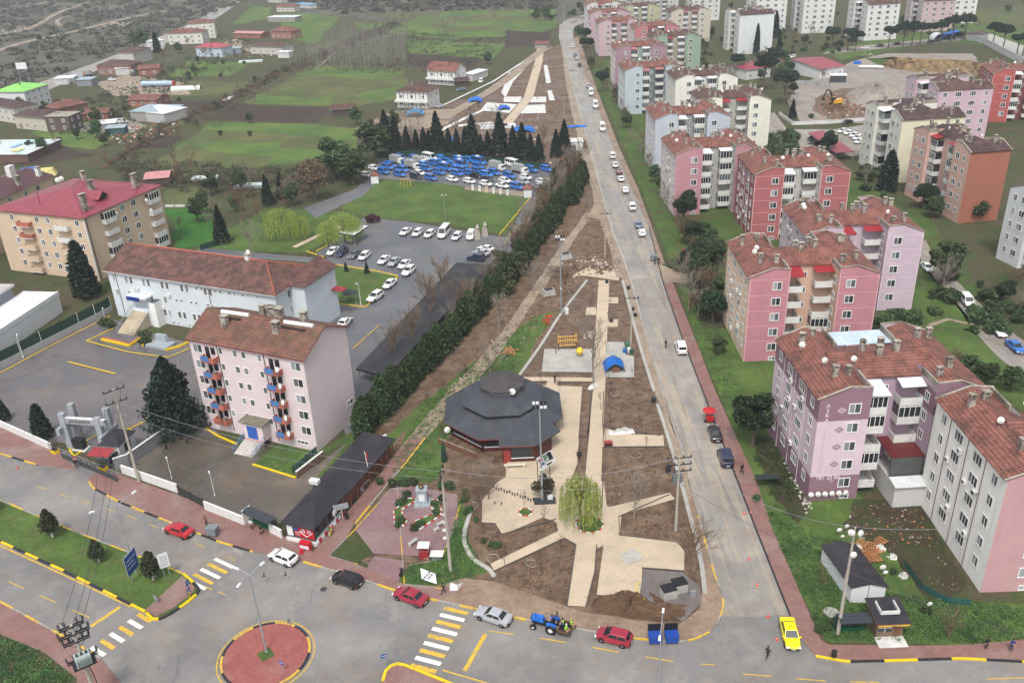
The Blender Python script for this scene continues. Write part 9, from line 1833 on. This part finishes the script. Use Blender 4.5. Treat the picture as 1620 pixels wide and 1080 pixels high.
b=G(635,294); c_=G(650,295); o.tube([b+Vector((0,0,2.2)),c_+Vector((0,0,2.2))],.05,yln,5); tag(rebase(o.build('barrier_rail',None)),'yellow post and rail frame at the lot edge','barrier')
for i,(x,y) in enumerate(((755,378),(767,374))): b=G(x,y); o=MB(); o.box(b+Vector((0,0,1.2)),(1.6,.8,2.4),pm('statue stone','#a09a90',.9),.2,taper=.7); o.lathe(b+Vector((.2,0,2.4)),[(.3,0),(.5,.5),(.3,1),(.15,1.4)],pm('statue stone','#a09a90',.9),8); tag(rebase(o.build('stone_sculpture',None)),'weathered grey stone sculpture on the lawn edge, %s of two'%('left','right')[i],'sculpture')
# tents, tarps and cabins in the far park and upper street
b=G(911,236); t=thing('site_cabin','white box cabin beside the far roadside pole','cabin',b); m=MB(); m.box(b+Vector((0,0,1.5)),(4.5,5,2.8),W1,taper=.98); m.build('wall',t); m=MB(); m.box(b+Vector((0,0,3.0)),(4.8,5.3,.25),whp); m.build('roof',t); m=MB(); m.box(b+Vector((-.8,-2.52,1.2)),(.9,.05,2),alu); m.build('door',t)
for i,(x,y,w,d_,a,l) in enumerate(((797,173,5,6,.3,'crumpled bright blue tarpaulin in the middle of the far park'),(828,207,8,7,.1,'bright blue tarpaulin heap above the conifer row'),(752,160,6,7,1.2,'dark blue tarpaulin shelter left of the far park plaza'),(717,226,4,5,0,'small blue tarpaulin between the conifers'),(910,201,8,3,.1,'long flat blue tarpaulin beside the road verge'),(657,183,7,7,0,'blue barrel roofed tarpaulin shed in front of the hip roofed villa'))):
 b=G(x,y); m=MB(); g_=random.Random(i); hh=1.6 if i!=4 else .4
 for u_ in range(7):
  for v_ in range(7): fx_,fy_=u_/6-.5,v_/6-.5; m.v.append((b.x+fx_*w,b.y+fy_*d_,max(.1,hh*(1-2.6*fx_*fx_-1.2*fy_*fy_)+g_.uniform(-.25,.25)*(i!=5)+(1 if i==5 else 0))))
 for u_ in range(6):
  for v_ in range(6): m.f.append((u_*7+v_,(u_+1)*7+v_,(u_+1)*7+v_+1,u_*7+v_+1)); m.mi.append(m.m(bt if i!=5 else pm('sky blue tarp','#2f86b5',.5)))
 tag(rebase(m.build('tarpaulin',None,uv=False)),l,'tarpaulin')
for pp,l in (([(798,154),(826,154),(822,163),(796,162)],'a'),([(838,154),(864,154),(864,163),(838,163)],'b'),([(770,163),(818,166),(806,180),(760,176)],'c'),([(828,168),(862,166),(864,180),(818,181)],'d'),([(793,148),(805,115),(830,110),(812,130),(800,155)],'e'),([(860,104),(866,104),(872,132),(864,133)],'f'),([(866,144),(873,144),(878,160),(869,160)],'g')): sheet('concrete_pad',pp,concw,.2+.004*ord(l[0])-.38)
for pp,w in (([(668,222),(740,186),(772,172)],2.0),([(725,200),(780,195)],3.5)): line('concrete_path',pp,w,concw,z=.24)
line('park_paving',[(855,62+16),(852,100),(836,155),(800,200)],4,tan,z=.245); line('dirt_track',[(700,168),(780,130),(850,84)],1.2,concw,z=.25)
b=G(788,203); m=MB(); m.box(b+Vector((0,0,.7)),(13,2.0,1.2),W1,.05); m.box(b+Vector((2.5,0,1.35)),(2,2.2,.2),rail,.05); tag(rebase(m.build('site_trailer',None)),'long low white container in the far park','container')
for i,(x,y,w,c_) in enumerate(((1484,62,7,'#c4c8cc'),(1497,62,7,'#2a66b0'),(1512,58,8,'#2463b5'),(1402,50+22,0,''),(1358,100-2,0,''))):
 if not w: continue
 b=G(x,y); m=MB(); tm=pm('tent '+c_,c_,.6,.1); k=9
 pr=[(w*.5*math.cos(math.pi*j/k),3.0*math.sin(math.pi*j/k)) for j in range(k+1)]
 for j in range(k): (x0,z0_),(x1,z1_)=pr[j],pr[j+1]; m.slab([b+Vector((x0,-3,z0_)),b+Vector((x0,3,z0_)),b+Vector((x1,3,z1_)),b+Vector((x1,-3,z1_))][::-1],.05,tm)
 m.poly([b+Vector((x_,3,z_)) for x_,z_ in pr],tm); tag(rebase(m.build('market_tent',None)),'%s barrel vaulted tent on the upper street, %s one'%(('white','blue','bright blue')[i],('left','middle','right')[i]),'tent')
b=G(1378,108); t=thing('boat_hull','long white scrap frame lying on the building site','scrap',b); m=MB(); m.box(b+Vector((0,0,.8)),(11,2.5,.6),W1,-.35,taper=.8); m.box(b+Vector((1,0,.3)),(9,2,.5),rail,-.35); m.build('frame',t); b=G(1356,101); m=MB(); m.box(b+Vector((0,0,.6)),(3,2.5,1.2),bt,.3,taper=.7); m.box(b+Vector((0,0,.1)),(3.4,2.9,.2),bt,.3); tag(rebase(m.build('tarpaulin',None)),'blue tarpaulin bundle at the edge of the building site','tarpaulin')
b=G(295,142); m=MB(); pr=[(1.8*math.cos(math.pi*j/8),1.9*math.sin(math.pi*j/8)) for j in range(9)]
for j in range(8): (x0,z0_),(x1,z1_)=pr[j],pr[j+1]; m.slab([b+Vector((-7,x1,z1_)),b+Vector((-7,x0,z0_)),b+Vector((7,x0,z0_)),b+Vector((7,x1,z1_))][::-1],.05,pm('greenhouse film','#b5bfb9',.4,.1))
tag(rebase(m.build('polytunnel',None)),'white plastic polytunnel right of the tanker trailer','greenhouse')
for i,(x,y,w) in enumerate(((397,99,13),(325,285,8),(395,297,9))): b=G(x,y); m=MB(); m.slab([b+Vector((-w/2,-1.2,.9)),b+Vector((w/2,-1.2,.9)),b+Vector((w/2,1.2,1.2)),b+Vector((-w/2,1.2,1.2))],.8,pm('greenhouse film','#b5bfb9',.4,.1)); m.box(b+Vector((0,0,.1)),(w*.9,2,.2),wood); tag(rebase(m.build('cold_frame',None)),'low pale plastic cold frame %s'%('below the cluttered farmhouse','in the brush above the crop field','behind the bare brush near the plum sheds')[i],'cold frame')
b=G(48,272);
for i,(x,y,w,c_,l) in enumerate(((48,277,6,'#3a66b0','blue tarpaulin behind the maroon roof'),(65,279,10,'#c9bf7a','pale yellow tarpaulin behind the maroon roof'))): b=G(x,y); m=MB(); m.box(b+Vector((0,0,1.2)),(w,4,2.2),pm('tarp '+c_,c_,.6,.2),.3,taper=.8); m.box(b+Vector((0,0,.1)),(w*1.1,4.5,.2),rail,.3); tag(rebase(m.build('tarpaulin',None)),l,'tarpaulin')
# dark billboard behind the lime roof
b=G(36,150); t=thing('billboard','small white rooftop billboard behind the lime green roof','billboard',(b.x,b.y,0)); m=MB(); m.box(b+Vector((0,6,12.5)),(5,.3,3),W1); m.build('panel',t); m=MB(); m.tube([b+Vector((-2,6,0)),b+Vector((-2,6,11))],.15,steel,5); m.tube([b+Vector((2,6,0)),b+Vector((2,6,11))],.15,steel,5); m.build('post',t)
# puddles and road dirt patches
wetm=pm('puddle','#4f4a45',.05,.1,.3,spec=.6); dry=groundm('dried mud','#a3927d','#b3a38e',None,s1=.5,fine=3)
def patch(name,px,py,rx,ry,mat,z,a=0,seed=1):
 b=G(px,py); g_=random.Random(seed); k=22; m=MB(); rr_=[1+g_.uniform(-.3,.3) for _ in range(k)]; rr_=[(rr_[i-1]+rr_[i]*2+rr_[(i+1)%k])/4 for i in range(k)]; m.poly([(b.x+rx*rr_[i]*math.cos(i*6.2832/k)*math.cos(a)-ry*rr_[i]*math.sin(i*6.2832/k)*math.sin(a),b.y+rx*rr_[i]*math.cos(i*6.2832/k)*math.sin(a)+ry*rr_[i]*math.sin(i*6.2832/k)*math.cos(a),z) for i in range(k)],mat); struct(name,m)
# manholes
for i,(x,y) in enumerate(((512,932),(390,1005),(1315,970),(806,648))): b=G(x,y); m=MB(); m.lathe(b,[(.42,.06),(.42,.078 if i<2 else .12)],pm('iron cover','#3d3a38',.6,.3,5),14) if i<2 else m.lathe(b,[(.9,.02),(.9,.2),(.7,.22)],conc,12); struct('manhole_cover',m)
for k_ in PR.values():
 for r_ in k_: kill(r_)
for r_ in CP.values(): kill(r_)
# haze
hm=bpy.data.materials.new('haze'); hm.use_nodes=True; t_=hm.node_tree; t_.nodes.clear(); vo=t_.nodes.new('ShaderNodeVolumePrincipled'); vo.inputs['Color'].default_value=(.86,.91,.97,1); vo.inputs['Density'].default_value=.00022; vo.inputs['Anisotropy'].default_value=.2; ou=t_.nodes.new('ShaderNodeOutputMaterial'); t_.links.new(vo.outputs[0],ou.inputs['Volume'])
m=MB(); m.box((0,1900,50),(6400,4600,104),hm); o=m.build('haze',None,uv=False); o['kind']='stuff'; o.location=(0,0,0)
S.cycles.volume_bounces=0
